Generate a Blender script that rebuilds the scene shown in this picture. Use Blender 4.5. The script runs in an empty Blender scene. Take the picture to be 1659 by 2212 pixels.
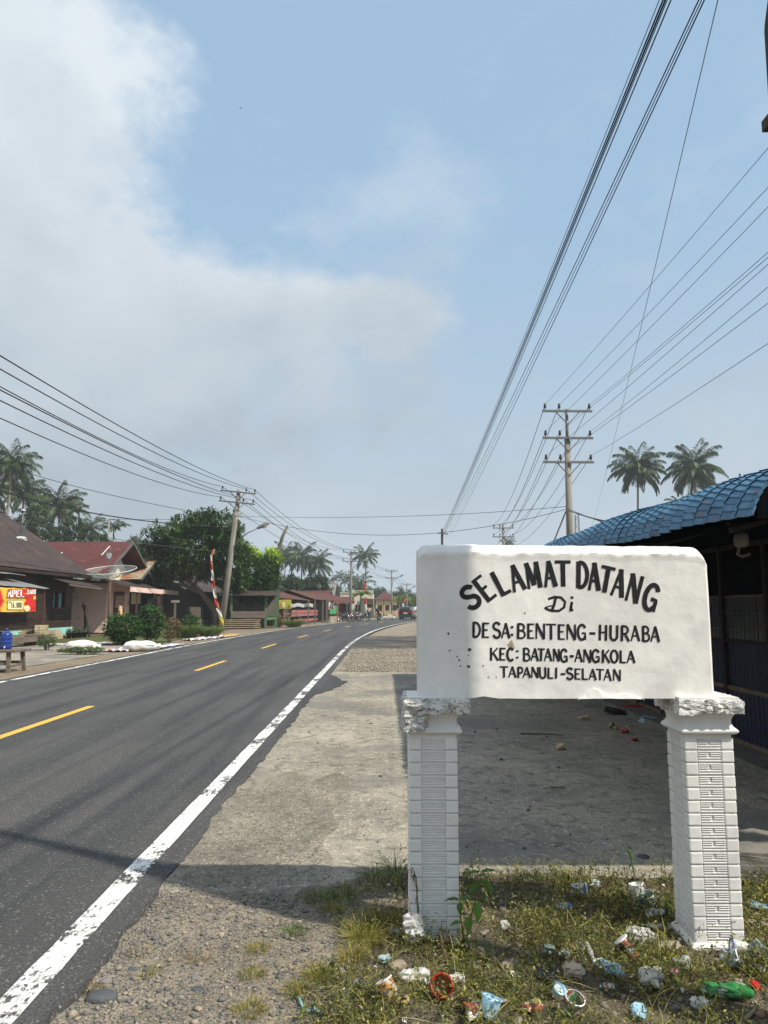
import bpy, bmesh, math, random
import numpy as np
from mathutils import Vector, Matrix, Euler, noise
R = math.radians
PI = math.pi
SC = bpy.context.scene
COL = SC.collection

# ------------------------------------------------------------------ camera
EYE = 1.55                                   # metres above the road
FOC, CXI, CYI, HORIZON = 1600.0, 829.5, 1106.0, 1311.0   # lens measured in a 1659 x 2212 frame
PITCH = math.atan((HORIZON - CYI) / FOC)
cam_d = bpy.data.cameras.new('camera')
cam = bpy.data.objects.new('camera', cam_d); COL.objects.link(cam)
cam.location = (0, 0, EYE); cam.rotation_euler = (R(90) + PITCH, 0, 0)
cam_d.sensor_fit = 'VERTICAL'; cam_d.sensor_height = 24.0; cam_d.lens = 24.0 * FOC / 2212
cam_d.clip_start = 0.05; cam_d.clip_end = 3000
SC.camera = cam

# ------------------------------------------------------------------ sky, sun, exposure
SUN = Vector((0.80, -0.44, 1.0)).normalized()       # towards the sun
SUN_EL = math.asin(SUN.z); SUN_AZ = math.atan2(SUN.x, SUN.y)
world = bpy.data.worlds.new('World'); SC.world = world; world.use_nodes = True
def build_world():
    nt = world.node_tree; nd = nt.nodes; lk = nt.links; nd.clear()
    out = nd.new('ShaderNodeOutputWorld'); bg = nd.new('ShaderNodeBackground'); bg.inputs['Strength'].default_value = 0.121
    sky = nd.new('ShaderNodeTexSky'); sky.sky_type = 'NISHITA'; sky.sun_disc = False
    sky.sun_elevation = SUN_EL; sky.sun_rotation = SUN_AZ; sky.air_density = 1.0; sky.dust_density = 1.3; sky.ozone_density = 1.6; sky.altitude = 0
    tc = nd.new('ShaderNodeTexCoord')
    def m(op, a, b=None, c=None, clamp=False):
        n = nd.new('ShaderNodeMath'); n.operation = op; n.use_clamp = clamp
        for i, q in enumerate((a, b, c)):
            if q is None: continue
            if isinstance(q, (int, float)): n.inputs[i].default_value = q
            else: lk.new(q, n.inputs[i])
        return n.outputs[0]
    sx = nd.new('ShaderNodeSeparateXYZ'); lk.new(tc.outputs['Generated'], sx.inputs[0])
    X, Y, Z = sx.outputs
    def noi(scale, detail, rough, off=(0, 0, 0), sc3=(1, 1, 1)):
        mp = nd.new('ShaderNodeMapping'); mp.inputs['Location'].default_value = off; mp.inputs['Scale'].default_value = sc3
        lk.new(tc.outputs['Generated'], mp.inputs[0])
        n = nd.new('ShaderNodeTexNoise'); n.inputs['Scale'].default_value = scale; n.inputs['Detail'].default_value = detail; n.inputs['Roughness'].default_value = rough
        lk.new(mp.outputs[0], n.inputs['Vector']); return n.outputs['Fac']
    def ss(v, a, b):
        mr = nd.new('ShaderNodeMapRange'); mr.interpolation_type = 'SMOOTHSTEP'
        mr.inputs['From Min'].default_value = a; mr.inputs['From Max'].default_value = b; lk.new(v, mr.inputs['Value']); return mr.outputs[0]
    big = noi(2.3, 7, 0.52, (3.1, 0.4, 1.3), (1, 1, 1.25))
    fine = noi(7.0, 9, 0.60, (0.3, 5.0, 2.0), (1, 1, 1.5))
    # one large bank of cloud fills the sky to the west (-X) and reaches over the road
    az = m('ARCTAN2', X, Y)
    el = m('ARCSINE', Z)
    edge = m('ADD', m('ADD', m('MULTIPLY', ss(el, 0.405, 0.475), -0.27), m('MULTIPLY', ss(el, 0.47, 0.78), -0.15)), m('ADD', m('MULTIPLY', ss(el, 0.34, 0.16), -0.14), 0.055))          # the bank's rim leans west with height
    bank = m('SUBTRACT', edge, az)                                           # > 0 inside
    lobe = m('MULTIPLY', m('MULTIPLY', ss(m('ABSOLUTE', m('SUBTRACT', el, 0.385)), 0.06, 0.0), ss(az, 0.16, 0.0)), 0.10)
    d = m('ADD', m('ADD', m('MULTIPLY', bank, 0.9), lobe), m('ADD', m('MULTIPLY', m('SUBTRACT', big, 0.5), 0.52), m('MULTIPLY', m('SUBTRACT', fine, 0.5), 0.62)))
    c1 = ss(d, -0.05, 0.17)
    thin = m('MULTIPLY', ss(m('ADD', m('MULTIPLY', big, 0.55), m('MULTIPLY', fine, 0.45)), 0.49, 0.66), 0.42)
    low = m('MULTIPLY', ss(el, 0.26, 0.02), ss(fine, 0.40, 0.62))
    cover = m('MAXIMUM', m('MAXIMUM', c1, thin), m('MULTIPLY', low, 0.75), clamp=True)
    # inside the bank: bright billows above, greyer base below
    shade = noi(3.4, 5, 0.5, (7.7, 1.0, 4.0), (1, 1, 1.4))
    lit = m('MULTIPLY', m('ADD', m('MULTIPLY', ss(el, 0.26, 0.58), 0.66), m('MULTIPLY', ss(shade, 0.36, 0.66), 0.42)), 1.0, clamp=True)
    cc = nd.new('ShaderNodeMix'); cc.data_type = 'RGBA'
    cc.inputs['A'].default_value = (2.7, 3.25, 3.75, 1); cc.inputs['B'].default_value = (5.3, 5.8, 6.2, 1); lk.new(lit, cc.inputs['Factor'])
    hz = nd.new('ShaderNodeMix'); hz.data_type = 'RGBA'; hz.inputs['B'].default_value = (2.75, 4.1, 5.5, 1)
    lk.new(sky.outputs[0], hz.inputs['A'])
    lk.new(m('ADD', m('MULTIPLY', ss(el, 0.5, 0.0), 0.12), 0.78), hz.inputs['Factor'])
    h2 = nd.new('ShaderNodeMix'); h2.data_type = 'RGBA'; h2.inputs['B'].default_value = (3.35, 3.95, 4.45, 1); lk.new(hz.outputs['Result'], h2.inputs['A']); lk.new(m('MULTIPLY', ss(el, 0.55, 0.05), 0.88), h2.inputs['Factor'])
    mx = nd.new('ShaderNodeMix'); mx.data_type = 'RGBA'
    lk.new(cover, mx.inputs['Factor']); lk.new(h2.outputs['Result'], mx.inputs['A']); lk.new(cc.outputs['Result'], mx.inputs['B'])
    lk.new(mx.outputs['Result'], bg.inputs['Color']); lk.new(bg.outputs[0], out.inputs['Surface'])
build_world()
sun_d = bpy.data.lights.new('sun', 'SUN'); sun_d.energy = 5.0; sun_d.angle = R(0.85); sun_d.color = (1.0, 0.93, 0.80)
sun = bpy.data.objects.new('sun', sun_d); COL.objects.link(sun)
sun.rotation_euler = SUN.to_track_quat('Z', 'Y').to_euler(); sun.location = (30, -20, 40)
vs = SC.view_settings; vs.view_transform = 'Standard'; vs.look = 'None'; vs.gamma = 1.0; vs.use_curve_mapping = False; vs.exposure = 0.27
cy = SC.cycles; cy.use_denoising = True; cy.max_bounces = 6; cy.diffuse_bounces = 3; cy.glossy_bounces = 3; cy.transmission_bounces = 4
cy.transparent_max_bounces = 12; cy.volume_bounces = 1; cy.caustics_reflective = False; cy.caustics_refractive = False

# ------------------------------------------------------------------ measuring helpers (photo reading -> place in metres)
_c, _s = math.cos(PITCH), math.sin(PITCH)
def _ray(x, y):
    u = x - CXI; v = CYI - y
    return Vector((u, FOC * _c - v * _s, v * _c + FOC * _s))
def gp(x, y, z=0.0):
    r = _ray(x, y); t = (z - EYE) / r.z
    return Vector((r.x * t, r.y * t, z))
def at(x, y, Y):
    r = _ray(x, y); t = Y / r.y
    return Vector((r.x * t, Y, EYE + r.z * t))
def nz(x, y=0.0, z=0.0): return noise.noise(Vector((x, y, z)))

# ------------------------------------------------------------------ materials
MATS = {}
def _base(name):
    m = bpy.data.materials.new(name); m.use_nodes = True
    nt = m.node_tree; b = nt.nodes['Principled BSDF']
    return m, nt, nt.nodes, nt.links, b
def _vec(nd, lk, stretch=None, coord='Object', rand=True):
    tc = nd.new('ShaderNodeTexCoord'); v = tc.outputs[coord]
    if rand:
        oi = nd.new('ShaderNodeObjectInfo'); ml = nd.new('ShaderNodeVectorMath'); ml.operation = 'MULTIPLY_ADD'
        cb = nd.new('ShaderNodeCombineXYZ')
        for i in range(3): lk.new(oi.outputs['Random'], cb.inputs[i])
        lk.new(cb.outputs[0], ml.inputs[0]); ml.inputs[1].default_value = (37, 53, 71); lk.new(v, ml.inputs[2]); v = ml.outputs[0]
    if stretch:
        mp = nd.new('ShaderNodeMapping'); mp.inputs['Scale'].default_value = stretch; lk.new(v, mp.inputs[0]); v = mp.outputs[0]
    return v
def _noise(nd, lk, v, scale, detail=4, rough=0.55):
    n = nd.new('ShaderNodeTexNoise'); n.inputs['Scale'].default_value = scale; n.inputs['Detail'].default_value = detail; n.inputs['Roughness'].default_value = rough
    lk.new(v, n.inputs['Vector']); return n.outputs['Fac']
def _ramp(nd, lk, fac, stops, const=False):
    r = nd.new('ShaderNodeValToRGB'); e = r.color_ramp.elements
    if const: r.color_ramp.interpolation = 'CONSTANT'
    while len(e) < len(stops): e.new(0.5)
    for q, (p, c) in zip(e, stops): q.position = p; q.color = (c[0], c[1], c[2], 1)
    lk.new(fac, r.inputs[0]); return r.outputs[0]
def _mix(nd, lk, a, b, fac, mode='MIX'):
    n = nd.new('ShaderNodeMix'); n.data_type = 'RGBA'; n.blend_type = mode
    for s_, q in (('A', a), ('B', b), ('Factor', fac)):
        if isinstance(q, (int, float)): n.inputs[s_].default_value = q
        elif isinstance(q, tuple): n.inputs[s_].default_value = (q[0], q[1], q[2], 1)
        else: lk.new(q, n.inputs[s_])
    return n.outputs['Result']
def _bump(nd, lk, b, fac, strength, dist=0.01):
    n = nd.new('ShaderNodeBump'); n.inputs['Strength'].default_value = strength; n.inputs['Distance'].default_value = dist
    lk.new(fac, n.inputs['Height']); lk.new(n.outputs[0], b.inputs['Normal'])
def M(name, col, rough=0.8, var=0.18, scale=6.0, bump=0.0, bscale=60.0, metal=0.0, stretch=None, dirt=None, dscale=2.0, dlo=0.5, dhi=0.7, spec=0.3, alpha=None, trans=0.0):
    """plain surface: colour with tonal variation, optional stain colour, fine relief"""
    if name in MATS: return MATS[name]
    m, nt, nd, lk, b = _base(name)
    v = _vec(nd, lk, stretch)
    n = _noise(nd, lk, v, scale, 6, 0.6)
    c = _ramp(nd, lk, n, [(0.28, tuple(q * (1 - var) for q in col)), (0.72, tuple(min(1, q * (1 + var)) for q in col))])
    if dirt:
        n2 = _noise(nd, lk, v, dscale, 7, 0.65)
        mr = _ramp(nd, lk, n2, [(dlo, (0, 0, 0)), (dhi, (1, 1, 1))])
        c = _mix(nd, lk, c, dirt, mr)
    lk.new(c, b.inputs['Base Color']); b.inputs['Roughness'].default_value = rough; b.inputs['Metallic'].default_value = metal
    b.inputs['Specular IOR Level'].default_value = spec
    if bump: _bump(nd, lk, b, _noise(nd, lk, v, bscale, 5, 0.6), bump)
    if alpha is not None: b.inputs['Alpha'].default_value = alpha
    if trans:
        tr = nd.new('ShaderNodeBsdfTranslucent'); lk.new(c, tr.inputs[0]); ms = nd.new('ShaderNodeMixShader'); ms.inputs[0].default_value = trans
        out = [q for q in nd if q.type == 'OUTPUT_MATERIAL'][0]
        lk.new(b.outputs[0], ms.inputs[1]); lk.new(tr.outputs[0], ms.inputs[2]); lk.new(ms.outputs[0], out.inputs['Surface'])
    MATS[name] = m; return m
def leafmat(name, stops, rough=0.45, trans=0.28, spec=0.35):
    """leaf colour picked by each leaf's own 'tint' value"""
    if name in MATS: return MATS[name]
    m, nt, nd, lk, b = _base(name)
    a = nd.new('ShaderNodeAttribute'); a.attribute_name = 'tint'
    c = _ramp(nd, lk, a.outputs['Fac'], stops)
    lk.new(c, b.inputs['Base Color']); b.inputs['Roughness'].default_value = rough; b.inputs['Specular IOR Level'].default_value = spec
    tr = nd.new('ShaderNodeBsdfTranslucent'); tc_ = _mix(nd, lk, c, (1.25, 1.35, 0.5), 1.0, 'MULTIPLY'); lk.new(tc_, tr.inputs[0])
    ms = nd.new('ShaderNodeMixShader'); ms.inputs[0].default_value = trans
    out = [q for q in nd if q.type == 'OUTPUT_MATERIAL'][0]
    lk.new(b.outputs[0], ms.inputs[1]); lk.new(tr.outputs[0], ms.inputs[2]); lk.new(ms.outputs[0], out.inputs['Surface'])
    MATS[name] = m; return m
def printmat(name, cols, scale=14.0, rough=0.35, trans=0.15, stretch=None):
    """printed packaging: hard-edged patches of colour"""
    if name in MATS: return MATS[name]
    m, nt, nd, lk, b = _base(name)
    v = _vec(nd, lk, stretch)
    n = _noise(nd, lk, v, scale, 2, 0.4)
    k = len(cols); lo, hi = 0.34, 0.66
    c = _ramp(nd, lk, n, [(lo + (hi - lo) * i / k if i else 0.0, q) for i, q in enumerate(cols)], True)
    n2 = _noise(nd, lk, v, scale * 3, 4, 0.6)
    c = _mix(nd, lk, c, (0.30, 0.26, 0.20), _ramp(nd, lk, n2, [(0.56, (0, 0, 0)), (0.72, (0.6, 0.6, 0.6))]))
    lk.new(c, b.inputs['Base Color']); b.inputs['Roughness'].default_value = rough
    if trans:
        tr = nd.new('ShaderNodeBsdfTranslucent'); lk.new(c, tr.inputs[0]); ms = nd.new('ShaderNodeMixShader'); ms.inputs[0].default_value = trans
        out = [q for q in nd if q.type == 'OUTPUT_MATERIAL'][0]
        lk.new(b.outputs[0], ms.inputs[1]); lk.new(tr.outputs[0], ms.inputs[2]); lk.new(ms.outputs[0], out.inputs['Surface'])
    MATS[name] = m; return m
def film(name, col, clear=0.55, rough=0.18):
    """thin clear plastic"""
    if name in MATS: return MATS[name]
    m, nt, nd, lk, b = _base(name)
    v = _vec(nd, lk); n = _noise(nd, lk, v, 22, 5, 0.6)
    b.inputs['Base Color'].default_value = (*col, 1); b.inputs['Roughness'].default_value = rough
    a = _ramp(nd, lk, n, [(0.3, (1 - clear - 0.2,) * 3), (0.7, (min(1, 1 - clear + 0.25),) * 3)]); lk.new(a, b.inputs['Alpha'])
    _bump(nd, lk, b, _noise(nd, lk, v, 40, 4, 0.6), 0.5, 0.01)
    MATS[name] = m; return m

# ------------------------------------------------------------------ mesh helpers
def origin(p):
    o = Vector((0, 0, 0))
    while p is not None: o += Vector(p.location); p = p.parent
    return o
def link(me, name, mat, parent=None):
    o = bpy.data.objects.new(name, me); COL.objects.link(o)
    if mat is not None and len(me.materials) == 0: me.materials.append(mat)
    if parent is not None: o.parent = parent
    return o
def np_mesh(name, V, F, tint=None, smooth=False):
    V = np.asarray(V, dtype=np.float32); F = np.asarray(F, dtype=np.int32); k = F.shape[1]
    me = bpy.data.meshes.new(name)
    me.vertices.add(len(V)); me.vertices.foreach_set('co', V.ravel())
    me.loops.add(F.size); me.loops.foreach_set('vertex_index', F.ravel())
    me.polygons.add(len(F)); me.polygons.foreach_set('loop_start', np.arange(0, F.size, k, dtype=np.int32))
    if smooth: me.polygons.foreach_set('use_smooth', np.ones(len(F), dtype=bool))
    me.update(calc_edges=True)
    if tint is not None:
        a = me.attributes.new('tint', 'FLOAT', 'POINT'); a.data.foreach_set('value', np.asarray(tint, dtype=np.float32))
    return me
class MB:
    def __init__(s): s.v = []; s.f = []
    def add(s, vs_, fs_):
        k = len(s.v); s.v += [Vector(q) for q in vs_]; s.f += [tuple(i + k for i in q) for q in fs_]; return s
    def box(s, x0, x1, y0, y1, z0, z1):
        return s.add([(x0, y0, z0), (x1, y0, z0), (x1, y1, z0), (x0, y1, z0), (x0, y0, z1), (x1, y0, z1), (x1, y1, z1), (x0, y1, z1)],
                     [(0, 3, 2, 1), (4, 5, 6, 7), (0, 1, 5, 4), (1, 2, 6, 5), (2, 3, 7, 6), (3, 0, 4, 7)])
    def bar(s, a, b, w, h, up=(0, 0, 1)):
        a = Vector(a); b = Vector(b); d = (b - a).normalized(); u = Vector(up)
        if abs(d.dot(u)) > 0.98: u = Vector((0, 1, 0))
        sd = d.cross(u).normalized(); u2 = sd.cross(d).normalized()
        q = []
        for p in (a, b):
            for i, j in ((-1, -1), (1, -1), (1, 1), (-1, 1)): q.append(p + sd * (i * w / 2) + u2 * (j * h / 2))
        return s.add(q, [(0, 3, 2, 1), (4, 5, 6, 7), (0, 1, 5, 4), (1, 2, 6, 5), (2, 3, 7, 6), (3, 0, 4, 7)])
    def tube(s, pts, r, n=8, cap=True):
        pts = [Vector(p) for p in pts]; k = len(s.v); m_ = len(pts)
        rr = r if isinstance(r, (list, tuple)) else [r] * m_
        up = Vector((0, 0, 1)); prev = None
        for i, p in enumerate(pts):
            d = (pts[min(i + 1, m_ - 1)] - pts[max(i - 1, 0)]).normalized()
            if prev is None:
                a = up if abs(d.dot(up)) < 0.95 else Vector((1, 0, 0)); e1 = d.cross(a).normalized()
            else:
                e1 = (prev - d * prev.dot(d)).normalized()
            prev = e1; e2 = d.cross(e1)
            for j in range(n):
                t = 2 * PI * j / n; s.v.append(p + (e1 * math.cos(t) + e2 * math.sin(t)) * rr[i])
        for i in range(m_ - 1):
            for j in range(n):
                a = k + i * n + j; b = k + i * n + (j + 1) % n; s.f.append((a, b, b + n, a + n))
        if cap:
            s.f.append(tuple(k + j for j in reversed(range(n)))); s.f.append(tuple(k + (m_ - 1) * n + j for j in range(n)))
        return s
    def lathe(s, prof, n=16, c=(0, 0, 0), mat=None, cap=True):
        k = len(s.v); c = Vector(c); m_ = len(prof)
        for r, z in prof:
            for j in range(n):
                t = 2 * PI * j / n; p = Vector((r * math.cos(t), r * math.sin(t), z))
                s.v.append((mat @ p if mat else p) + c)
        for i in range(m_ - 1):
            for j in range(n):
                a = k + i * n + j; b = k + i * n + (j + 1) % n; s.f.append((a, b, b + n, a + n))
        if cap:
            s.f.append(tuple(k + j for j in reversed(range(n)))); s.f.append(tuple(k + (m_ - 1) * n + j for j in range(n)))
        return s
    def grid(s, nu, nv, fn):
        k = len(s.v)
        for j in range(nv + 1):
            for i in range(nu + 1): s.v.append(Vector(fn(i / nu, j / nv)))
        for j in range(nv):
            for i in range(nu):
                a = k + j * (nu + 1) + i; s.f.append((a, a + 1, a + nu + 2, a + nu + 1))
        return s
    def prism(s, pts, ext):
        """closed polygon pts extruded by vector ext"""
        n = len(pts); e = Vector(ext); q = [Vector(p) for p in pts]; q += [p + e for p in q]
        return s.add(q, [tuple(reversed(range(n))), tuple(range(n, 2 * n))] + [(i, (i + 1) % n, n + (i + 1) % n, n + i) for i in range(n)])
    def build(s, name, mat, parent=None, smooth=False, world=True, fix=True):
        o_ = origin(parent) if (world and parent is not None) else Vector((0, 0, 0))
        me = bpy.data.meshes.new(name); me.from_pydata([tuple(p - o_) for p in s.v], [], s.f)
        if fix:
            bm = bmesh.new(); bm.from_mesh(me); bmesh.ops.recalc_face_normals(bm, faces=bm.faces); bm.to_mesh(me); bm.free()
        if smooth: me.polygons.foreach_set('use_smooth', np.ones(len(me.polygons), dtype=bool))
        me.update()
        return link(me, name, mat, parent)
def tag(o, label=None, cat=None, group=None, kind=None):
    if label: o['label'] = label
    if cat: o['category'] = cat
    if group: o['group'] = group
    if kind: o['kind'] = kind
    return o
def thing(name, label, cat, loc=(0, 0, 0), group=None, rz=0.0):
    e = bpy.data.objects.new(name, None); COL.objects.link(e); e.location = loc; e.rotation_euler = (0, 0, rz); e.empty_display_size = 0.2
    return tag(e, label, cat, group)
def copy_tree(o, parent=None):
    c = o.copy(); COL.objects.link(c); c.parent = parent
    for ch in list(o.children): copy_tree(ch, c)
    return c
def bevel(o, w=0.004, seg=2):
    m_ = o.modifiers.new('bevel', 'BEVEL'); m_.width = w; m_.segments = seg; m_.limit_method = 'ANGLE'; m_.angle_limit = R(40); return o
def leaves(P, D, U, L, W, fold=0.15, tint=None, mid=0.45):
    """kite-shaped leaves: base P, direction D, face normal U, length L, width W  -> V, F, tint"""
    P = np.asarray(P, float); D = np.asarray(D, float); U = np.asarray(U, float)
    n = len(P); D /= np.linalg.norm(D, axis=1, keepdims=True) + 1e-9
    S = np.cross(D, U); S /= np.linalg.norm(S, axis=1, keepdims=True) + 1e-9; U = np.cross(S, D)
    L = np.broadcast_to(np.asarray(L, float), (n,))[:, None]; W = np.broadcast_to(np.asarray(W, float), (n,))[:, None]
    a = P; b = P + D * L * mid + S * W / 2 + U * W * fold; c = P + D * L - U * L * 0.10; d = P + D * L * mid - S * W / 2 + U * W * fold
    V = np.stack([a, b, c, d], 1).reshape(-1, 3); F = np.arange(4 * n).reshape(-1, 4)
    T = np.repeat(np.broadcast_to(np.asarray(tint if tint is not None else 0.5, float), (n,)), 4)
    return V, F, T
def join(parts):
    V = []; F = []; T = []; k = 0
    for v, f, t in parts: V.append(v); F.append(f + k); T.append(t); k += len(v)
    return np.concatenate(V), np.concatenate(F), np.concatenate(T)
def unit(rng, n):
    d = rng.normal(size=(n, 3)); return d / np.linalg.norm(d, axis=1, keepdims=True)
# ------------------------------------------------------------------ ground, road
KC = 0.00155
def bend(y):
    """sideways shift of the road: straight, then a gentle right-hand bend, then straight again"""
    if y < 26: return 0.0
    if y < 84: return KC * (y - 26) ** 2
    return KC * 58 ** 2 + 2 * KC * 58 * (y - 84)
LINE_R, LINE_C, LINE_L = -1.46, -4.60, -7.95
def asphalt_mat():
    m, nt, nd, lk, b = _base('asphalt'); v = _vec(nd, lk, None, 'Object', False)
    big = _noise(nd, lk, v, 0.45, 5, 0.6); fine = _noise(nd, lk, v, 85, 3, 0.7)
    vs_ = _vec(nd, lk, (2.2, 0.10, 1), 'Object', False); tr = _noise(nd, lk, vs_, 1.1, 4, 0.55)
    c = _ramp(nd, lk, big, [(0.3, (0.068, 0.067, 0.066)), (0.7, (0.100, 0.098, 0.095))])
    c = _mix(nd, lk, c, (0.036, 0.036, 0.039), _ramp(nd, lk, tr, [(0.46, (0, 0, 0)), (0.62, (0.75, 0.75, 0.75))]))
    vo = nd.new('ShaderNodeTexVoronoi'); vo.inputs['Scale'].default_value = 60; lk.new(v, vo.inputs['Vector'])
    st = _ramp(nd, lk, vo.outputs['Color'], [(0.58, (0, 0, 0)), (0.90, (1, 1, 1))])
    dt = _ramp(nd, lk, vo.outputs['Distance'], [(0.25, (1, 1, 1)), (0.5, (0, 0, 0))])
    c = _mix(nd, lk, c, (0.26, 0.25, 0.235), _mix(nd, lk, st, dt, 1.0, 'MULTIPLY'))
    c = _mix(nd, lk, c, (0.022, 0.022, 0.023), _ramp(nd, lk, fine, [(0.40, (0.8, 0.8, 0.8)), (0.54, (0, 0, 0))]))
    lk.new(c, b.inputs['Base Color']); b.inputs['Roughness'].default_value = 0.78; b.inputs['Specular IOR Level'].default_value = 0.28
    _bump(nd, lk, b, _mix(nd, lk, vo.outputs['Distance'], fine, 0.5), 0.55, 0.012)
    MATS['asphalt'] = m
asphalt_mat()
def paint_mat(name, col, wear=0.5, stretch=(1, 0.55, 1)):
    m, nt, nd, lk, b = _base(name); v = _vec(nd, lk, stretch, 'Object', False)
    n1 = _noise(nd, lk, v, 3.2, 6, 0.7); n2 = _noise(nd, lk, v, 42, 4, 0.75)
    s_ = nd.new('ShaderNodeMath'); s_.operation = 'MULTIPLY_ADD'; lk.new(n1, s_.inputs[0]); s_.inputs[1].default_value = 0.62; 
    k_ = nd.new('ShaderNodeMath'); k_.operation = 'MULTIPLY'; lk.new(n2, k_.inputs[0]); k_.inputs[1].default_value = 0.38; lk.new(k_.outputs[0], s_.inputs[2])
    a = _ramp(nd, lk, s_.outputs[0], [(wear - 0.06, (1, 1, 1)), (wear, (0, 0, 0))])
    # wheel-worn inner edge
    c = _ramp(nd, lk, n2, [(0.3, tuple(q * 0.86 for q in col)), (0.7, col)])
    lk.new(c, b.inputs['Base Color']); lk.new(a, b.inputs['Alpha']); b.inputs['Roughness'].default_value = 0.7
    MATS[name] = m
paint_mat('white paint', (0.80, 0.79, 0.76), 0.555); paint_mat('yellow paint', (0.72, 0.42, 0.06), 0.64)
def ground_mat(name, c1, c2, speck, sc=1.0, pebble=0.35, bump=0.6, patch=None):
    m, nt, nd, lk, b = _base(name); v = _vec(nd, lk, None, 'Object', False)
    big = _noise(nd, lk, v, 0.9 * sc, 7, 0.62); mid = _noise(nd, lk, v, 9 * sc, 6, 0.65); fine = _noise(nd, lk, v, 120, 3, 0.7)
    c = _ramp(nd, lk, big, [(0.3, c1), (0.7, c2)])
    c = _mix(nd, lk, c, tuple(q * 0.55 for q in c1), _ramp(nd, lk, mid, [(0.34, (0.75, 0.75, 0.75)), (0.5, (0, 0, 0))]))
    vo = nd.new('ShaderNodeTexVoronoi'); vo.inputs['Scale'].default_value = 55; lk.new(v, vo.inputs['Vector'])
    st = _ramp(nd, lk, vo.outputs['Color'], [(1 - pebble, (0, 0, 0)), (min(1, 1.05 - pebble), (1, 1, 1))])
    dt = _ramp(nd, lk, vo.outputs['Distance'], [(0.3, (1, 1, 1)), (0.5, (0, 0, 0))])
    c = _mix(nd, lk, c, speck, _mix(nd, lk, st, dt, 1.0, 'MULTIPLY'))
    c = _mix(nd, lk, c, tuple(q * 0.4 for q in c1), _ramp(nd, lk, fine, [(0.36, (0.8, 0.8, 0.8)), (0.52, (0, 0, 0))]))
    md2 = _noise(nd, lk, v, 28 * sc, 5, 0.7); c = _mix(nd, lk, c, tuple(min(1, q * 1.35) for q in c2), _ramp(nd, lk, md2, [(0.54, (0, 0, 0)), (0.68, (0.65, 0.65, 0.65))]))
    if patch:
        pn = _noise(nd, lk, v, 0.55, 5, 0.55); c = _mix(nd, lk, c, patch, _ramp(nd, lk, pn, [(0.52, (0, 0, 0)), (0.60, (0.7, 0.7, 0.7))]))
    lk.new(c, b.inputs['Base Color']); b.inputs['Roughness'].default_value = 0.92; b.inputs['Specular IOR Level'].default_value = 0.15
    _bump(nd, lk, b, _mix(nd, lk, mid, vo.outputs['Distance'], 0.4), bump, 0.02)
    MATS[name] = m
ground_mat('dirt', (0.20, 0.155, 0.105), (0.30, 0.24, 0.165), (0.16, 0.15, 0.14), 0.6)
ground_mat('verge dirt', (0.165, 0.140, 0.108), (0.32, 0.275, 0.215), (0.11, 0.108, 0.105), 2.2, 0.4, 0.8)
ground_mat('concrete', (0.205, 0.19, 0.16), (0.45, 0.405, 0.325), (0.12, 0.115, 0.11), 0.8, 0.22, 0.8, (0.17, 0.16, 0.145))
ground_mat('rough concrete', (0.16, 0.145, 0.118), (0.36, 0.32, 0.255), (0.10, 0.098, 0.092), 1.6, 0.5, 1.0)
ground_mat('crushed stone', (0.18, 0.15, 0.11), (0.36, 0.31, 0.235), (0.42, 0.39, 0.34), 1.5, 0.5, 1.0)
ground_mat('old tar', (0.055, 0.053, 0.05), (0.10, 0.095, 0.088), (0.22, 0.20, 0.17), 0.8, 0.25, 0.6, (0.16, 0.145, 0.12))
ground_mat('lawn earth', (0.075, 0.095, 0.03), (0.13, 0.135, 0.05), (0.16, 0.14, 0.09), 1.2, 0.2, 0.7)
def strip(name, x0f, x1f, ys, z, mat, nx=1, zf=None, parent=None):
    b = MB()
    def fn(u, w):
        i = w * (len(ys) - 1); y = ys[int(round(i))]; a, c = x0f(y), x1f(y); x = a + (c - a) * u
        return (x, y, z + (zf(x, y) if zf else 0))
    b.grid(nx, len(ys) - 1, fn)
    o = b.build(name, MATS[mat], parent, fix=False)
    return o
def yrange(a, b, near=0.12, grow=1.03):
    y = a; out = [a]; st = near
    while y + st < b: y += st; out.append(y); st *= grow
    out.append(b); return out
g = MB().grid(40, 40, lambda u, w: ((u - 0.5) * 1240, -120 + w * 740, -0.075)); o = g.build('ground', MATS['dirt'], fix=False)
tag(o, 'brown packed dirt under and around the road', kind='structure')
def edge_r(y):
    e = -1.26 + 0.05 * nz(y * 0.9, 3) + 0.035 * nz(y * 4.1, 7) + 0.016 * nz(y * 15, 1)
    e += 0.62 * max(0, 1 - abs(y - 15.6) / 1.9) ** 0.7 * (0.75 + 0.4 * nz(y * 3.3, 5)) if abs(y - 15.6) < 1.9 else 0
    return e + bend(y)
def edge_l(y): return -8.22 + 0.08 * nz(y * 0.5, 9) + 0.03 * nz(y * 3.0, 2) + bend(y)
ys = yrange(-12, 300, 0.10, 1.0); ys = yrange(-12, 2, 0.5, 1.0)[:-1] + yrange(2, 300, 0.035, 1.006)
road = strip('road', edge_l, edge_r, ys, 0.0, 'asphalt', 6)
tag(road, 'dark asphalt two-lane road bending gently right', kind='structure')
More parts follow.
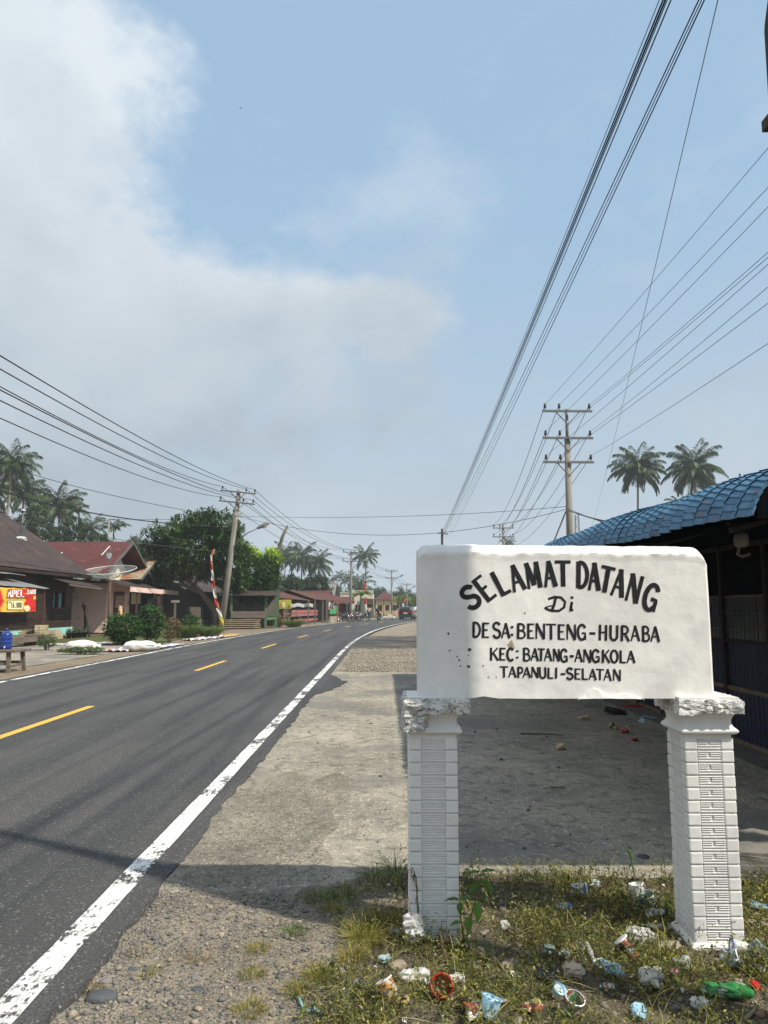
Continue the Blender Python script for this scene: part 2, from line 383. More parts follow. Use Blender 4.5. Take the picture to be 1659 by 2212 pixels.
# vertical broken edge of the asphalt sheet
b = MB()
for i in range(len(ys) - 1):
    if ys[i] < 40: b.add([(edge_r(ys[i]), ys[i], 0), (edge_r(ys[i + 1]), ys[i + 1], 0), (edge_r(ys[i + 1]) + 0.02, ys[i + 1], -0.07), (edge_r(ys[i]) + 0.02, ys[i], -0.07)], [(0, 1, 2, 3)])
b.build('asphalt_edge', MATS['asphalt'], road, fix=False)
def ribbon(name, xc, w, y0, y1, mat, wob=0.006):
    yy = yrange(y0, y1, 0.06, 1.01)
    return strip(name, lambda y: xc + bend(y) - w / 2 + wob * nz(y * 9, 4), lambda y: xc + bend(y) + w / 2 + wob * nz(y * 9, 14), yy, 0.004, mat, 2, parent=road)
ribbon('edge_line', LINE_R, 0.135, -10, 270, 'white paint', 0.012); ribbon('edge_line', LINE_L, 0.13, -10, 270, 'white paint')
for k_ in range(-1, 20):
    y0 = 8.6 + 9.85 * k_; ribbon('centre_dash', LINE_C, 0.125, y0, y0 + 3.35, 'yellow paint')
# concrete apron behind the sign, gravel patch, side drive
def near_ap(x):  # near edge of the apron
    return 4.64 + 0.10 * nz(x * 1.7, 2.2) + 0.05 * nz(x * 6, 4.4)
b = MB()
def apf(u, w):
    x = -1.30 + 6.6 * u; y0 = near_ap(x) if x > -0.15 else 4.35 + 0.25 * nz(x * 2, 8) + 0.06 * nz(x * 9, 3)
    y = y0 + (18.4 + 0.25 * nz(x * 1.5, 6) - y0) * w ** 1.6
    return (x, y, -0.022 + 0.006 * nz(x * 1.3, y * 1.3) - (0.022 if w == 0 else 0))
b.grid(60, 90, apf); ap = b.build('concrete_apron', MATS['concrete'], smooth=True, fix=False)
tag(ap, 'weathered grey concrete apron behind the welcome sign', kind='structure')
b = MB(); b.grid(30, 40, lambda u, w: ((-1.30 + (1.0 + 0.22 * nz(w * 5, 3)) * u), 4.30 + 0.2 * nz(u * 3, 8.8) + (3.0 + 0.6 * nz(u * 4, 2)) * w, -0.010 + 0.004 * nz(u * 9, w * 22) - 0.03 * max(0, 0.06 - w) / 0.06 - 0.02 * max(0, u - 0.9) / 0.1 - 0.02 * max(0, w - 0.9) / 0.1))
tag(b.build('rough_concrete', MATS['rough concrete'], smooth=True, fix=False), 'rough concrete with exposed aggregate beside the asphalt edge', kind='structure')
o = strip('crushed_stone', lambda y: -1.3 + bend(y), lambda y: 5.2, yrange(18.2, 29.5, 0.3, 1), -0.030, 'crushed stone', 20, lambda x, y: 0.02 * nz(x * 1.1, y * 1.1))
tag(o, 'pale crushed stone patch between concrete apron and side drive', kind='structure')
o = strip('side_drive', lambda y: -1.3 + bend(y), lambda y: 14.0, [28.4 + 0.5 * k_ for k_ in range(25)], -0.012, 'old tar', 20, lambda x, y: 0.008 * nz(x * 0.8, y * 0.8))
tag(o, 'patchy old tar side drive joining the road', kind='structure')
o = strip('far_shoulder', lambda y: -1.1 + bend(y), lambda y: 20.0 + bend(y), [40.2 + 3 * k_ for k_ in range(50)], -0.02, 'crushed stone', 10)
tag(o, 'sandy shoulder along the far bend of the road', kind='structure')
# foreground verge with relief
def verge_z(x, y):
    z = -0.030 + 0.022 * nz(x * 1.4, y * 1.4, 3) + 0.010 * nz(x * 5, y * 5, 1)
    if x > 0.2: z -= 0.03 * min(1, (x - 0.2))
    return z
ys = [1.6 + 0.04 * k_ for k_ in range(92)]
def vr(u, w):
    y = 1.6 + 3.75 * w; x = edge_r(y) - 0.0 + 0.006 + (4.6 - edge_r(y)) * u
    z = verge_z(x, y); 
    if y > 4.3: z = z + (-0.046 - z) * min(1, (y - 4.3) / 0.5)
    return (x, y, z)
o = MB().grid(150, 94, vr).build('verge', MATS['verge dirt'], smooth=True, fix=False)
tag(o, 'stony dirt verge with weeds in front of the welcome sign', kind='structure')
ground_mat('weed soil', (0.075, 0.062, 0.046), (0.15, 0.125, 0.09), (0.20, 0.18, 0.15), 2.6, 0.3, 0.9)
def ws(u, w):
    y = 2.2 + 2.5 * w; x0 = -0.22 + 0.14 * (y - 3.0) + 0.16 * nz(y * 2.2, 5) + 0.05 * nz(y * 9, 2); x = x0 + (4.4 - x0) * u; return (x, y, gz_(x, y) + (0.004 if u > 0.004 and w < 0.99 else -0.02))
def gz_(x, y):
    z = verge_z(x, y); return z + (-0.046 - z) * min(1, (y - 4.3) / 0.5) if y > 4.3 else z
tag(MB().grid(120, 70, ws).build('weed_soil', MATS['weed soil'], smooth=True, fix=False), 'dark littered soil under the weeds', kind='structure')
# left side: shoulder, yard
o = strip('roadside_shoulder', lambda y: -11.6 + bend(y) + 0.6 * nz(y * 0.2, 3), lambda y: edge_l(y) + 0.05, yrange(8, 180, 0.5, 1.01), -0.012, 'dirt', 12, lambda x, y: 0.012 * nz(x, y))
tag(o, 'sandy dirt shoulder along the far side of the road', kind='structure')
b = MB(); b.grid(24, 40, lambda u, w: (-17.2 + 7.9 * u + 0.3 * nz(w * 9, 2), 14 + 20.5 * w, -0.002 + 0.012 * nz(u * 8, w * 20)))
tag(b.build('yard_slab', MATS['concrete'], smooth=True, fix=False), 'cracked pale concrete yard in front of the timber house', kind='structure')
b = MB(); b.grid(24, 30, lambda u, w: (-16.8 + 7.2 * u + 0.4 * nz(w * 7, 5), 31.2 + 11 * w + 0.5 * nz(u * 6, 1), 0.012 + 0.015 * nz(u * 8, w * 12)))
tag(b.build('lawn', MATS['lawn earth'], smooth=True, fix=False), 'mossy green ground in front of the pink house', kind='structure')
# ------------------------------------------------------------------ welcome sign
def white_mat(name, gray=0.0):
    m, nt, nd, lk, b = _base(name); v = _vec(nd, lk, None, 'Object', False)
    n = _noise(nd, lk, v, 5, 6, 0.6); f = _noise(nd, lk, v, 38, 5, 0.6); g_ = _noise(nd, lk, v, 150, 3, 0.6)
    c = _ramp(nd, lk, n, [(0.3, (0.66, 0.65, 0.625)), (0.7, (0.785, 0.775, 0.75))])
    c = _mix(nd, lk, c, (0.62, 0.55, 0.42), _ramp(nd, lk, _noise(nd, lk, v, 3.1, 6, 0.7), [(0.60, (0, 0, 0)), (0.80, (0.45, 0.45, 0.45))]))
    if gray:
        pit = _noise(nd, lk, v, 55, 6, 0.75)
        c = _mix(nd, lk, c, (0.07, 0.068, 0.065), _ramp(nd, lk, pit, [(0.38, (1, 1, 1)), (0.47, (0, 0, 0))]))
        c = _mix(nd, lk, c, (0.36, 0.355, 0.34), _ramp(nd, lk, _noise(nd, lk, v, 22, 5, 0.7), [(0.45, (0, 0, 0)), (0.58, (gray, gray, gray))]))
        _bump(nd, lk, b, _mix(nd, lk, pit, f, 0.4), 1.0, 0.012)
    else:
        _bump(nd, lk, b, _mix(nd, lk, f, g_, 0.35), 0.32, 0.006)
    lk.new(c, b.inputs['Base Color']); b.inputs['Roughness'].default_value = 0.55; b.inputs['Specular IOR Level'].default_value = 0.35
    MATS[name] = m
white_mat('white wall paint'); white_mat('broken concrete', 0.8)
M('black sign paint', (0.012, 0.012, 0.013), 0.45, 0.4, 30)
M('bare plaster', (0.36, 0.30, 0.20), 0.9, 0.3, 60); M('pitted hole', (0.10, 0.075, 0.05), 0.95, 0.4, 80)
SIGN = thing('welcome_sign', 'white plastered concrete welcome sign with black hand-painted lettering on two brick-patterned pillars', 'sign', (0.92, 3.88, -0.05))
YF = 3.775
BX0, BX1, BZ0, BZ1 = 0.172, 1.648, 1.098, 1.862
def face_y(x, z):
    d = 0.0045 * nz(x * 3.1, z * 3.1, 5) + 0.0022 * nz(x * 9, z * 9, 2) + 0.0010 * nz(x * 26, z * 26, 8)
    return YF + d
def top_z(x):
    t = min(x - BX0, BX1 - x); drop = max(0.0, (0.05 - t) / 0.05)
    right = max(0, (x - 1.58) / 0.065)
    return BZ1 + 0.012 - 0.012 * x / 1.5 + 0.005 * nz(x * 6, 1.1) + 0.003 * nz(x * 19, 4) - 0.030 * drop ** 2 - 0.018 * right ** 2
def bot_z(x): return BZ0 + 0.003 * nz(x * 5, 9.3) + 0.002 * nz(x * 20, 3) + (0.010 * max(0, 1 - abs(x - 0.50) / 0.07) if x < 0.6 else 0)
prof_n = 46
def board_pt(u, w):
    x = BX0 + (BX1 - BX0) * u; tz = top_z(x); bz = bot_z(x)
    ch = 0.052 + 0.010 * nz(x * 7, 7.7)                    # chamfer height
    if w <= 0.62:
        z = bz + (tz - ch - bz) * (w / 0.62); y = face_y(x, z) - 0.004 * max(0, (w - 0.60) / 0.02) * (1 + nz(x * 15, 2))
    elif w <= 0.70:
        t = (w - 0.62) / 0.08; z = tz - ch + ch * (t ** 0.8) * 0.96; y = face_y(x, z) + 0.055 * t ** 1.2 - 0.004 * (1 - t) + 0.004 * nz(x * 22, t * 3)
    elif w <= 0.80:
        t = (w - 0.70) / 0.10; z = tz - ch * 0.04 + 0.002 * nz(x * 12, t * 4) + 0.002 * math.sin(t * PI); y = YF + 0.055 + 0.10 * t
    else:
        t = (w - 0.80) / 0.20; z = tz - 0.004 - (tz - bz - 0.004) * t; y = YF + 0.155 + 0.045 * min(1, t * 8)
    e = min(x - BX0, BX1 - x) / 0.012
    if e < 1: y = y + (YF + 0.1 - y) * 0.10 * (1 - e) ** 2
    return (x, y, z)
b = MB(); NU, NV = 120, 80; b.grid(NU, NV, board_pt)
for side in (0, NU):
    ring = [j * (NU + 1) + side for j in range(NV + 1)]; b.f.append(tuple(ring) if side else tuple(reversed(ring)))
b.f.append(tuple([i for i in range(NU + 1)] + [NV * (NU + 1) + i for i in reversed(range(NU + 1))]))
BOARD = b.build('board', MATS['white wall paint'], SIGN, smooth=True); BOARD['label'] = 'white plaster board with arched black lettering'
mo = BOARD.modifiers.new('e', 'EDGE_SPLIT'); mo.split_angle = R(35)
# --- lettering: brush strokes that follow the plaster
def arc(cx, cy, rx, ry, a0, a1, n=12): return [(cx + rx * math.cos(R(a0 + (a1 - a0) * i / n)), cy + ry * math.sin(R(a0 + (a1 - a0) * i / n))) for i in range(n + 1)]
GL = {
 'S': [(1, arc(.5, .76, .42, .22, 20, 250, 12) + arc(.5, .27, .44, .25, 85, -165, 12))],
 'E': [(1, [(.14, 0), (.14, 1)]), (.62, [(.14, .95), (1, .95)]), (.62, [(.14, .52), (.8, .52)]), (.62, [(.14, .05), (1, .05)])],
 'L': [(1, [(.14, 0), (.14, 1)]), (.7, [(.14, .06), (1, .06)])],
 'A': [(.62, [(.06, 0), (.5, 1)]), (1.05, [(.48, 1), (.92, 0)]), (.55, [(.24, .34), (.78, .34)])],
 'M': [(.6, [(.06, 0), (.12, 1)]), (1.05, [(.12, 1), (.5, .12)]), (.6, [(.5, .12), (.88, 1)]), (1.05, [(.88, 1), (.93, 0)])],
 'T': [(1, [(.5, 0), (.5, 1)]), (.68, [(0, .95), (1, .95)])],
 'D': [(1, [(.14, 0), (.14, 1)]), (.85, [(.14, .96)] + arc(.34, .5, .56, .46, 90, -90, 14) + [(.14, .04)])],
 'N': [(.62, [(.1, 0), (.1, 1)]), (1.1, [(.1, 1), (.9, 0)]), (.8, [(.9, 0), (.9, 1)])],
 'G': [(1, arc(.5, .5, .42, .47, 35, 318, 20)), (.8, [(.86, .02), (.86, .44), (.5, .44)])],
 'B': [(1, [(.14, 0), (.14, 1)]), (.8, [(.14, .96)] + arc(.44, .745, .36, .215, 90, -90, 9) + [(.14, .53)]), (.8, [(.3, .53)] + arc(.48, .285, .42, .245, 90, -90, 9) + [(.14, .04)])],
 'H': [(1, [(.12, 0), (.12, 1)]), (1, [(.88, 0), (.88, 1)]), (.6, [(.12, .52), (.88, .52)])],
 'U': [(1, [(.12, 1), (.12, .3)] + arc(.5, .32, .38, .28, 180, 360, 10) + [(.88, 1)])],
 'R': [(1, [(.14, 0), (.14, 1)]), (.8, [(.14, .96)] + arc(.44, .72, .38, .24, 90, -90, 9) + [(.14, .48)]), (.95, [(.46, .48), (.95, 0)])],
 'K': [(1, [(.14, 0), (.14, 1)]), (.7, [(.16, .42), (.9, 1)]), (1, [(.38, .58), (.95, 0)])],
 'C': [(1, arc(.55, .5, .44, .47, 45, 315, 16))],
 'O': [(1, arc(.5, .5, .4, .47, 90, 450, 22))],
 'P': [(1, [(.14, 0), (.14, 1)]), (.8, [(.14, .96)] + arc(.46, .70, .40, .26, 90, -90, 9) + [(.14, .44)])],
 'I': [(1, [(.5, 0), (.5, 1)])],
 '-': [(1, [(0, .45), (1, .45)])],
 ':': [(1.1, [(.5, .18), (.5, .32)]), (1.1, [(.5, .66), (.5, .80)])],
}
def z5(x, y):     # a reading on the board face -> (x, z) on the plaster plane
    p = at((1600 + x * 0.78360) / 1.85175, (2100 + y * 0.78360) / 1.85175, YF); return p.x, p.z
def letter(b, ch, bc, tc_, w, sw, cnt):
    """bc, tc_ = bottom / top centre of the letter on the board, w = its width (all metres)"""
    B_ = Vector(bc); T_ = Vector(tc_); up = T_ - B_; rt = Vector((up.y, -up.x)).normalized() * w
    for fac, pl in GL[ch]:
        P = [B_ + up * q[1] + rt * (q[0] - 0.5) for q in pl]
        stroke(b, P, sw * fac, cnt)
def stroke(b, P, width, cnt, taper=False):
    # resample
    Q = [P[0]]
    for i in range(1, len(P)):
        n = max(1, int((P[i] - P[i - 1]).length / 0.009))
        for k in range(1, n + 1): Q.append(P[i - 1].lerp(P[i], k / n))
    cnt[0] += 1; off = 0.0014 + 0.00012 * (cnt[0] % 9); k0 = len(b.v); n = len(Q)
    for i, q in enumerate(Q):
        d = (Q[min(i + 1, n - 1)] - Q[max(i - 1, 0)]).normalized(); s_ = Vector((d.y, -d.x))
        ww = width * (1 + 0.10 * nz(q.x * 40, q.y * 40, cnt[0])) / 2
        if taper: ww *= 0.35 + 0.65 * math.sin(PI * min(1, (i + 2) / n * 0.9))
        for sg in (-1, 1):
            p = q + s_ * ww * sg + d * (0.0015 * nz(cnt[0], i, sg) if i in (0, n - 1) else 0)
            b.v.append(Vector((p.x, face_y(p.x, p.y) - off, p.y)))
    for i in range(n - 1): b.f.append((k0 + 2 * i, k0 + 2 * i + 1, k0 + 2 * i + 3, k0 + 2 * i + 2))
S5 = 0.7836 / 1.85175 * 3.775 / 1600 * 1.01
cnt = [0]; b = MB()
for ch, bx, by, tx, ty, w in [('S', 388, 420, 332, 318, 74), ('E', 474, 378, 388, 268, 56), ('L', 547, 353, 484, 232, 52), ('A', 613, 336, 574, 204, 66), ('M', 689, 323, 668, 190, 66),
        ('A', 770, 316, 757, 183, 60), ('T', 833, 314, 830, 182, 80), ('D', 931, 323, 932, 187, 58), ('A', 990, 334, 992, 192, 56), ('T', 1042, 344, 1066, 212, 72), ('A', 1104, 365, 1131, 226, 62),
        ('N', 1178, 393, 1214, 254, 64), ('G', 1264, 436, 1302, 303, 74)]:
    letter(b, ch, z5(bx, by), z5(tx, ty), w * S5, 24 * S5, cnt)
b.build('lettering', MATS['black sign paint'], BOARD, fix=False)['label'] = 'arched black words SELAMAT DATANG'
b = MB()
Pz = lambda *q: [Vector(z5(*p)) for p in q]
stroke(b, Pz((795, 372), (788, 405), (776, 436)), 13 * S5, cnt); stroke(b, Pz((757, 378), (790, 367), (822, 370), (843, 392), (838, 420), (812, 438), (775, 438), (748, 428), (740, 420)), 12 * S5, cnt)
stroke(b, Pz((740, 421), (770, 412), (792, 415)), 6 * S5, cnt); stroke(b, Pz((878, 392), (872, 425), (868, 436), (884, 432)), 13 * S5, cnt); stroke(b, Pz((879, 364), (877, 376)), 14 * S5, cnt)
b.build('lettering', MATS['black sign paint'], BOARD, fix=False)['label'] = 'black painted word Di'
def text_line(label, items, y0l, y1l, y0r, y1r, xl, xr, sw):
    b = MB()
    for ch, a, c in items:
        t = ((a + c) / 2 - xl) / (xr - xl); yb = y0l + (y0r - y0l) * t; yt = y1l + (y1r - y1l) * t; mx_ = (a + c) / 2
        letter(b, ch, z5(mx_ + random.uniform(-1, 1), yb + random.uniform(-1.5, 1.5)), z5(mx_ + random.uniform(-1, 1), yt + random.uniform(-1.5, 1.5)), (c - a) * S5, sw * S5, cnt)
    b.build('lettering', MATS['black sign paint'], BOARD, fix=False)['label'] = label
random.seed(4)
text_line('black painted line DESA:BENTENG-HURABA', [('D', 370, 412), ('E', 420, 454), ('S', 474, 512), ('A', 518, 562), (':', 565, 577), ('B', 597, 642), ('E', 650, 684), ('N', 692, 740), ('T', 745, 796), ('E', 806, 840), ('N', 850, 898), ('G', 905, 952), ('-', 968, 998), ('H', 1016, 1056), ('U', 1070, 1114), ('R', 1128, 1172), ('A', 1178, 1224), ('B', 1236, 1276), ('A', 1280, 1326)], 575, 495, 597, 517, 370, 1325, 12.5)
text_line('black painted line KEC: BATANG-ANGKOLA', [('K', 458, 502), ('E', 508, 538), ('C', 544, 582), (':', 594, 604), ('B', 628, 666), ('A', 668, 708), ('T', 702, 738), ('A', 736, 776), ('N', 782, 814), ('G', 818, 858), ('-', 866, 886), ('A', 892, 932), ('N', 936, 976), ('G', 980, 1022), ('K', 1032, 1072), ('O', 1072, 1114), ('L', 1122, 1152), ('A', 1158, 1200)], 690, 624, 706, 641, 458, 1200, 11.5)
text_line('black painted line TAPANULI-SELATAN', [('T', 510, 552), ('A', 553, 593), ('P', 600, 630), ('A', 626, 666), ('N', 670, 706), ('U', 711, 746), ('L', 754, 782), ('I', 790, 804), ('-', 820, 843), ('S', 850, 882), ('E', 891, 921), ('L', 930, 958), ('A', 963, 1003), ('T', 1001, 1041), ('A', 1040, 1080), ('N', 1087, 1126)], 776, 720, 796, 738, 510, 1125, 10.5)
def blot(cx, cz, r, seed, mat, off=0.0011):
    x, z = z5(cx, cz); rr = r * S5; b = MB(); pts = []
    for i in range(13):
        a = 2 * PI * i / 13; q = rr * (0.75 + 0.5 * nz(math.cos(a) * 1.7 + seed, math.sin(a) * 1.7)); px, pz = x + q * math.cos(a), z + q * 1.1 * math.sin(a)
        pts.append((px, face_y(px, pz) - off, pz))
    b.add(pts + [(x, face_y(x, z) - off, z)], [(i, (i + 1) % 13, 13) for i in range(13)]); b.build('paint_chip', MATS[mat], BOARD, fix=False)
for k, (x, z, r, mt) in enumerate([(568, 612, 22, 'bare plaster'), (575, 628, 12, 'bare plaster'), (355, 636, 12, 'pitted hole'), (350, 665, 5, 'bare plaster'), (350, 722, 10, 'pitted hole'), (302, 690, 6, 'pitted hole'), (292, 672, 5, 'pitted hole'), (308, 720, 5, 'pitted hole'), (247, 555, 7, 'pitted hole'), (425, 718, 6, 'bare plaster'), (254, 641, 6, 'pitted hole'), (452, 776, 6, 'bare plaster'), (492, 776, 5, 'bare plaster'), (638, 450, 7, 'bare plaster')]):
    blot(x, z, r, k * 3.3, mt)
# chipped plaster step along the lower edge
b = MB(); pr = [(905, 893), (945, 872), (968, 850), (985, 836), (1010, 842), (1035, 862), (1070, 872), (1105, 868), (1150, 862), (1190, 872), (1215, 880), (1245, 894)]
pts = [z5(*q) for q in pr]; top = [(x, face_y(x, z) + 0.0005, z) for x, z in pts]; n = len(top)
lowz = [bot_z(x) - 0.001 for x, z in pts]
b.add([(p[0], p[1] - 0.0105 + 0.002 * nz(p[0] * 40, 3), p[2]) for p in top], []); k0 = len(b.v)
b.add([(p[0], face_y(p[0], lowz[i]) - 0.013, lowz[i]) for i, p in enumerate(top)], []); b.add(top, [])
for i in range(n - 1):
    b.f.append((i, i + 1, k0 + i + 1, k0 + i)); b.f.append((2 * n + i, 2 * n + i + 1, i + 1, i))
b.build('plaster_edge', MATS['white wall paint'], BOARD)
# --- pillars
PW = 0.240
def sq_rings(b, cx, cy, prof, wob=0.0, cap=True):
    """square section swept up: prof = [(half width, z)]"""
    k = len(b.v); n = 12
    for h, z in prof:
        r = 0.008
        for sx, sy in ((1, -1), (1, 1), (-1, 1), (-1, -1)):
            for q in ((sx * h - sx * r, sy * h) if sx * sy < 0 else (sx * h, sy * h - sy * r), (sx * (h - 0.0023), sy * (h - 0.0023)), (sx * h, sy * h - sy * r) if sx * sy < 0 else (sx * h - sx * r, sy * h)):
                b.v.append(Vector((cx + q[0] + wob * nz(q[0] * 30, q[1] * 30, z * 20), cy + q[1] + wob * nz(q[0] * 30, q[1] * 30, z * 20 + 9), z + wob * nz(q[0] * 22, q[1] * 22, z * 9 + 4))))
    for i in range(len(prof) - 1):
        for j in range(n): a = k + i * n + j; c = k + i * n + (j + 1) % n; b.f.append((a, c, c + n, a + n))
    if cap: b.f.append(tuple(k + (len(prof) - 1) * n + j for j in range(n))); b.f.append(tuple(k + j for j in reversed(range(n))))
    return b
def lump(x0, x1, y0, y1, z0, z1, amp, fr, seed, cuts=13, rnd=0.35, octv=4):
    bm = bmesh.new(); bmesh.ops.create_cube(bm, size=2.0); bmesh.ops.subdivide_edges(bm, edges=bm.edges[:], cuts=cuts, use_grid_fill=True)
    c = Vector(((x0 + x1) / 2, (y0 + y1) / 2, (z0 + z1) / 2)); h = Vector(((x1 - x0) / 2, (y1 - y0) / 2, (z1 - z0) / 2)); b = MB()
    for v in bm.verts:
        p = v.co.copy(); s_ = p.normalized() * 1.25; p = p.lerp(s_, rnd)
        q = Vector((c.x + p.x * h.x, c.y + p.y * h.y, c.z + p.z * h.z))
        d = noise.turbulence(q * fr + Vector((seed, seed * 2, 0)), octv, True) - 0.55
        q += v.co.normalized() * amp * d; b.v.append(q)
    bm.verts.index_update(); b.f = [tuple(v.index for v in f.verts) for f in bm.faces]; bm.free(); return b
def course_meshes():
    h = 0.0565; c = MB().box(-0.031, 0.031, -0.031, 0.031, 0, h)
    me_c = bpy.data.meshes.new('brick'); me_c.from_pydata([tuple(p) for p in c.v], [], c.f)
    bm = bmesh.new(); bm.from_mesh(me_c); bmesh.ops.bevel(bm, geom=bm.edges[:], offset=0.0065, segments=2, affect='EDGES', profile=0.6); bm.to_mesh(me_c); bm.free()
    p = MB().box(-0.060, 0.060, 0.003, 0.02, 0, h)
    def rb(x0, x1, z0, z1):   # rounded horizontal rib (half-hexagon section)
        p.add([(x0, 0.003, z0), (x0, -0.0035, (z0 * 2 + z1) / 3), (x0, -0.0035, (z0 + 2 * z1) / 3), (x0, 0.003, z1), (x1, 0.003, z0), (x1, -0.0035, (z0 * 2 + z1) / 3), (x1, -0.0035, (z0 + 2 * z1) / 3), (x1, 0.003, z1)],
              [(0, 1, 5, 4), (1, 2, 6, 5), (2, 3, 7, 6), (0, 3, 2, 1), (4, 5, 6, 7)])
    for z in (0.0025, 0.0155): rb(-0.056, 0.056, z, z + 0.0085)
    for z in (0.0285, 0.0385): rb(-0.056, -0.006, z, z + 0.0075); rb(0.006, 0.056, z, z + 0.0075)
    rb(-0.056, 0.056, 0.0485, 0.0555)
    me_p = bpy.data.meshes.new('ribbed_panel'); me_p.from_pydata([tuple(q) for q in p.v], [], p.f)
    for me in (me_c, me_p): me.materials.append(MATS['white wall paint'])
    return me_c, me_p
ME_C, ME_P = course_meshes()
def pillar(cx, lab, seed):
    cy_ = 3.76 + PW / 2; z0 = -0.07; top = 0.912
    b = sq_rings(MB(), cx, cy_, [(PW / 2 - 0.010, z0 - 0.15), (PW / 2 - 0.010, top + 0.03)]); P = b.build('pillar', MATS['white wall paint'], SIGN); P['label'] = lab
    sq_rings(MB(), cx, cy_, [(PW / 2 + 0.022, z0 - 0.05), (PW / 2 + 0.020, z0 + 0.018), (PW / 2 + 0.004, z0 + 0.034)], 0.006).build('plinth', MATS['white wall paint'], P, smooth=False)
    n = 16; st = (top - z0 - 0.03) / n; rnd = random.Random(seed); o0 = origin(P)
    for k in range(n):
        z = z0 + 0.03 + k * st
        for sx in (-1, 1):
            for sy in (-1, 1):
                o = link(ME_C, 'brick', None, P); o.location = Vector((cx + sx * (PW / 2 - 0.031), cy_ + sy * (PW / 2 - 0.031), z)) - o0
                o.location += Vector((rnd.uniform(-.001, .001), rnd.uniform(-.001, .001), 0)); o.rotation_euler = (0, 0, R(rnd.choice((0, 90, 180, 270)) + rnd.uniform(-1, 1)))
                o.scale = (1, 1, st / 0.0600)
        for a in range(4):
            if a == 1 and sx: pass
            d = Vector((math.sin(R(a * 90)), -math.cos(R(a * 90)), 0)); o = link(ME_P, 'ribbed_panel', None, P)
            o.location = Vector((cx, cy_, z)) + d * (PW / 2 - 0.004) - o0; o.rotation_euler = (0, 0, R(a * 90)); o.scale = (1, 1, st / 0.0605)
    cp = [(PW / 2 - 0.006, top - 0.01), (PW / 2 - 0.004, top + 0.012), (PW / 2 + 0.012, top + 0.018), (PW / 2 + 0.022, top + 0.028), (PW / 2 + 0.022, top + 0.036), (PW / 2 + 0.013, top + 0.046), (PW / 2 + 0.006, top + 0.052),
          (PW / 2 - 0.001, top + 0.066), (PW / 2 - 0.001, top + 0.086), (PW / 2 + 0.007, top + 0.105), (PW / 2 + 0.022, top + 0.122), (PW / 2 + 0.030, top + 0.130)]
    sq_rings(MB(), cx, cy_, cp, 0.0022).build('capital', MATS['white wall paint'], P, smooth=False)
    return P, cy_, top
P1, cy_, top = pillar(0.242, 'white ribbed pillar under the shaded end of the board', 1)
lump(0.092, 0.425, 3.700, 4.05, 1.028, 1.106, 0.030, 19, 3.1, 20, 0.16).build('broken_slab', MATS['broken concrete'], P1)['label'] = 'jagged broken concrete slab with black pits'
lump(0.090, 0.212, 3.712, 3.86, 0.935, 1.06, 0.032, 21, 7.7, 16, 0.45).build('broken_slab', MATS['broken concrete'], P1)['label'] = 'crumbling corner chunk hanging below the slab'
MB().box(0.115, 0.40, 3.735, 4.03, 1.088, 1.1085).build('slab_top', MATS['white wall paint'], P1)
P2, cy_, top = pillar(1.600, 'white ribbed pillar next to the dark shop wall', 2)
lump(1.435, 1.768, 3.700, 4.05, 1.030, 1.100, 0.026, 19, 12.4, 20, 0.14).build('broken_slab', MATS['broken concrete'], P2)['label'] = 'broken concrete slab edge with white paint flecks'
MB().box(1.452, 1.745, 3.728, 4.03, 1.080, 1.1085).build('slab_top', MATS['white wall paint'], P2)

# ------------------------------------------------------------------ shop with the blue tiled roof
def blue_mat():
    m, nt, nd, lk, b = _base('blue roof paint'); v = _vec(nd, lk, None, 'Object', True)
    n = _noise(nd, lk, v, 7, 6, 0.65)
    c = _ramp(nd, lk, n, [(0.25, (0.04, 0.105, 0.17)), (0.55, (0.07, 0.18, 0.30)), (0.8, (0.13, 0.27, 0.40))])
    c = _mix(nd, lk, c, (0.20, 0.075, 0.035), _ramp(nd, lk, _noise(nd, lk, v, 4.2, 7, 0.7), [(0.60, (0, 0, 0)), (0.68, (1, 1, 1))]))
    c = _mix(nd, lk, c, (0.030, 0.040, 0.030), _ramp(nd, lk, _noise(nd, lk, v, 3.3, 6, 0.6), [(0.56, (0, 0, 0)), (0.70, (0.8, 0.8, 0.8))]))
    lk.new(c, b.inputs['Base Color']); b.inputs['Roughness'].default_value = 0.5; b.inputs['Specular IOR Level'].default_value = 0.4
    _bump(nd, lk, b, _noise(nd, lk, v, 30, 4, 0.6), 0.25, 0.01); MATS['blue roof paint'] = m
blue_mat()
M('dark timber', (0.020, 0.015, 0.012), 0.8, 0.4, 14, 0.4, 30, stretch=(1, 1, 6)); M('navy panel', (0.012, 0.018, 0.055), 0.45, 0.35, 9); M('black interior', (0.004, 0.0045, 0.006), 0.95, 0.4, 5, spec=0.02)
M('shop glass', (0.05, 0.06, 0.075), 0.12, 0.4, 4, spec=0.5); M('tan rail', (0.14, 0.105, 0.065), 0.8, 0.3, 12); M('grille steel', (0.03, 0.03, 0.034), 0.5, 0.3, 20); M('cement', (0.16, 0.15, 0.13), 0.9, 0.25, 5, 0.5, 40, dirt=(0.07, 0.075, 0.045), dscale=3)
M('lamp plastic', (0.22, 0.215, 0.20), 0.5, 0.1)
SHOP = thing('shop', 'dark roadside shop with blue metal tile awning behind the sign', 'shop', (5.5, 10.5, 0))
EX, EZ, RY0, PITCH_T = 1.97, 2.035, 3.87, 0.19
def roof_prof():
    pts = [(EX, EZ)]; a = 74.0
    for k in range(8): pts.append((pts[-1][0] + 0.046 * math.cos(R(a)), pts[-1][1] + 0.046 * math.sin(R(a)))); a -= 7.5
    while pts[-1][0] < 4.05: pts.append((pts[-1][0] + 0.16 * math.cos(R(13.5)), pts[-1][1] + 0.16 * math.sin(R(13.5))))
    return pts
RP = roof_prof()
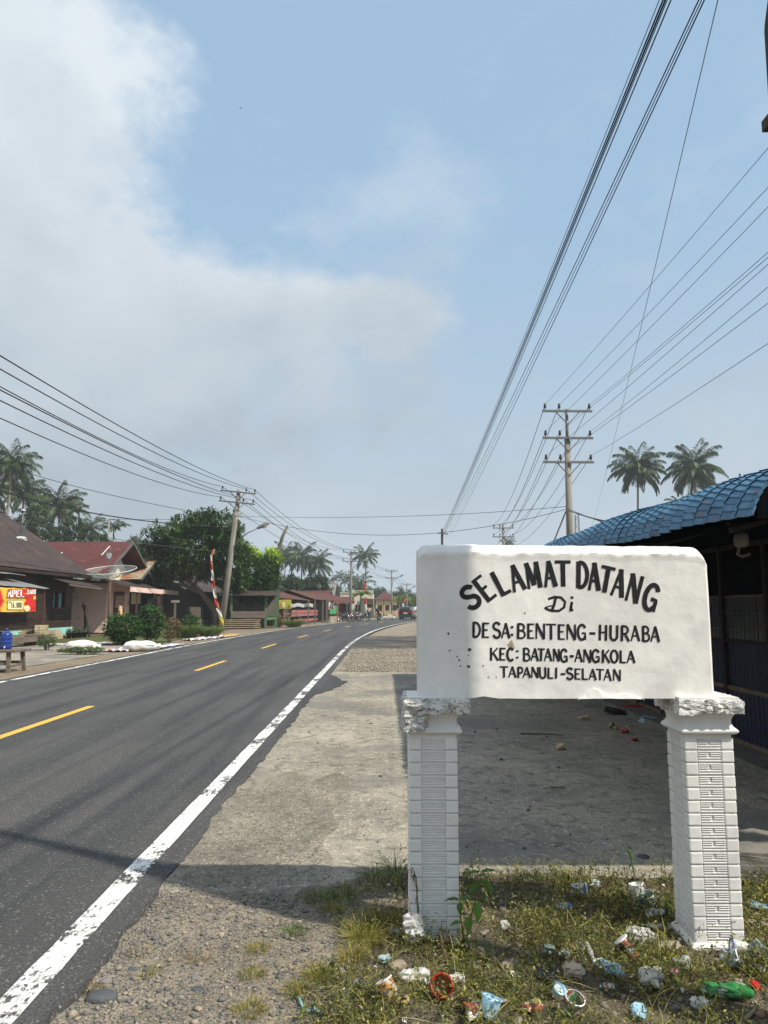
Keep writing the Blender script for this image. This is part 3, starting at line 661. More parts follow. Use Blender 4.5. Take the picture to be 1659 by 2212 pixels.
TS = [(0.0, 0.024), (0.010, 0.027), (0.020, 0.020), (0.030, 0.001), (0.118, 0.0), (0.126, 0.004), (0.150, 0.010), (0.180, 0.022), (0.1945, 0.023)]
def tile_add(b, r, y0, dz=0.0):
    (xa, za), (xb, zb) = RP[r], RP[r + 1]; d = Vector((xb - xa, 0, zb - za)).normalized(); nrm = Vector((-d.z, 0, d.x)); k = len(b.v); n = len(TS)
    rows = []
    for t, lip in ((-0.04, 0.0), (-0.04, 0.008), (0.25, 0.007), (1.0, 0.001)):
        p0 = Vector((xa, 0, za)).lerp(Vector((xb, 0, zb)), t)
        for yy, hh in TS: b.v.append(p0 + nrm * (hh + lip) + Vector((0, y0 + yy, dz)))
    for j in range(3):
        for i in range(n - 1): a = k + j * n + i; b.f.append((a, a + n, a + n + 1, a + 1))
ncol = 68
roof = MB(); roof.grid(2, 6, lambda u, w: (RP[-1][0] + 3.2 * w, RY0 + 13 * u, RP[-1][1] - 0.9 * w)); ROOF = roof.build('roof', MATS['blue roof paint'], SHOP, fix=False); ROOF['label'] = 'faded blue metal tile roof with rust streaks'
def sag(c):
    y = RY0 + c * PITCH_T; return 0.012 * nz(c * 0.35, 2) + 0.010 * math.sin(c * 0.5) + min(0.07, 0.022 * (y - 3.9)) + (-0.03 if c > 25 else 0) * 0
TM = []
for r in range(8):
    b = MB(); tile_add(b, r, 0.0); me = bpy.data.meshes.new('tile'); me.from_pydata([tuple(q) for q in b.v], [], b.f); me.materials.append(MATS['blue roof paint']); TM.append(me)
o0 = origin(ROOF)
for c in range(37):
    for r in range(8):
        o = link(TM[r], 'tile', None, ROOF); o.location = Vector((0.004 * nz(c * 1.3, r), RY0 + c * PITCH_T, sag(c) + 0.003 * nz(c, r * 2.2))) - o0
b = MB()
for c in range(ncol):
    for r in range(0 if c >= 37 else 8, len(RP) - 1): tile_add(b, r, RY0 + c * PITCH_T, sag(c))
tag(b.build('tile_field', MATS['blue roof paint'], ROOF, fix=False), kind='stuff')
RY1 = RY0 + ncol * PITCH_T
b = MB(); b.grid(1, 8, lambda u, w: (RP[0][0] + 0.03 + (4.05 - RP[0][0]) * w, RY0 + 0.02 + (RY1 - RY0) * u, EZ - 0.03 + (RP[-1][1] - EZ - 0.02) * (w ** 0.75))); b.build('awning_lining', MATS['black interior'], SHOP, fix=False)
for k in range(9): y = RY0 + 0.5 + k * 1.55; MB().bar((RP[0][0] + 0.08, y, EZ - 0.02), (3.98, y, 2.56), 0.05, 0.07).build('rafter', MATS['dark timber'], SHOP)
WX = 3.96
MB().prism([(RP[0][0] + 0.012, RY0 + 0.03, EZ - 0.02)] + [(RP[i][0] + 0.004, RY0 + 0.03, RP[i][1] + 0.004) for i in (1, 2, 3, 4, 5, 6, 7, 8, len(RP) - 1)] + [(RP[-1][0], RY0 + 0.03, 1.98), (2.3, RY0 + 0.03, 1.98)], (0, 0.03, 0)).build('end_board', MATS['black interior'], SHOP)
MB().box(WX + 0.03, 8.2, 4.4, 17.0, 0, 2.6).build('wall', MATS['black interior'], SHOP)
MB().box(3.55, WX + 0.03, 4.4, 17.0, -0.03, 0.05).build('door_step', MATS['cement'], SHOP)
for k in range(12):
    y = 4.62 + k * 1.02
    MB().box(WX - 0.04, WX + 0.025, y - 0.035, y + 0.035, 0.05, 2.24).build('door_post', MATS['dark timber'], SHOP)
    D_ = MB().box(WX - 0.012, WX + 0.02, y + 0.040, y + 0.980, 0.10, 0.62).build('door', MATS['navy panel'], SHOP)
    MB().box(WX - 0.03, WX + 0.015, y + 0.037, y + 0.983, 0.052, 0.098).build('bottom_rail', MATS['tan rail'], D_)
    MB().box(WX - 0.03, WX + 0.015, y + 0.037, y + 0.983, 0.622, 0.668).build('middle_rail', MATS['tan rail'], D_)
    MB().box(WX - 0.028, WX + 0.015, y + 0.037, y + 0.983, 1.155, 1.19).build('middle_rail', MATS['dark timber'], D_)
    MB().box(WX - 0.03, WX + 0.02, y + 0.037, y + 0.983, 2.20, 2.25).build('top_rail', MATS['dark timber'], D_)
    MB().box(WX, WX + 0.012, y + 0.04, y + 0.98, 0.67, 1.153).build('pane', MATS['navy panel'], D_)
    MB().box(WX, WX + 0.012, y + 0.04, y + 0.98, 1.192, 1.68).build('pane', MATS['shop glass'], D_)
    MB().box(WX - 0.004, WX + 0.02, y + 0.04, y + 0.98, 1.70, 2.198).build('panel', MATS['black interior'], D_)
    gb = MB()
    for j in range(9): yy = y + 0.12 + j * 0.095; gb.tube([(WX - 0.015, yy, 0.10), (WX - 0.015, yy + 0.008 * math.sin(j * 2.1), 1.66)], 0.006, 5)
    for z in (0.22, 0.36, 0.50, 0.80, 0.98, 1.30, 1.48, 1.66): gb.bar((WX - 0.02, y + 0.04, z), (WX - 0.02, y + 0.98, z), 0.008, 0.008)
    gb.build('grille', MATS['grille steel'], D_)
for k in range(4):
    y = 4.4 + k * 3.9; MB().box(2.16, 2.24, y - 0.04, y + 0.04, -0.03, 2.20).build('awning_post', MATS['dark timber'], SHOP) if k in (3,) else None
p = at(1602, 1178, 5.6)
LMP = thing('ceiling_lamp', 'small pale plastic lamp hanging under the blue roof in the dark', 'lamp', (p.x, p.y, p.z))
b = MB().lathe([(0.012, 0.10), (0.045, 0.085), (0.055, 0.04), (0.05, 0.0), (0.03, -0.015)], 14, p); b.build('housing', MATS['lamp plastic'], LMP, smooth=True)
MB().tube([p + Vector((-0.02, 0, -0.02)), p + Vector((-0.035, 0, -0.07)), p + Vector((0.0, 0, -0.085)), p + Vector((0.06, 0, -0.065))], 0.012, 8).build('bulb', MATS['lamp plastic'], LMP, smooth=True)
MB().tube([p + Vector((0, 0, 0.08)), p + Vector((0.02, 0, 0.55))], 0.006, 6).build('cord', MATS['grille steel'], LMP)
# ------------------------------------------------------------------ utility poles and cables
M('pole concrete', (0.23, 0.215, 0.185), 0.85, 0.22, 3, 0.3, 40, stretch=(1, 1, 0.3), dirt=(0.16, 0.145, 0.12), dscale=2.2); M('galvanised steel', (0.16, 0.165, 0.165), 0.55, 0.25, 8, metal=0.5); M('porcelain', (0.030, 0.022, 0.020), 0.3, 0.3, 10)
M('cable', (0.012, 0.012, 0.016), 0.6, 0.2); M('pale cable', (0.06, 0.065, 0.07), 0.6, 0.2); M('lamp head', (0.22, 0.23, 0.23), 0.45, 0.15, 5, metal=0.3); M('lamp glass', (0.45, 0.46, 0.45), 0.2, 0.1); M('wood pole', (0.055, 0.047, 0.04), 0.9, 0.35, 6, 0.6, 30, stretch=(3, 3, 0.5))
def insulator(b, p, R_=None):
    b.lathe([(0.018, -0.06), (0.018, 0.06), (0.055, 0.07), (0.065, 0.10), (0.04, 0.12), (0.06, 0.14), (0.065, 0.165), (0.04, 0.185), (0.05, 0.21), (0.045, 0.25), (0.02, 0.27)], 10, p)
def utility_pole(label, base, top, arms, r0=0.17, r1=0.11, lean=0.0, mast=0.0, lamp=None, group='concrete utility poles', rz=0.0, thick=1.0):
    """arms: list of (height, [insulator offsets]); returns thing and insulator tops in world space"""
    root = thing('utility_pole', label, 'utility pole', base, group); root.rotation_euler = (0, R(lean), R(rz))
    Mx = Matrix.Translation(base) @ Euler((0, R(lean), R(rz))).to_matrix().to_4x4(); pins = []
    h = top - base[2]; hs = h - mast
    b = MB().tube([(0, 0, -0.6), (0, 0, hs * 0.5), (0, 0, hs)], [r0, (r0 + r1) / 2, r1], 14); b.build('shaft', MATS['pole concrete'], root, smooth=True, world=False)
    if mast: MB().tube([(0, 0, hs - 0.5), (0, 0, h)], 0.065 * thick, 10).build('mast', MATS['galvanised steel'], root, smooth=True, world=False)
    for z, offs in arms:
        zz = z - base[2]; lo, hi = min(offs) - 0.12, max(offs) + 0.12
        A = MB().bar((lo, -r1 - 0.05, zz), (hi, -r1 - 0.05, zz), 0.075 * thick, 0.09 * thick).build('crossarm', MATS['galvanised steel'], root, world=False)
        for s_ in (-1, 1):
            MB().bar((0.02 * s_, -r1 - 0.05, zz - 0.55), (0.5 * s_ * min(1.0, (hi if s_ > 0 else -lo)), -r1 - 0.05, zz - 0.03), 0.04 * thick, 0.04 * thick).build('brace', MATS['galvanised steel'], root, world=False)
        for x in offs:
            b = MB(); insulator(b, Vector((x, -r1 - 0.05, zz + 0.06))); b.build('insulator', MATS['porcelain'], A, smooth=True, world=False); pins.append(Mx @ Vector((x, -r1 - 0.05, zz + 0.27)))
    if lamp:
        lz, reach, rise = lamp
        a = [Vector((0.1, -0.06, lz - 0.6)), Vector((0.16, -0.1, lz + 0.1)), Vector((0.5, -0.3, lz + 0.55)), Vector((reach * 0.6, -0.3, lz + rise * 0.72)), Vector((reach, -0.3, lz + rise))]
        LA = MB().tube(a, 0.04, 8).build('lamp_arm', MATS['galvanised steel'], root, smooth=True, world=False)
        hd = MB(); e = a[-1]; dr = (a[-1] - a[-2]).normalized()
        hd.tube([e, e + dr * 0.12, e + dr * 0.45, e + dr * 0.8, e + dr * 0.95], [0.05, 0.10, 0.15, 0.13, 0.04], 10); hd.build('lamp_head', MATS['lamp head'], LA, smooth=True, world=False)
        MB().tube([e + dr * 0.42 - Vector((0, 0, 0.10)), e + dr * 0.66 - Vector((0, 0, 0.13)), e + dr * 0.86 - Vector((0, 0, 0.07))], [0.06, 0.11, 0.05], 10).build('lamp_lens', MATS['lamp glass'], LA, smooth=True, world=False)
    return root, pins
def quad3(a, m_, c, n=28):
    """smooth run through three points"""
    a, m_, c = Vector(a), Vector(m_), Vector(c); t1 = (m_ - a).length / ((m_ - a).length + (c - m_).length); out = []
    for i in range(n + 1):
        t = i / n; l0 = (t - t1) * (t - 1) / (t1); l1 = t * (t - 1) / (t1 * (t1 - 1)); l2 = t * (t - t1) / (1 - t1); out.append(a * l0 + m_ * l1 + c * l2)
    return out
def wire(label, pts, r=0.011, mat='cable', group=None, sides=5):
    o = MB().tube(pts, r, sides).build('overhead_cable', MATS[mat], fix=False, smooth=True); return tag(o, label, 'cable', group)
def span(label, a, c, sagm=0.5, **kw):
    a, c = Vector(a), Vector(c); return wire(label, quad3(a, (a + c) / 2 - Vector((0, 0, sagm)), c, 20), **kw)
# right-hand row
A3 = [-0.95, -0.35, 0.92]
R1, r1p = utility_pole('tall pole with three crossarms rising behind the sign', (at(1228, 1100, 30.6).x, 30.6, 0), at(1228, 884, 30.6).z, [(at(1228, 889, 30.5).z, A3), (at(1228, 947, 30.5).z, A3), (at(1228, 999, 30.5).z, A3)], 0.17, 0.12, 0.3, 1.25)
R2, r2p = utility_pole('distant two-armed pole just above the top edge of the sign', (at(1087, 1150, 72).x, 72, 0), at(1087, 1133, 72).z, [(at(1087, 1141, 72).z, A3), (at(1087, 1160, 72).z, A3)], 0.17, 0.12)
PIN = ['top left', 'top middle', 'top right', 'lower left', 'lower middle', 'lower right']
ex = [320, 405, 447, 545, 556, 571, 620, 655, 742]; pos_ = ['topmost', 'second', 'third', 'fourth', 'fifth', 'sixth', 'seventh', 'eighth', 'lowest']
order = [0, 1, 3, 2, 4, 5, 6, 7, 8]     # which insulator each run leaves from, highest first at the frame edge
order = [0, 1, 3, 2, 4, 6, 5, 7, 8]
for k, y in enumerate(ex):
    a = r1p[order[k]]; m_ = at(1659, y, 13.0); c = m_ + (m_ - a) * 1.1 + Vector((0, 0, 0.5)); wire('%s thin cable running from the three-armed pole to the right' % pos_[k], quad3(a, m_, c), 0.0062, group='cables on the three-armed pole')
for k in range(6):
    span('cable from the %s insulator of the three-armed pole to the pole behind it' % PIN[k], r1p[[0, 1, 2, 3, 4, 5][k]], r2p[k], 0.9, r=0.013, group='cables strung on to the pole behind')
for k in range(3): span('%s cable from the lowest crossarm running on to the distant pole' % ['left', 'middle', 'right'][k], r1p[6 + k], r2p[3 + k] - Vector((0, 0, 1.2)), 0.7, r=0.012, group='lower cables on to the distant pole')
# pole close on the right, beyond the frame's edge, with its thick bundle
NP = (1.775, 2.93, 0)
NPOLE = thing('roadside_pole', 'dark weathered pole at the very edge of the view', 'utility pole', NP)
MB().tube([(NP[0] + 0.01, NP[1], -0.4), (NP[0], NP[1], 1.5), (NP[0] - 0.005, NP[1], 3.0), (NP[0] - 0.01, NP[1], 3.42), (NP[0] - 0.008, NP[1], 4.08), (NP[0], NP[1], 4.35), (NP[0], NP[1], 6.3)], [0.115, 0.108, 0.104, 0.104, 0.100, 0.062, 0.038], 14).build('shaft', MATS['wood pole'], NPOLE, smooth=True)
MB().box(NP[0] - 0.104, NP[0] + 0.104, NP[1] - 0.104, NP[1] + 0.104, 3.63, 3.68).build('clamp', MATS['wood pole'], NPOLE)
FP = at(955, 1152, 40)
FPOLE = thing('slim_pole', 'slim dark pole behind the corner of the sign gathering the cable bundle', 'utility pole', (FP.x, 40, 0)); MB().tube([(FP.x, 40, -0.3), (FP.x, 40, FP.z + 0.25)], [0.10, 0.06], 8).build('shaft', MATS['wood pole'], FPOLE, smooth=True)
MB().bar((FP.x - 0.25, 39.9, FP.z), (FP.x + 0.3, 39.9, FP.z - 0.05), 0.06, 0.06).build('bracket', MATS['galvanised steel'], FPOLE)
def near_run(px, y0, xx, endy, endx, r, lab, grp, mat='cable'):
    ray_ = _ray(px, y0); t = xx / ray_.x; m_ = Vector((0, 0, EYE)) + ray_ * t; e = at(endx, endy, 39.9); s_ = m_ + (m_ - e).normalized() * 2.2; mid = (m_ + e) / 2
    wire(lab, quad3(s_, m_ * 0.6 + e * 0.4 - Vector((0, 0, 0.16)), e, 40), r, mat, grp)
for k, (px, r) in enumerate([(1419, 0.0028), (1427, 0.0055), (1432, 0.006), (1436, 0.0035), (1444, 0.0045)]):
    near_run(px, 0, 1.66 + 0.01 * k, 1152 + k * 1.5, 953 + k * 1.0, r, ['thin leftmost cable of the bundle sweeping up over the sign', 'thick second cable of the bundle over the sign', 'thickest middle cable of the bundle over the sign', 'fourth cable of the bundle over the sign', 'rightmost cable of the thick bundle over the sign'][k], 'thick cable bundle over the sign')
for k, (px, r) in enumerate([(1503, 0.0042), (1509, 0.003), (1515, 0.0042)]): near_run(px, 0, 1.74, 1158 + k * 3, 957 + k * 5, r, '%s of the three thin cables beside the thick bundle' % ['leftmost', 'middle and thinnest', 'rightmost'][k], 'thin cables beside the bundle')
near_run(1547, 0, 1.80, 1150, 1275, 0.0028, 'single thin cable falling steeply across the other cables', None, 'pale cable')
# left-hand row
L1y = 50.5; l1b = at(479, 1340, L1y)
L1, l1p = utility_pole('leaning two-armed pole with street lamp among the trees', (at(478, 1345, L1y).x, L1y, 0), 9.62, [(9.42, [-1.12, 0.52, 1.12]), (at(505, 1085, L1y).z, [-1.15, 0.42, 1.1])], 0.22, 0.15, 5.9, 0, (5.6, 1.6, 1.45))
L2, l2p = utility_pole('two-armed pole with street lamp behind the market stalls', (at(757, 1300, 92).x, 92, 0), at(760, 1189, 92).z, [(at(760, 1193, 92).z, [-1.0, 0.35, 0.95]), (at(760, 1212.5, 92).z, [-1.0, 0.35, 0.95])], 0.18, 0.12, 0.6, 0, (6.1, 1.3, 1.0))
L3, l3p = utility_pole('two-armed pole with street lamp beside the red hipped roof', (at(846, 1300, 136).x, 136, 0), at(844, 1231, 136).z, [(at(844, 1234, 136).z, [-1.0, 0.35, 0.95]), (at(844, 1249.5, 136).z, [-1.0, 0.35, 0.95])], 0.18, 0.12, 0, 0, (5.9, 1.4, 1.1))
L4, l4p = utility_pole('farthest two-armed pole with street lamp above the car', (at(879, 1300, 172).x, 172, 0), at(879, 1260, 172).z, [(at(879, 1263, 172).z, [-1.0, 0.35, 0.95]), (at(879, 1275, 172).z, [-1.0, 0.35, 0.95])], 0.18, 0.12, 0, 0, (4.9, 1.3, 1.1))
for k, (y, x) in enumerate([(835, -10.0), (797, -8.9), (768, -8.3), (903, -10.2), (865, -9.0), (842, -8.4)]):
    ry = _ray(0, y); t = x / ry.x; m_ = Vector((0, 0, EYE)) + ry * t; a = l1p[k]; c = m_ + (m_ - a) * 0.55 + Vector((0, 0, 1.2))
    wire('%s cable running from the leaning pole to the left' % ['third', 'second', 'topmost', 'lowest', 'fifth', 'fourth'][k], quad3(a, m_, c), 0.016, group='cables on the leaning pole')
for pa, pb, nm in ((l1p, l2p, 'leaning pole and the pole behind the stalls'), (l2p, l3p, 'pole behind the stalls and the next one'), (l3p, l4p, 'two farthest poles')):
    for k in range(6): span('cable on the %s insulators between the %s' % (PIN[k], nm), pa[k], pb[k], 1.1 if pa is l1p else 0.9, r=0.017, mat='cable', group='cables between the %s' % nm)
for k in range(4): span('cable leaving the %s insulator of the farthest pole' % PIN[k], l4p[k], l4p[k] + Vector((14, 30, -0.4)), 1.0, r=0.018, group='cables leaving the farthest pole')
l1s = Vector(at(501, 1112, L1y)); r1s = Vector(at(1224, 1094, 30.6)); r1t = Vector(at(1224, 1100, 30.6))
wire('nearly level cable crossing high over the road between poles', quad3(l1s + Vector((0, 0, -0.1)), at(880, 1115, 40.5), r1s, 40), 0.012, 'pale cable')
wire('sagging cable crossing over the road below the level one', quad3(l1s, at(830, 1156, 41), r1t, 40), 0.013, 'pale cable')
wire('short black drop cable looping from the three-armed pole behind the sign', quad3(at(1222, 1105, 30.5), at(1205, 1148, 29.8), at(1185, 1195, 29), 20), 0.03)
wire('twisted black service cable from the three-armed pole to the shop roof', quad3(at(1229, 1103, 30.5), at(1290, 1122, 18), at(1392, 1136, 7.0), 30), 0.020)
wire('thin cable falling from the three-armed pole to the blue roof', quad3(at(1230, 1100, 30.5), at(1285, 1122, 20), at(1360, 1138, 8.0), 30), 0.010)
wire('long cable falling from the left edge toward the mango tree', quad3(at(0, 999, 30), at(200, 1060, 40), l1s + Vector((0, 0, -0.3)), 30), 0.016)
wire('thick black cable passing in front of the coconut palms', quad3(at(0, 1059, 28), at(187, 1106, 36), l1s + Vector((-0.1, 0, -0.9)), 30), 0.030)
wire('lower slack cable above the dark house roof', quad3(at(0, 1110, 30), at(200, 1156, 38), at(480, 1192, L1y), 30), 0.016, 'pale cable')
sp = at(233, 1180, 78); SP = thing('slim_pole', 'slim pale pole behind the maroon roof with small crosspiece', 'utility pole', (sp.x, 78, 0))
MB().tube([(sp.x, 78, -0.3), (sp.x, 78, at(233, 1121, 78).z)], [0.12, 0.09], 8).build('shaft', MATS['pole concrete'], SP, smooth=True); MB().bar((sp.x - 0.8, 78, 10.6), (sp.x + 0.7, 78, 10.75), 0.08, 0.08).build('crossarm', MATS['galvanised steel'], SP)
wire('thin cable from the slim pale pole to the mango tree', quad3((sp.x, 78, 10.8), at(300, 1122, 66), at(395, 1122, 56), 20), 0.016)
# lattice mast far off
lm = at(1248, 1175, 140); LM = thing('lattice_mast', 'faint steel lattice mast beside the three-armed pole', 'radio mast', (lm.x, 140, 0)); zt = at(1248, 1112, 140).z
for sx, sy in ((-1, -1), (1, -1), (1, 1), (-1, 1)): MB().bar((lm.x + sx * 0.75, 140 + sy * 0.75, -0.2), (lm.x + sx * 0.3, 140 + sy * 0.3, zt), 0.10, 0.10).build('mast_leg', MATS['galvanised steel'], LM)
b = MB(); nl = 26
for k in range(nl):
    za, zb = zt * k / nl, zt * (k + 1) / nl; wa, wb = 0.75 - 0.45 * k / nl, 0.75 - 0.45 * (k + 1) / nl
    s_ = 1 if k % 2 else -1
    b.bar((lm.x - wa * s_, 140 - wa, za), (lm.x + wb * s_, 140 - wb, zb), 0.07, 0.07); b.bar((lm.x - wa, 140 - wa * s_, za), (lm.x - wb, 140 + wb * s_, zb), 0.07, 0.07); b.bar((lm.x - wb, 140 - wb, zb), (lm.x + wb, 140 - wb, zb), 0.06, 0.06)
b.build('lattice', MATS['galvanised steel'], LM)

# ------------------------------------------------------------------ palms
leafmat('palm leaf', [(0.0, (0.018, 0.042, 0.015)), (0.5, (0.036, 0.074, 0.022)), (1.0, (0.13, 0.15, 0.045))], 0.5, 0.22)
leafmat('dry palm leaf', [(0.0, (0.13, 0.075, 0.03)), (1.0, (0.24, 0.15, 0.06))], 0.8, 0.2)
M('palm bark', (0.21, 0.185, 0.15), 0.9, 0.3, 2.5, 0.6, 20, stretch=(1, 1, 6)); M('coconut husk', (0.30, 0.13, 0.035), 0.6, 0.3, 6); M('crown shaft', (0.10, 0.15, 0.05), 0.6, 0.25, 5)
def frond_mesh(e0, dro, L=3.8, seed=0, n=48, dry=False, wid=0.085):
    rng = np.random.default_rng(seed); pts = []; p = np.zeros(3); a = R(e0); m_ = 14
    for i in range(m_ + 1):
        pts.append(p.copy()); t = i / m_; a = R(e0) - R(dro) * t ** 1.35; p = p + np.array([math.cos(a), 0.06 * math.sin(3 * t + seed), math.sin(a)]) * L / m_
    pts = np.array(pts); b = MB().tube([Vector(q) for q in pts], [0.045 * (1 - 0.85 * i / m_) for i in range(m_ + 1)], 4, False)
    Vr = np.array([tuple(q) for q in b.v]); Fr = np.array([q for q in b.f])
    ts = np.repeat(np.linspace(0.10, 0.985, n), 2) + rng.normal(0, 0.006, 2 * n); ts = np.clip(ts, 0.05, 0.995); sd = np.tile([-1, 1], n)
    ix = ts * m_; i0 = np.clip(ix.astype(int), 0, m_ - 1); fr = (ix - i0)[:, None]; P = pts[i0] * (1 - fr) + pts[i0 + 1] * fr; T = pts[i0 + 1] - pts[i0]; T /= np.linalg.norm(T, axis=1, keepdims=True)
    ln = (1.15 * np.sin(PI * (0.16 + 0.76 * ts)) ** 0.7 * rng.uniform(0.85, 1.1, 2 * n)) * L / 3.8
    D = T * (0.55 + 0.35 * ts[:, None]) + np.array([0, 1, 0]) * (sd * rng.uniform(0.55, 0.85, 2 * n))[:, None] + np.array([0, 0, -1]) * (rng.uniform(0.30, 0.95, 2 * n) + 0.35 * ts)[:, None]
    U = np.cross(np.cross(D, [0, 0, 1.0]), D) + rng.normal(0, 0.25, (2 * n, 3))
    V, F, Tn = leaves(P, D, U, ln, wid * L / 3.8 * 1.25, 0.25, np.clip(rng.normal(0.42 if not dry else 0.5, 0.2, 2 * n), 0, 1), 0.35)
    V, F, Tn = join([(Vr, Fr, np.full(len(Vr), 0.8)), (V, F, Tn)])
    me = np_mesh('frond', V, F, Tn); me.materials.append(MATS['dry palm leaf' if dry else 'palm leaf']); return me
FR = {k: [frond_mesh(e, d, 3.8, s_ + 10 * i) for i, s_ in enumerate((1, 5))] for k, e, d in (('up', 78, 62, ), ('hi', 58, 80), ('mid', 34, 78), ('lo', 6, 78), ('hang', -30, 58))}
FRD = frond_mesh(-58, 26, 2.9, 77, 24, True)
ARF = [frond_mesh(60, 95, 1.7, 31, 16, False, 0.15), frond_mesh(28, 80, 1.7, 33, 16, False, 0.15)]
def palm(label, x, y, zc, s=1.0, lean=(0.0, 0.0), nf=26, seed=0, dry=2, nuts=True, r=0.15, full=1.0, group='coconut palms'):
    rnd = random.Random(seed); root = thing('coconut_palm', label, 'palm tree', (x, y, 0), group)
    pts = []; rr = []
    for i in range(9): t = i / 8; pts.append((-lean[0] * (1 - t) ** 1.6, -lean[1] * (1 - t) ** 1.6, -0.3 + (zc + 0.3) * t)); rr.append(r * s * (1.35 - 0.55 * t + 0.25 * max(0, 0.15 - t) / 0.15))
    MB().tube(pts, rr, 9).build('trunk', MATS['palm bark'], root, smooth=True, world=False)
    kinds = (['up'] * 2 + ['hi'] * 5 + ['mid'] * 7 + ['lo'] * 7 + ['hang'] * 8); az = rnd.uniform(0, 6)
    for i in range(nf):
        kd = kinds[int(i * len(kinds) / nf)]; az += 2.399; o = link(rnd.choice(FR[kd]), 'frond', None, root)
        o.location = (0.1 * s * math.cos(az), 0.1 * s * math.sin(az), zc + (0.25 if kd in ('up', 'hi') else 0.0) * s); o.rotation_euler = (R(rnd.uniform(-14, 14)), R(rnd.uniform(-9, 9)), az + rnd.uniform(-0.2, 0.2)); q = s * rnd.uniform(0.92, 1.18) * full; o.scale = (q, q, q)
    for i in range(dry): o = link(FRD, 'dead_frond', None, root); o.location = (0, 0, zc - 0.25 * s); o.rotation_euler = (0, 0, rnd.uniform(0, 6.28)); o.scale = (s * 0.8,) * 3
    if nuts:
        b = MB()
        for i in range(9): a = rnd.uniform(0, 6.28); b.lathe([(0.02, -0.14), (0.10, -0.08), (0.125, 0), (0.09, 0.1), (0.02, 0.14)], 7, (0.28 * math.cos(a), 0.28 * math.sin(a), zc - 0.25 - rnd.uniform(0, 0.35)))
        tag(b.build('coconut_cluster', MATS['coconut husk'], root, smooth=True, world=False), kind='stuff')
    return root
def palm_at(label, px, py, Y, wpx, **kw):
    p = at(px, py, Y); s_ = wpx * Y / 1600 / 7.0; return palm(label, p.x, Y, p.z, s_, **kw)
palm_at('tall coconut palm with curved trunk beside the three-armed pole', 1377, 1012, 104, 112, seed=3, lean=(1.6, 0), nf=46, dry=3)
palm_at('tall coconut palm standing behind the crest of the blue roof', 1499, 1013, 102, 122, seed=8, lean=(0.3, 0), nf=48, dry=2)
palm_at('small palm crown peeping over the blue roof', 1468, 1092, 130, 62, seed=5, nf=20, dry=0, nuts=False)
palm_at('tiny far palm behind the top edge of the sign', 1097, 1172, 190, 34, seed=6, nf=18, dry=0, nuts=False)
palm_at('tallest coconut palm with orange nuts above the dark house', 27, 1003, 92, 112, seed=12, lean=(1.3, 0), nf=36, dry=1)
palm_at('coconut palm half hidden behind the tallest one', 52, 1062, 104, 100, seed=14, lean=(0.5, 0), nf=34, dry=1)
palm_at('coconut palm cut by the left edge of the view', -18, 1055, 98, 100, seed=15, nf=34, dry=1)
palm_at('coconut palm with broad crown behind the ridge of the dark house', 131, 1092, 96, 104, seed=17, nf=34, dry=2, nuts=False)
palm_at('low coconut palm between the slim betel palms', 196, 1140, 112, 72, seed=19, nf=22, dry=0, nuts=False)
palm_at('low palm fronds below the broad crown', 75, 1110, 108, 80, seed=20, nf=22, dry=0, nuts=False)
palm_at('hazy coconut palm partly behind the bright green tree', 616, 1200, 165, 64, seed=21, nf=34, dry=0)
palm_at('broad hazy coconut palm in the middle of the trio', 652, 1205, 150, 78, seed=22, nf=34, dry=1)
palm_at('hazy coconut palm at the end of the trio with drooping frond', 688, 1217, 150, 66, seed=23, nf=32, dry=1)
palm_at('lone tall coconut palm above the cream building', 790, 1202, 175, 62, seed=24, nf=28, dry=1, lean=(0, 0))
palm_at('short palm with spreading fronds beside the flagpole', 780, 1262, 150, 58, seed=25, nf=16, dry=1, nuts=False)
for k, (px, py, w) in enumerate([(735, 1243, 28), (757, 1246, 30), (722, 1250, 26), (746, 1255, 30), (770, 1252, 30)]):
    palm_at('%s far palm in the misty row behind the cream building' % ['second', 'fourth', 'leftmost', 'middle', 'rightmost'][k], px, py, 260, w, seed=40 + k, nf=18, dry=0, nuts=False, group='misty far palms')
def areca(label, px, py, Y, s, seed):
    p = at(px, py, Y); rnd = random.Random(seed); root = thing('betel_palm', label, 'palm tree', (p.x, Y, 0), 'betel palms')
    MB().tube([(0, 0, -0.2), (0.1, 0, p.z * 0.5), (0, 0, p.z)], [0.11, 0.085, 0.07], 8).build('trunk', MATS['palm bark'], root, smooth=True, world=False)
    MB().tube([(0, 0, p.z - 0.9 * s), (0, 0, p.z)], [0.10, 0.07], 8).build('crown_shaft', MATS['crown shaft'], root, smooth=True, world=False)
    o = link(FRD, 'dead_frond', None, root); o.location = (0, 0, p.z - 0.7 * s); o.scale = (0.35,) * 3; az = seed
    for i in range(11): az += 2.399; o = link(ARF[i % 2], 'frond', None, root); o.location = (0, 0, p.z); o.rotation_euler = (0, R(rnd.uniform(-15, 15)), az); o.scale = (s * rnd.uniform(0.85, 1.1),) * 3
areca('slim betel palm in front of the broad coconut crown', 171, 1104, 84, 1.0, 1); areca('slim betel palm beside the tallest coconut trunk', 86, 1098, 88, 1.0, 2); areca('dark betel palm beside the slim pale pole', 246, 1141, 86, 1.15, 3)

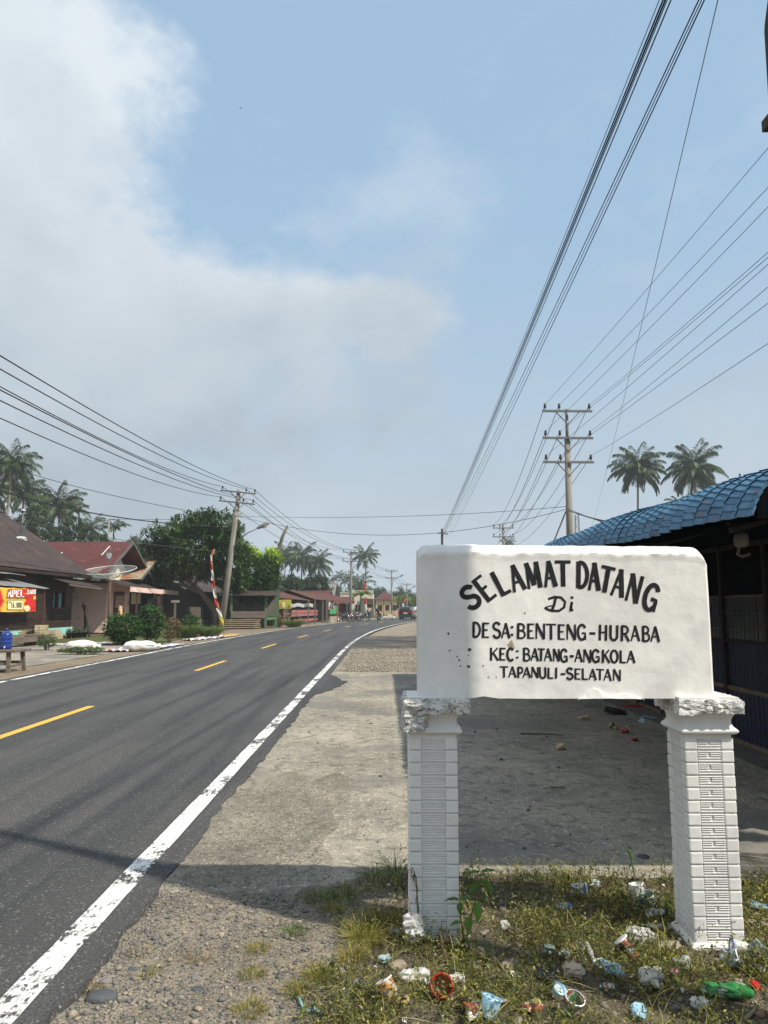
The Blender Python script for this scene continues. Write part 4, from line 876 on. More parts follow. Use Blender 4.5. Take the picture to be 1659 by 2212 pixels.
# ------------------------------------------------------------------ broadleaf trees
leafmat('mango leaf', [(0.0, (0.014, 0.034, 0.010)), (0.40, (0.038, 0.080, 0.018)), (0.70, (0.10, 0.17, 0.032)), (0.93, (0.20, 0.28, 0.05)), (1.0, (0.17, 0.085, 0.03))], 0.42, 0.18)  # bright green mango stops put the crown's leaf highlights into the colour
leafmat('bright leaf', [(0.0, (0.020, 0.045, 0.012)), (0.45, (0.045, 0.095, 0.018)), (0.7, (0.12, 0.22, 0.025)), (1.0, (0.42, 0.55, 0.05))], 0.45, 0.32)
leafmat('far leaf', [(0.0, (0.020, 0.040, 0.016)), (0.5, (0.036, 0.068, 0.024)), (1.0, (0.075, 0.11, 0.035))], 0.6, 0.2)
M('tree bark', (0.12, 0.10, 0.078), 0.95, 0.35, 5, 0.8, 18, stretch=(2, 2, 0.6), dirt=(0.22, 0.22, 0.19), dscale=4)
def tree(name, label, base, blobs, nclump, per, ll, lw, mat, limbs, r=0.2, seed=0, group=None, tintf=None, droop=0.35, cat='tree'):
    """blobs: (centre, radii) ellipsoids of the crown; leaves sit in clumps spread through their volume"""
    rng = np.random.default_rng(seed); root = thing(name, label, cat, base, group); base = Vector(base)
    tr = MB()
    for pts, rr in limbs: tr.tube([Vector(p) for p in pts], rr, 8)
    if limbs: tr.build('trunk', MATS['tree bark'], root, smooth=True)
    vol = np.array([b_[1][0] * b_[1][1] * b_[1][2] for b_ in blobs]); which = rng.choice(len(blobs), nclump, p=vol / vol.sum())
    cs = np.array([b_[0] for b_ in blobs])[which]; rs = np.array([b_[1] for b_ in blobs])[which]
    rad = rng.uniform(0.25, 1.0, nclump) ** 0.45 * (1 + rng.normal(0, 0.09, nclump)); un = unit(rng, nclump)
    # hollow bites make the outline uneven
    C = cs + un * rs * rad[:, None]
    keep = np.array([nz(c[0] * 0.75 + seed, c[1] * 0.75, c[2] * 0.75) > -0.18 for c in C]) ; C = C[keep]; un = un[keep]; n = len(C)
    ct = np.clip(rng.normal(0.42, 0.18, n), 0, 0.9)
    if tintf: ct = np.clip(np.array([tintf(c) for c in C]) + rng.normal(0, 0.10, n), 0, 1)
    P = np.repeat(C, per, 0) + rng.normal(0, ll * 0.35, (n * per, 3)); D = unit(rng, n * per) + np.repeat(un, per, 0) * 0.7; D[:, 2] -= droop
    U = unit(rng, n * per) * 0.5 + np.array([0, 0, 1.0]); T = np.clip(np.repeat(ct, per) + rng.normal(0, 0.12, n * per), 0, 1)
    V, F, T = leaves(P, D, U, ll * rng.uniform(0.7, 1.25, n * per), lw * rng.uniform(0.8, 1.2, n * per), 0.15, T)
    me = np_mesh('crown', V - np.array(base), F, T); o = link(me, 'crown', MATS[mat], root); return root
MG = Vector((at(470, 1340, 54).x, 54, 0))
tree('mango_tree', 'large dark green mango tree over the timber house', MG, [((-13.9, 53.6, 5.7), (3.6, 3.2, 2.2)), ((-12.6, 53.4, 6.9), (2.2, 2.2, 1.7)), ((-16.3, 53.6, 4.6), (1.7, 2.2, 1.5)), ((-11.2, 53.3, 5.6), (1.5, 1.8, 2.3)), ((-10.6, 53.4, 4.0), (1.0, 1.5, 1.5)), ((-14.6, 52.6, 3.8), (1.5, 1.0, 0.9)), ((-13.2, 53.5, 8.0), (0.9, 0.9, 0.8))],
     2300, 16, 0.36, 0.11, 'mango leaf', [([MG + Vector((0, 0, -0.3)), MG + Vector((-0.15, -0.2, 1.4)), MG + Vector((-1.0, -0.4, 2.4)), MG + Vector((-1.9, -0.5, 3.3)), MG + Vector((-2.5, -0.6, 5.2))], [0.34, 0.28, 0.2, 0.15, 0.05]), ([MG + Vector((-1.1, -0.4, 2.5)), MG + Vector((-2.4, -0.8, 3.1)), MG + Vector((-4.2, -0.9, 3.4))], [0.15, 0.11, 0.05]),
      ([MG + Vector((-0.1, -0.1, 1.2)), MG + Vector((0.6, 0, 2.4)), MG + Vector((1.0, -0.2, 4.5))], [0.2, 0.14, 0.05]), ([MG + Vector((-1.6, -0.5, 3.0)), MG + Vector((-1.3, -0.6, 4.4)), MG + Vector((-0.8, -0.6, 6.4))], [0.13, 0.1, 0.04])], seed=5,
     tintf=lambda c: 0.34 + 0.42 * max(0, nz(c[0] * 0.6, c[1] * 0.6, c[2] * 0.6)) + (0.62 if nz(c[0] * 0.9 + 20, c[1], c[2] * 0.9) > 0.62 else 0))
LT = Vector((at(570, 1356, 56.5).x, 56.5, 0)); c0 = at(556, 1230, 56.5)
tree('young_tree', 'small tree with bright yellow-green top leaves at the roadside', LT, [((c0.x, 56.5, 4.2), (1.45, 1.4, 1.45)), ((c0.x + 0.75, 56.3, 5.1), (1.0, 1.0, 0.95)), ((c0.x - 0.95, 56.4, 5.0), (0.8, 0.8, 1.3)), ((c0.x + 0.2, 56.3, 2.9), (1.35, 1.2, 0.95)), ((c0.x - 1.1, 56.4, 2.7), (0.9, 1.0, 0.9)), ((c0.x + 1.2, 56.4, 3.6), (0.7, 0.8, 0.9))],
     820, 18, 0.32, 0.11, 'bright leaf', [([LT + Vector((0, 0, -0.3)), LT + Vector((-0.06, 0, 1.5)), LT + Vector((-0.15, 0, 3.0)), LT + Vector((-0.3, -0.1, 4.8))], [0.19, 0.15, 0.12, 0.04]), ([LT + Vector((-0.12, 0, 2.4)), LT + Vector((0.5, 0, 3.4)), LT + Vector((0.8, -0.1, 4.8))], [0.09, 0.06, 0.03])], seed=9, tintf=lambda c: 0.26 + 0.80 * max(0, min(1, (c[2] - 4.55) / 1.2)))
dt = at(612, 1170, 60)
o = MB().tube([at(592, 1345, 60), at(594, 1260, 60), at(601, 1192, 60), at(610, 1160, 60), at(620, 1138, 60)], [0.20, 0.17, 0.15, 0.135, 0.115], 10).tube([at(620, 1139, 60), at(621, 1134, 60)], [0.08, 0.03], 6).build('dead_palm_trunk', MATS['tree bark'], smooth=True)
tag(o, 'bare headless palm trunk leaning behind the bright tree', 'tree')
BT = [ # label, px, top y, bottom y, width px, Y, clumps
 ('dark leafy tree behind the maroon roof', 150, 1118, 1190, 110, 74, 420), ('bushy tree filling the gap beside the betel palm', 215, 1150, 1200, 70, 78, 260), ('dense tree behind the dark house ridge', 75, 1095, 1190, 110, 80, 420),
 ('shaded tree between the maroon roof and the mango tree', 285, 1160, 1260, 70, 66, 300), ('hazy rounded tree above the mango tree edge', 300, 1158, 1200, 60, 130, 160),
 ('dark round tree above the market stalls', 682, 1236, 1290, 66, 104, 420), ('green tree between the bright tree and the stalls', 630, 1240, 1285, 56, 100, 320), ('low tree behind the blue ridged roof', 600, 1236, 1290, 40, 96, 180),
 ('misty tree behind the slate roof', 722, 1255, 1310, 44, 210, 200), ('misty tree at the foot of the lone palm', 770, 1256, 1312, 60, 230, 240), ('misty tree above the cream building', 806, 1262, 1314, 50, 220, 220),
 ('misty dark tree behind the red hipped roof', 826, 1268, 1316, 44, 200, 220), ('pale tree behind the third pole', 862, 1268, 1318, 40, 185, 220), ('far tree above the black car', 884, 1277, 1318, 36, 190, 180), ('far tree at the edge of the sign', 905, 1283, 1322, 30, 200, 140),
 ('misty tree closing the end of the road', 845, 1280, 1318, 40, 240, 160)]
for k, (lb, px, yt, yb, w, Y, ncl) in enumerate(BT):
    t_ = at(px, yt, Y); bt = at(px, yb, Y); hw = w * Y / 3200; hz_ = (t_.z - bt.z) / 2; cz = (t_.z + bt.z) / 2; q = random.Random(k)
    bl = [((t_.x, Y, cz), (hw * 0.8, hw * 0.8, hz_ * 0.8)), ((t_.x - hw * 0.45, Y, cz - hz_ * 0.25), (hw * 0.55, hw * 0.6, hz_ * 0.6)), ((t_.x + hw * 0.45, Y, cz - hz_ * 0.2), (hw * 0.55, hw * 0.6, hz_ * 0.65)), ((t_.x + hw * q.uniform(-0.2, 0.2), Y, cz + hz_ * 0.5), (hw * 0.45, hw * 0.5, hz_ * 0.5))]
    ls = 0.26 * (Y / 70) ** 0.9
    tree('broadleaf_tree', lb, (t_.x, Y, 0), bl, ncl, 13, ls, ls * 0.42, 'far leaf', [([(t_.x, Y, -0.3), (t_.x + 0.2, Y, cz * 0.6), (t_.x, Y, cz)], [0.28, 0.2, 0.1])], seed=60 + k, group='background trees')
rgt = [(16, 58, 5.5, 5), (24, 66, 6, 6), (33, 74, 6.5, 7), (44, 80, 7, 8), (14, 84, 6.5, 6), (56, 92, 7.5, 9)]
for k, (x, y, h, w) in enumerate(rgt): tree('broadleaf_tree', ['low round tree behind the shop', 'second low tree behind the shop', 'third low tree behind the shop roof', 'wide tree under the two tall palms', 'small tree beside the distant pole', 'last tree in the row behind the shop'][k], (x, y, 0), [((x, y, h * 0.55), (w * 0.5, w * 0.5, h * 0.42)), ((x + w * 0.3, y, h * 0.45), (w * 0.35, w * 0.35, h * 0.35))], 260, 13, 0.34, 0.14, 'far leaf', [([(x, y, -0.3), (x, y, h * 0.5)], [0.25, 0.12])], seed=300 + k, group='background trees')
# far wooded hills
def hill(name, x0, x1, Y, hf, lab):
    b = MB(); b.grid(60, 10, lambda u, w: (x0 + (x1 - x0) * u, Y + 60 * w, -1 + hf(u) * math.sin(PI * min(1, w * 1.0 + 0.02) * 0.5) + 1.6 * nz(u * 60, w * 6)))
    return tag(b.build(name, MATS['hill wood'], smooth=False, fix=False), lab, kind='structure')
M('hill wood', (0.035, 0.06, 0.028), 0.95, 0.45, 0.25, 1.0, 0.6)
hill('hills', -330, 120, 520, lambda u: 26 + 13 * math.sin(u * 5 + 1) + 7 * nz(u * 9, 3), 'hazy wooded hills behind the village')
# ------------------------------------------------------------------ village along the far side of the road
def onX(px, py, X):
    r = _ray(px, py); t = X / r.x; return Vector((X, r.y * t, EYE + r.z * t))
M('dark plank', (0.026, 0.015, 0.010), 0.75, 0.45, 3, 0.5, 25, stretch=(1, 0.25, 5), dirt=(0.055, 0.034, 0.022), dscale=3); M('turquoise paint', (0.24, 0.55, 0.50), 0.8, 0.15, 3, dirt=(0.36, 0.38, 0.32), dscale=2.5)
M('brown iron roof', (0.046, 0.034, 0.032), 0.75, 0.3, 1.2, 0.4, 18, dirt=(0.085, 0.05, 0.038), dscale=1.0); M('maroon iron roof', (0.085, 0.022, 0.020), 0.6, 0.25, 1.0, dirt=(0.26, 0.10, 0.05), dscale=1.8, dlo=0.60, dhi=0.72)
M('grey iron sheet', (0.24, 0.245, 0.25), 0.5, 0.25, 2, metal=0.3, dirt=(0.20, 0.10, 0.05), dscale=1.5); M('red iron roof', (0.105, 0.034, 0.026), 0.7, 0.35, 1.1, dirt=(0.065, 0.042, 0.034), dscale=1.2, dlo=0.44, dhi=0.62); M('pale blue roof', (0.40, 0.52, 0.62), 0.5, 0.12, 1.5)
M('rust streak roof', (0.33, 0.29, 0.21), 0.7, 0.3, 2.2, stretch=(0.4, 3, 0.4), dirt=(0.26, 0.085, 0.035), dscale=2.0, dlo=0.48, dhi=0.56)
M('pink plaster', (0.68, 0.50, 0.445), 0.9, 0.12, 1.2, 0.2, 20, dirt=(0.20, 0.165, 0.14), dscale=1.4, dlo=0.58, dhi=0.75); M('cream plaster', (0.62, 0.57, 0.45), 0.9, 0.1, 1, dirt=(0.38, 0.35, 0.28), dscale=1.2); M('yellow plaster', (0.55, 0.42, 0.22), 0.9, 0.12, 1)
M('brown joinery', (0.085, 0.040, 0.028), 0.6, 0.3, 4); M('dim room', (0.012, 0.011, 0.011), 0.9, 0.3, 2); M('blue curtain', (0.25, 0.48, 0.58), 0.9, 0.2, 20, stretch=(1, 8, 0.3), trans=0.2); M('old concrete', (0.30, 0.27, 0.205), 0.92, 0.25, 2.5, 0.4, 18, dirt=(0.14, 0.13, 0.095), dscale=2.2)
M('grey plank', (0.125, 0.105, 0.085), 0.85, 0.4, 2, 0.4, 20, stretch=(0.6, 0.6, 3), dirt=(0.07, 0.06, 0.05), dscale=2); M('green post paint', (0.075, 0.155, 0.075), 0.7, 0.25, 4); M('pink board', (0.33, 0.11, 0.10), 0.75, 0.25, 3); M('black pot', (0.022, 0.022, 0.024), 0.5, 0.3, 6); M('jug blue', (0.012, 0.035, 0.20), 0.22, 0.25, 3, spec=0.5)
M('white cloth', (0.66, 0.66, 0.64), 0.9, 0.1, 5, 0.3, 30, trans=0.15); M('red cloth', (0.48, 0.025, 0.02), 0.85, 0.15, 5, trans=0.15); M('yellow cloth', (0.62, 0.50, 0.06), 0.85, 0.15, 5, trans=0.15); M('bamboo', (0.30, 0.24, 0.12), 0.7, 0.25, 6); M('worn wood', (0.14, 0.112, 0.088), 0.85, 0.35, 5, 0.5, 30, stretch=(1, 1, 5))
def corrugated(name, a, b_, c, d, pitch, amp, mat, parent, rows=3, label=None):
    """iron sheet over quad a-b (eave) c-d (ridge, above b and a); ribs run up the slope"""
    a, b_, c, d = map(Vector, (a, b_, c, d)); w = (b_ - a).length; n = max(4, int(w / pitch) * 4); nr = (b_ - a).cross(d - a).normalized()
    if nr.z < 0: nr = -nr
    def fn(u, t): p = a.lerp(b_, u).lerp(d.lerp(c, u), t); return p + nr * (amp * math.sin(u * w / pitch * 2 * PI) + 0.012 * nz(u * w * 0.9, t * 4, 3) + 0.02 * (t == 0) * nz(u * w * 1.5, 8))
    o = MB().grid(n, rows, fn).build(name, MATS[mat], parent, smooth=True, fix=False)
    if label: o['label'] = label
    return o
def planks(parent, p0, p1, z0, z1, h, mat, nrm, gap=0.012, th=0.03, vertical=False, seed=0, skip=None):
    """boards nailed along the wall line p0-p1, one object each"""
    rnd = random.Random(seed); p0 = Vector((p0[0], p0[1], 0)); p1 = Vector((p1[0], p1[1], 0)); L = (p1 - p0).length; d = (p1 - p0).normalized(); nr = Vector(nrm)
    n = max(1, int(round((L if vertical else z1 - z0) / h)))
    for i in range(n):
        j = rnd.uniform(-0.006, 0.006); t = th * rnd.uniform(0.8, 1.25); b = MB()
        if vertical: a, c, za, zb = i * L / n + gap / 2, (i + 1) * L / n - gap / 2, z0, z1 + rnd.uniform(-0.02, 0.0)
        else: a, c, za, zb = 0, L, z0 + (z1 - z0) * i / n + gap / 2, z0 + (z1 - z0) * (i + 1) / n - gap / 2
        q = [p0 + d * a + Vector((0, 0, za)), p0 + d * c + Vector((0, 0, za + j)), p0 + d * c + Vector((0, 0, zb + j)), p0 + d * a + Vector((0, 0, zb))]
        b.prism(q, nr * t); b.build('plank', MATS[mat], parent)
# ---- dark timber house
H1 = thing('timber_house', 'dark brown plank house with rusty hipped iron roof and turquoise base', 'house', (-17.3, 34, 0)); WX1 = -17.3
W = MB().box(-25.5, WX1 - 0.03, 22.0, 41.3, 0.45, 3.45).build('wall', MATS['dim room'], H1)
for y0, y1, zz0, zz1, sd in [(22.0, 36.9, 0.46, 3.3, 1), (37.9, 39.0, 0.46, 3.3, 2), (39.0, 40.35, 0.46, 1.48, 3), (39.0, 40.35, 2.30, 3.3, 4), (40.35, 41.3, 0.46, 3.3, 5)]: planks(W, (WX1, y0), (WX1, y1), zz0, zz1, 0.235, 'dark plank', (1, 0, 0), seed=sd)
planks(W, (-25, 41.3), (WX1, 41.3), 0.46, 3.3, 0.25, 'dark plank', (0, 1, 0), seed=8)
MB().box(-25.5, WX1 + 0.10, 21.9, 41.42, 0, 0.46).build('plinth', MATS['turquoise paint'], H1)
DR = MB().box(WX1 - 0.06, WX1 + 0.02, 36.95, 37.85, 0.5, 2.6).build('door', MATS['dark plank'], H1)
for y in (36.92, 37.86): MB().box(WX1, WX1 + 0.07, y - 0.05, y + 0.05, 0.46, 2.75).build('door_frame', MATS['brown joinery'], DR)
WN = thing('window', None, None, (WX1, 39.6, 1.5)); WN.parent = H1; WN.location = Vector((WX1, 39.6, 1.5)) - origin(H1)
MB().box(WX1 - 0.1, WX1 - 0.05, 39.02, 40.33, 1.5, 2.3).build('opening', MATS['dim room'], WN); MB().box(WX1 - 0.04, WX1 - 0.01, 39.05, 39.18, 1.52, 2.28).build('curtain', MATS['blue curtain'], WN); MB().grid(20, 4, lambda u, w: (WX1 - 0.02 + 0.02 * math.sin(u * 30), 39.62 + 0.42 * u, 1.52 + 0.74 * w)).build('curtain', MATS['blue curtain'], WN, smooth=True)
MB().box(WX1, WX1 + 0.09, 38.98, 40.37, 1.44, 1.51).build('sill', MATS['brown joinery'], WN); MB().box(WX1 + 0.03, WX1 + 0.08, 39.40, 39.50, 1.51, 2.3).build('frame', MATS['brown joinery'], WN)
for y in (40.55, 41.05): MB().box(WX1 + 0.035, WX1 + 0.075, y - 0.22, y + 0.22, 1.55, 2.65).build('shutter', MATS['brown joinery'], H1)
EAV, RDG = (-16.55, 3.32), (-21.7, 6.85)
rf = corrugated('roof', (EAV[0], 22, EAV[1]), (EAV[0], 42.3, EAV[1]), (RDG[0], 42.0, RDG[1]), (RDG[0], 22, RDG[1]), 0.16, 0.018, 'brown iron roof', H1, 8, 'rusty dark brown corrugated iron roof')
corrugated('roof_back', (-27.0, 22, 3.3), (-27.0, 42.3, 3.3), (RDG[0], 42.0, RDG[1]), (RDG[0], 22, RDG[1]), 0.3, 0.018, 'brown iron roof', H1)
MB().add([(-25.5, 41.3, 3.4), (WX1, 41.3, 3.4), (RDG[0], 41.3, 6.7)], [(0, 1, 2)]).build('gable', MATS['dark plank'], H1); MB().box(EAV[0] - 0.06, EAV[0] - 0.02, 22, 42.2, 3.12, 3.27).build('fascia', MATS['dark plank'], H1)
MB().tube([(RDG[0], 22, RDG[1] + 0.02), (RDG[0], 42.05, RDG[1] + 0.02)], 0.09, 8).build('ridge_cap', MATS['brown iron roof'], H1)
a0 = Vector((-19.2, 39.0, 5.15)); b = MB().tube([a0, a0 + Vector((0.05, 0, 1.45))], 0.035, 8); b.build('roof_pipe', MATS['galvanised steel'], rf, smooth=True); MB().lathe([(0.02, 0), (0.12, 0.02), (0.13, 0.09), (0.03, 0.13)], 10, a0 + Vector((0.05, 0, 1.42))).build('pipe_cap', MATS['white cloth'], rf, smooth=True)
lump(a0.x - 0.2, a0.x + 0.25, 38.6, 39.3, 5.0, 5.22, 0.12, 4, 3, 6, 0.6).build('cement_patch', MATS['white cloth'], rf)
corrugated('window_awning', (-15.85, 37.6, 2.72), (-15.85, 42.0, 2.62), (WX1, 42.0, 3.1), (WX1, 37.6, 3.15), 0.16, 0.014, 'brown iron roof', H1)
MB().bar((-15.9, 37.6, 2.66), (-15.9, 42.0, 2.56), 0.05, 0.08).build('awning_beam', MATS['worn wood'], H1)
for (x1, y0, y1, z) in ((-15.7, 35.0, 38.2, 0.17), (-16.2, 35.3, 37.6, 0.41), (-16.65, 35.6, 37.2, 0.66)): bevel(MB().box(WX1 + 0.1, x1, y0, y1, 0 if z < 0.3 else z - 0.245, z).build('step', M('ochre concrete', (0.36, 0.30, 0.19), 0.92, 0.25, 2.5, 0.4, 18, dirt=(0.17, 0.145, 0.10), dscale=2.2), H1), 0.02)
# ---- fruit stall and its banner
ST = thing('fruit_stall', 'low lean-to stall with rusty iron roof beside the dark house', 'stall', (-15.6, 29.5, 0))
for x, y in ((-15.5, 27.0), (-15.5, 33.1), (-16.9, 33.1), (-15.5, 30)): MB().box(x - 0.045, x + 0.045, y - 0.045, y + 0.045, 0, 2.45).build('post', MATS['dark plank'], ST)
corrugated('roof', (-15.1, 26, 2.42), (-15.1, 33.6, 2.36), (-17.2, 33.6, 2.86), (-17.2, 26, 2.92), 0.14, 0.016, 'grey iron sheet', ST); corrugated('upper_roof', (-15.9, 26, 2.98), (-15.9, 33.0, 2.94), (-17.28, 33.0, 3.14), (-17.28, 26, 3.18), 0.14, 0.016, 'grey iron sheet', ST)
MB().box(-16.9, -15.45, 26.5, 33.0, 0.55, 0.62).build('counter', MATS['worn wood'], ST); planks(ST, (-15.46, 26.5), (-15.46, 33.0), 0.62, 1.28, 0.22, 'dark plank', (1, 0, 0), seed=21)
BAN = thing('banner', 'red and yellow fruit banner reading APEL BARU 16.000', 'banner', (-15.0, 31, 1.3)); BXp = -14.98
def bp(zx, zy, off=0.0): p = onX(zx * 0.1302, 1215.04 + zy * 0.1302, BXp); return Vector((BXp + off, p.y, p.z))
M('banner yellow', (0.80, 0.52, 0.06), 0.5, 0.15, 2); M('banner red', (0.62, 0.022, 0.02), 0.5, 0.2, 2); M('banner cream', (0.80, 0.74, 0.42), 0.5, 0.06); M('banner white', (0.82, 0.82, 0.80), 0.5, 0.04); M('banner black', (0.02, 0.016, 0.015), 0.5, 0.2); M('banner orange', (0.75, 0.24, 0.03), 0.5, 0.2, 3)
yA, yB = bp(-220, 600).y, bp(590, 600).y
MB().grid(30, 8, lambda u, w: (BXp - 0.004 + 0.012 * nz(u * 6, w * 3), yA + (yB - yA) * u, bp(300, 818).z + (bp(300, 428).z - bp(300, 818).z) * w + 0.02 * (2 * abs(u * 4 % 1 - 0.5) - 0.5) * (w == 1))).build('sheet', MATS['banner yellow'], BAN, smooth=True)
def patch(pts, mat, off, nm='print'): MB().add([bp(x, y, off) for x, y in pts], [tuple(range(len(pts)))]).build(nm, MATS[mat], BAN, fix=False)
patch([(585, 440), (585, 815), (470, 815), (500, 720), (470, 640), (420, 600), (390, 590), (100, 590), (110, 560), (150, 440)], 'banner red', 0.016); patch([(20, 440), (45, 560), (70, 640), (40, 720), (20, 815), (-220, 815), (-220, 440)], 'banner orange', 0.016); patch([(0, 470), (40, 640), (0, 740), (-220, 740), (-220, 470)], 'banner red', 0.020)
patch([(240, 440), (330, 440), (300, 520), (240, 600)], 'banner orange', 0.020)
patch([(118, 640), (130, 622), (365, 626), (376, 645), (372, 770), (360, 788), (125, 783), (108, 768)], 'banner black', 0.020); patch([(122, 645), (132, 629), (360, 632), (370, 648), (366, 766), (356, 781), (128, 777), (114, 764)], 'banner cream', 0.024)
patch([(480 + 62 * math.cos(a * 0.42) * 1.3, 672 + 62 * math.sin(a * 0.42)) for a in range(15)], 'banner red', 0.024); patch([(440 + 52 * math.cos(a * 0.42), 762 + 52 * math.sin(a * 0.42)) for a in range(15)], 'banner cream', 0.028); patch([(545, 555), (585, 555), (585, 610), (540, 608)], 'banner yellow', 0.026); patch([(440 + 62 * math.cos(a * 0.42), 520 + 12 * math.sin(a * 0.42)) for a in range(15)], 'banner orange', 0.024)
def flat_text(txt, x0, x1, yb, yt, wd, mat, off, parent, fn, label=None):
    b = MB(); n = len(txt); st = (x1 - x0) / n
    DG = {'1': [(1, [(.3, .8), (.55, 1), (.55, 0)])], '6': [(1, arc(.5, .3, .36, .28, 90, 450, 14)), (1, [(.62, 1), (.3, .7), (.15, .34)])], '0': [(1, arc(.5, .5, .38, .48, 90, 450, 18))], '.': [(1.2, [(.5, 0), (.5, .12)])], ' ': []}
    for i, ch in enumerate(txt):
        for fac, pl in DG.get(ch, GL.get(ch, [])):
            P = [Vector((x0 + st * (i + 0.08 + q[0] * 0.84), yb + (yt - yb) * q[1])) for q in pl]; k0 = len(b.v); m_ = len(P)
            for j, q in enumerate(P):
                d = (P[min(j + 1, m_ - 1)] - P[max(j - 1, 0)]).normalized(); s_ = Vector((-d.y, d.x)) * wd * fac / 2
                b.v.append(fn(*(q + s_), off + 0.0003 * (i % 4))); b.v.append(fn(*(q - s_), off + 0.0003 * (i % 4)))
            for j in range(m_ - 1): b.f.append((k0 + 2 * j, k0 + 2 * j + 1, k0 + 2 * j + 3, k0 + 2 * j + 2))
    o = b.build('lettering', MATS[mat], parent, fix=False)
    if label: o['label'] = label
flat_text('APEL', 105, 400, 582, 448, 40, 'banner red', 0.028, BAN, bp); flat_text('APEL', 110, 395, 575, 455, 24, 'banner white', 0.034, BAN, bp, 'white letters APEL'); flat_text('BARU', 440, 582, 525, 452, 13, 'banner white', 0.032, BAN, bp, 'white letters BARU'); flat_text('16.000', 168, 350, 752, 662, 10, 'banner black', 0.030, BAN, bp, 'black price 16.000'); flat_text('RP', 140, 170, 672, 652, 6, 'banner black', 0.030, BAN, bp)
# ---- pink house
H2 = thing('pink_house', 'pink plastered house with maroon gable roof and porch', 'house', (-17, 48, 0)); PX = -16.9
MB().box(-27, PX, 45.4, 57.5, 0, 3.2).build('wall', MATS['pink plaster'], H2)
MB().add([(PX - 0.4, 43.8, 3.1), (PX - 0.4, 51.2, 3.1), (PX - 0.4, 47.6, 5.35)], [(0, 1, 2)]).build('gable', MATS['cream plaster'], H2)
rz, re = 5.72, 3.55
corrugated('roof', (-28, 43.4, re), (PX + 0.75, 43.4, re), (PX + 0.75, 47.6, rz), (-28, 47.6, rz), 0.16, 0.016, 'maroon iron roof', H2, 6, 'maroon corrugated roof with white streaks'); corrugated('roof_back', (-28, 51.8, re), (PX + 0.75, 51.8, re), (PX + 0.75, 47.6, rz), (-28, 47.6, rz), 0.3, 0.016, 'maroon iron roof', H2)
for y0, z0, y1, z1 in ((43.4, re, 47.6, rz), (51.8, re, 47.6, rz)): MB().bar((PX + 0.77, y0, z0 - 0.06), (PX + 0.77, y1, z1 - 0.06), 0.05, 0.17).build('bargeboard', MATS['galvanised steel'], H2)
for k in range(3): p = Vector((PX - 0.5 - 2.6 * k, 46.9 - 0.9 * k, 0)); t = (p.y - 43.4) / 4.2; MB().bar((p.x, p.y, re + (rz - re) * t + 0.03), (p.x, p.y - 1.3, re + (rz - re) * (t - 0.31) + 0.03), 0.07, 0.01).build('patch_strip', MATS['white cloth'], H2)
corrugated('annex_roof', (PX - 2.5, 48.6, 3.35), (PX + 1.0, 48.6, 3.35), (PX + 1.0, 52.2, 4.95), (PX - 2.5, 52.2, 4.95), 0.16, 0.016, 'rust streak roof', H2, 5, 'streaked rusty annex roof'); corrugated('annex_roof', (PX - 2.5, 55.9, 3.35), (PX + 1.0, 55.9, 3.35), (PX + 1.0, 52.2, 4.95), (PX - 2.5, 52.2, 4.95), 0.3, 0.016, 'brown iron roof', H2)
MB().add([(PX + 0.35, 48.9, 3.3), (PX + 0.35, 55.6, 3.3), (PX + 0.35, 52.2, 4.75)], [(0, 1, 2)]).build('annex_gable', MATS['dark plank'], H2)
for y0, y1 in ((48.6, 52.2), (55.9, 52.2)): MB().bar((PX + 1.02, y0, 3.3), (PX + 1.02, y1, 4.9), 0.05, 0.16).build('bargeboard', MATS['galvanised steel'], H2)
corrugated('porch_roof', (-15.35, 43.6, 2.78), (-15.35, 55.5, 2.66), (PX, 55.5, 3.2), (PX, 43.6, 3.25), 0.16, 0.014, 'brown iron roof', H2); corrugated('side_roof', (-24, 44.95, 2.98), (PX + 0.2, 44.95, 2.98), (PX + 0.2, 45.4, 3.2), (-24, 45.4, 3.2), 0.16, 0.014, 'brown iron roof', H2)
for k, (y0, y1) in enumerate(((44.9, 49.2), (49.25, 51.3), (51.35, 55.4))): MB().bar((-15.3, y0, 2.62 - 0.01 * k), (-15.3, y1, 2.58 - 0.01 * k), 0.03, 0.30).build('fascia_board', MATS['pink plaster'], H2)
for y in (46.6, 51.0, 51.25, 54.7): MB().box(-15.5, -15.40, y - 0.05, y + 0.05, 0, 2.6).build('porch_post', MATS['brown joinery'], H2)
DW = MB().box(PX, PX + 0.05, 46.6, 48.4, 0.75, 2.5).build('shutter_door', MATS['brown joinery'], H2)
for k in range(9): MB().bar((PX + 0.07, 46.75, 1.55 + 0.085 * k), (PX + 0.07, 48.25, 1.55 + 0.085 * k), 0.03, 0.045).build('louvre', MATS['pink plaster'], DW)
MB().box(PX, PX + 0.04, 49.5, 54.5, 0.3, 2.5).build('porch_opening', MATS['dim room'], H2); MB().box(PX + 0.05, PX + 0.07, 49.7, 51.6, 1.75, 2.5).build('window', MATS['cream plaster'], H2); MB().grid(20, 6, lambda u, w: (PX + 0.5 + 0.04 * math.sin(u * 22), 51.7 + 2.4 * u, 1.0 + 1.15 * w)).build('hanging_blanket', M('plaid blanket', (0.05, 0.09, 0.09), 0.9, 0.5, 6, stretch=(1, 1, 14), dirt=(0.35, 0.42, 0.42), dscale=9, dlo=0.55, dhi=0.6), H2, smooth=True)
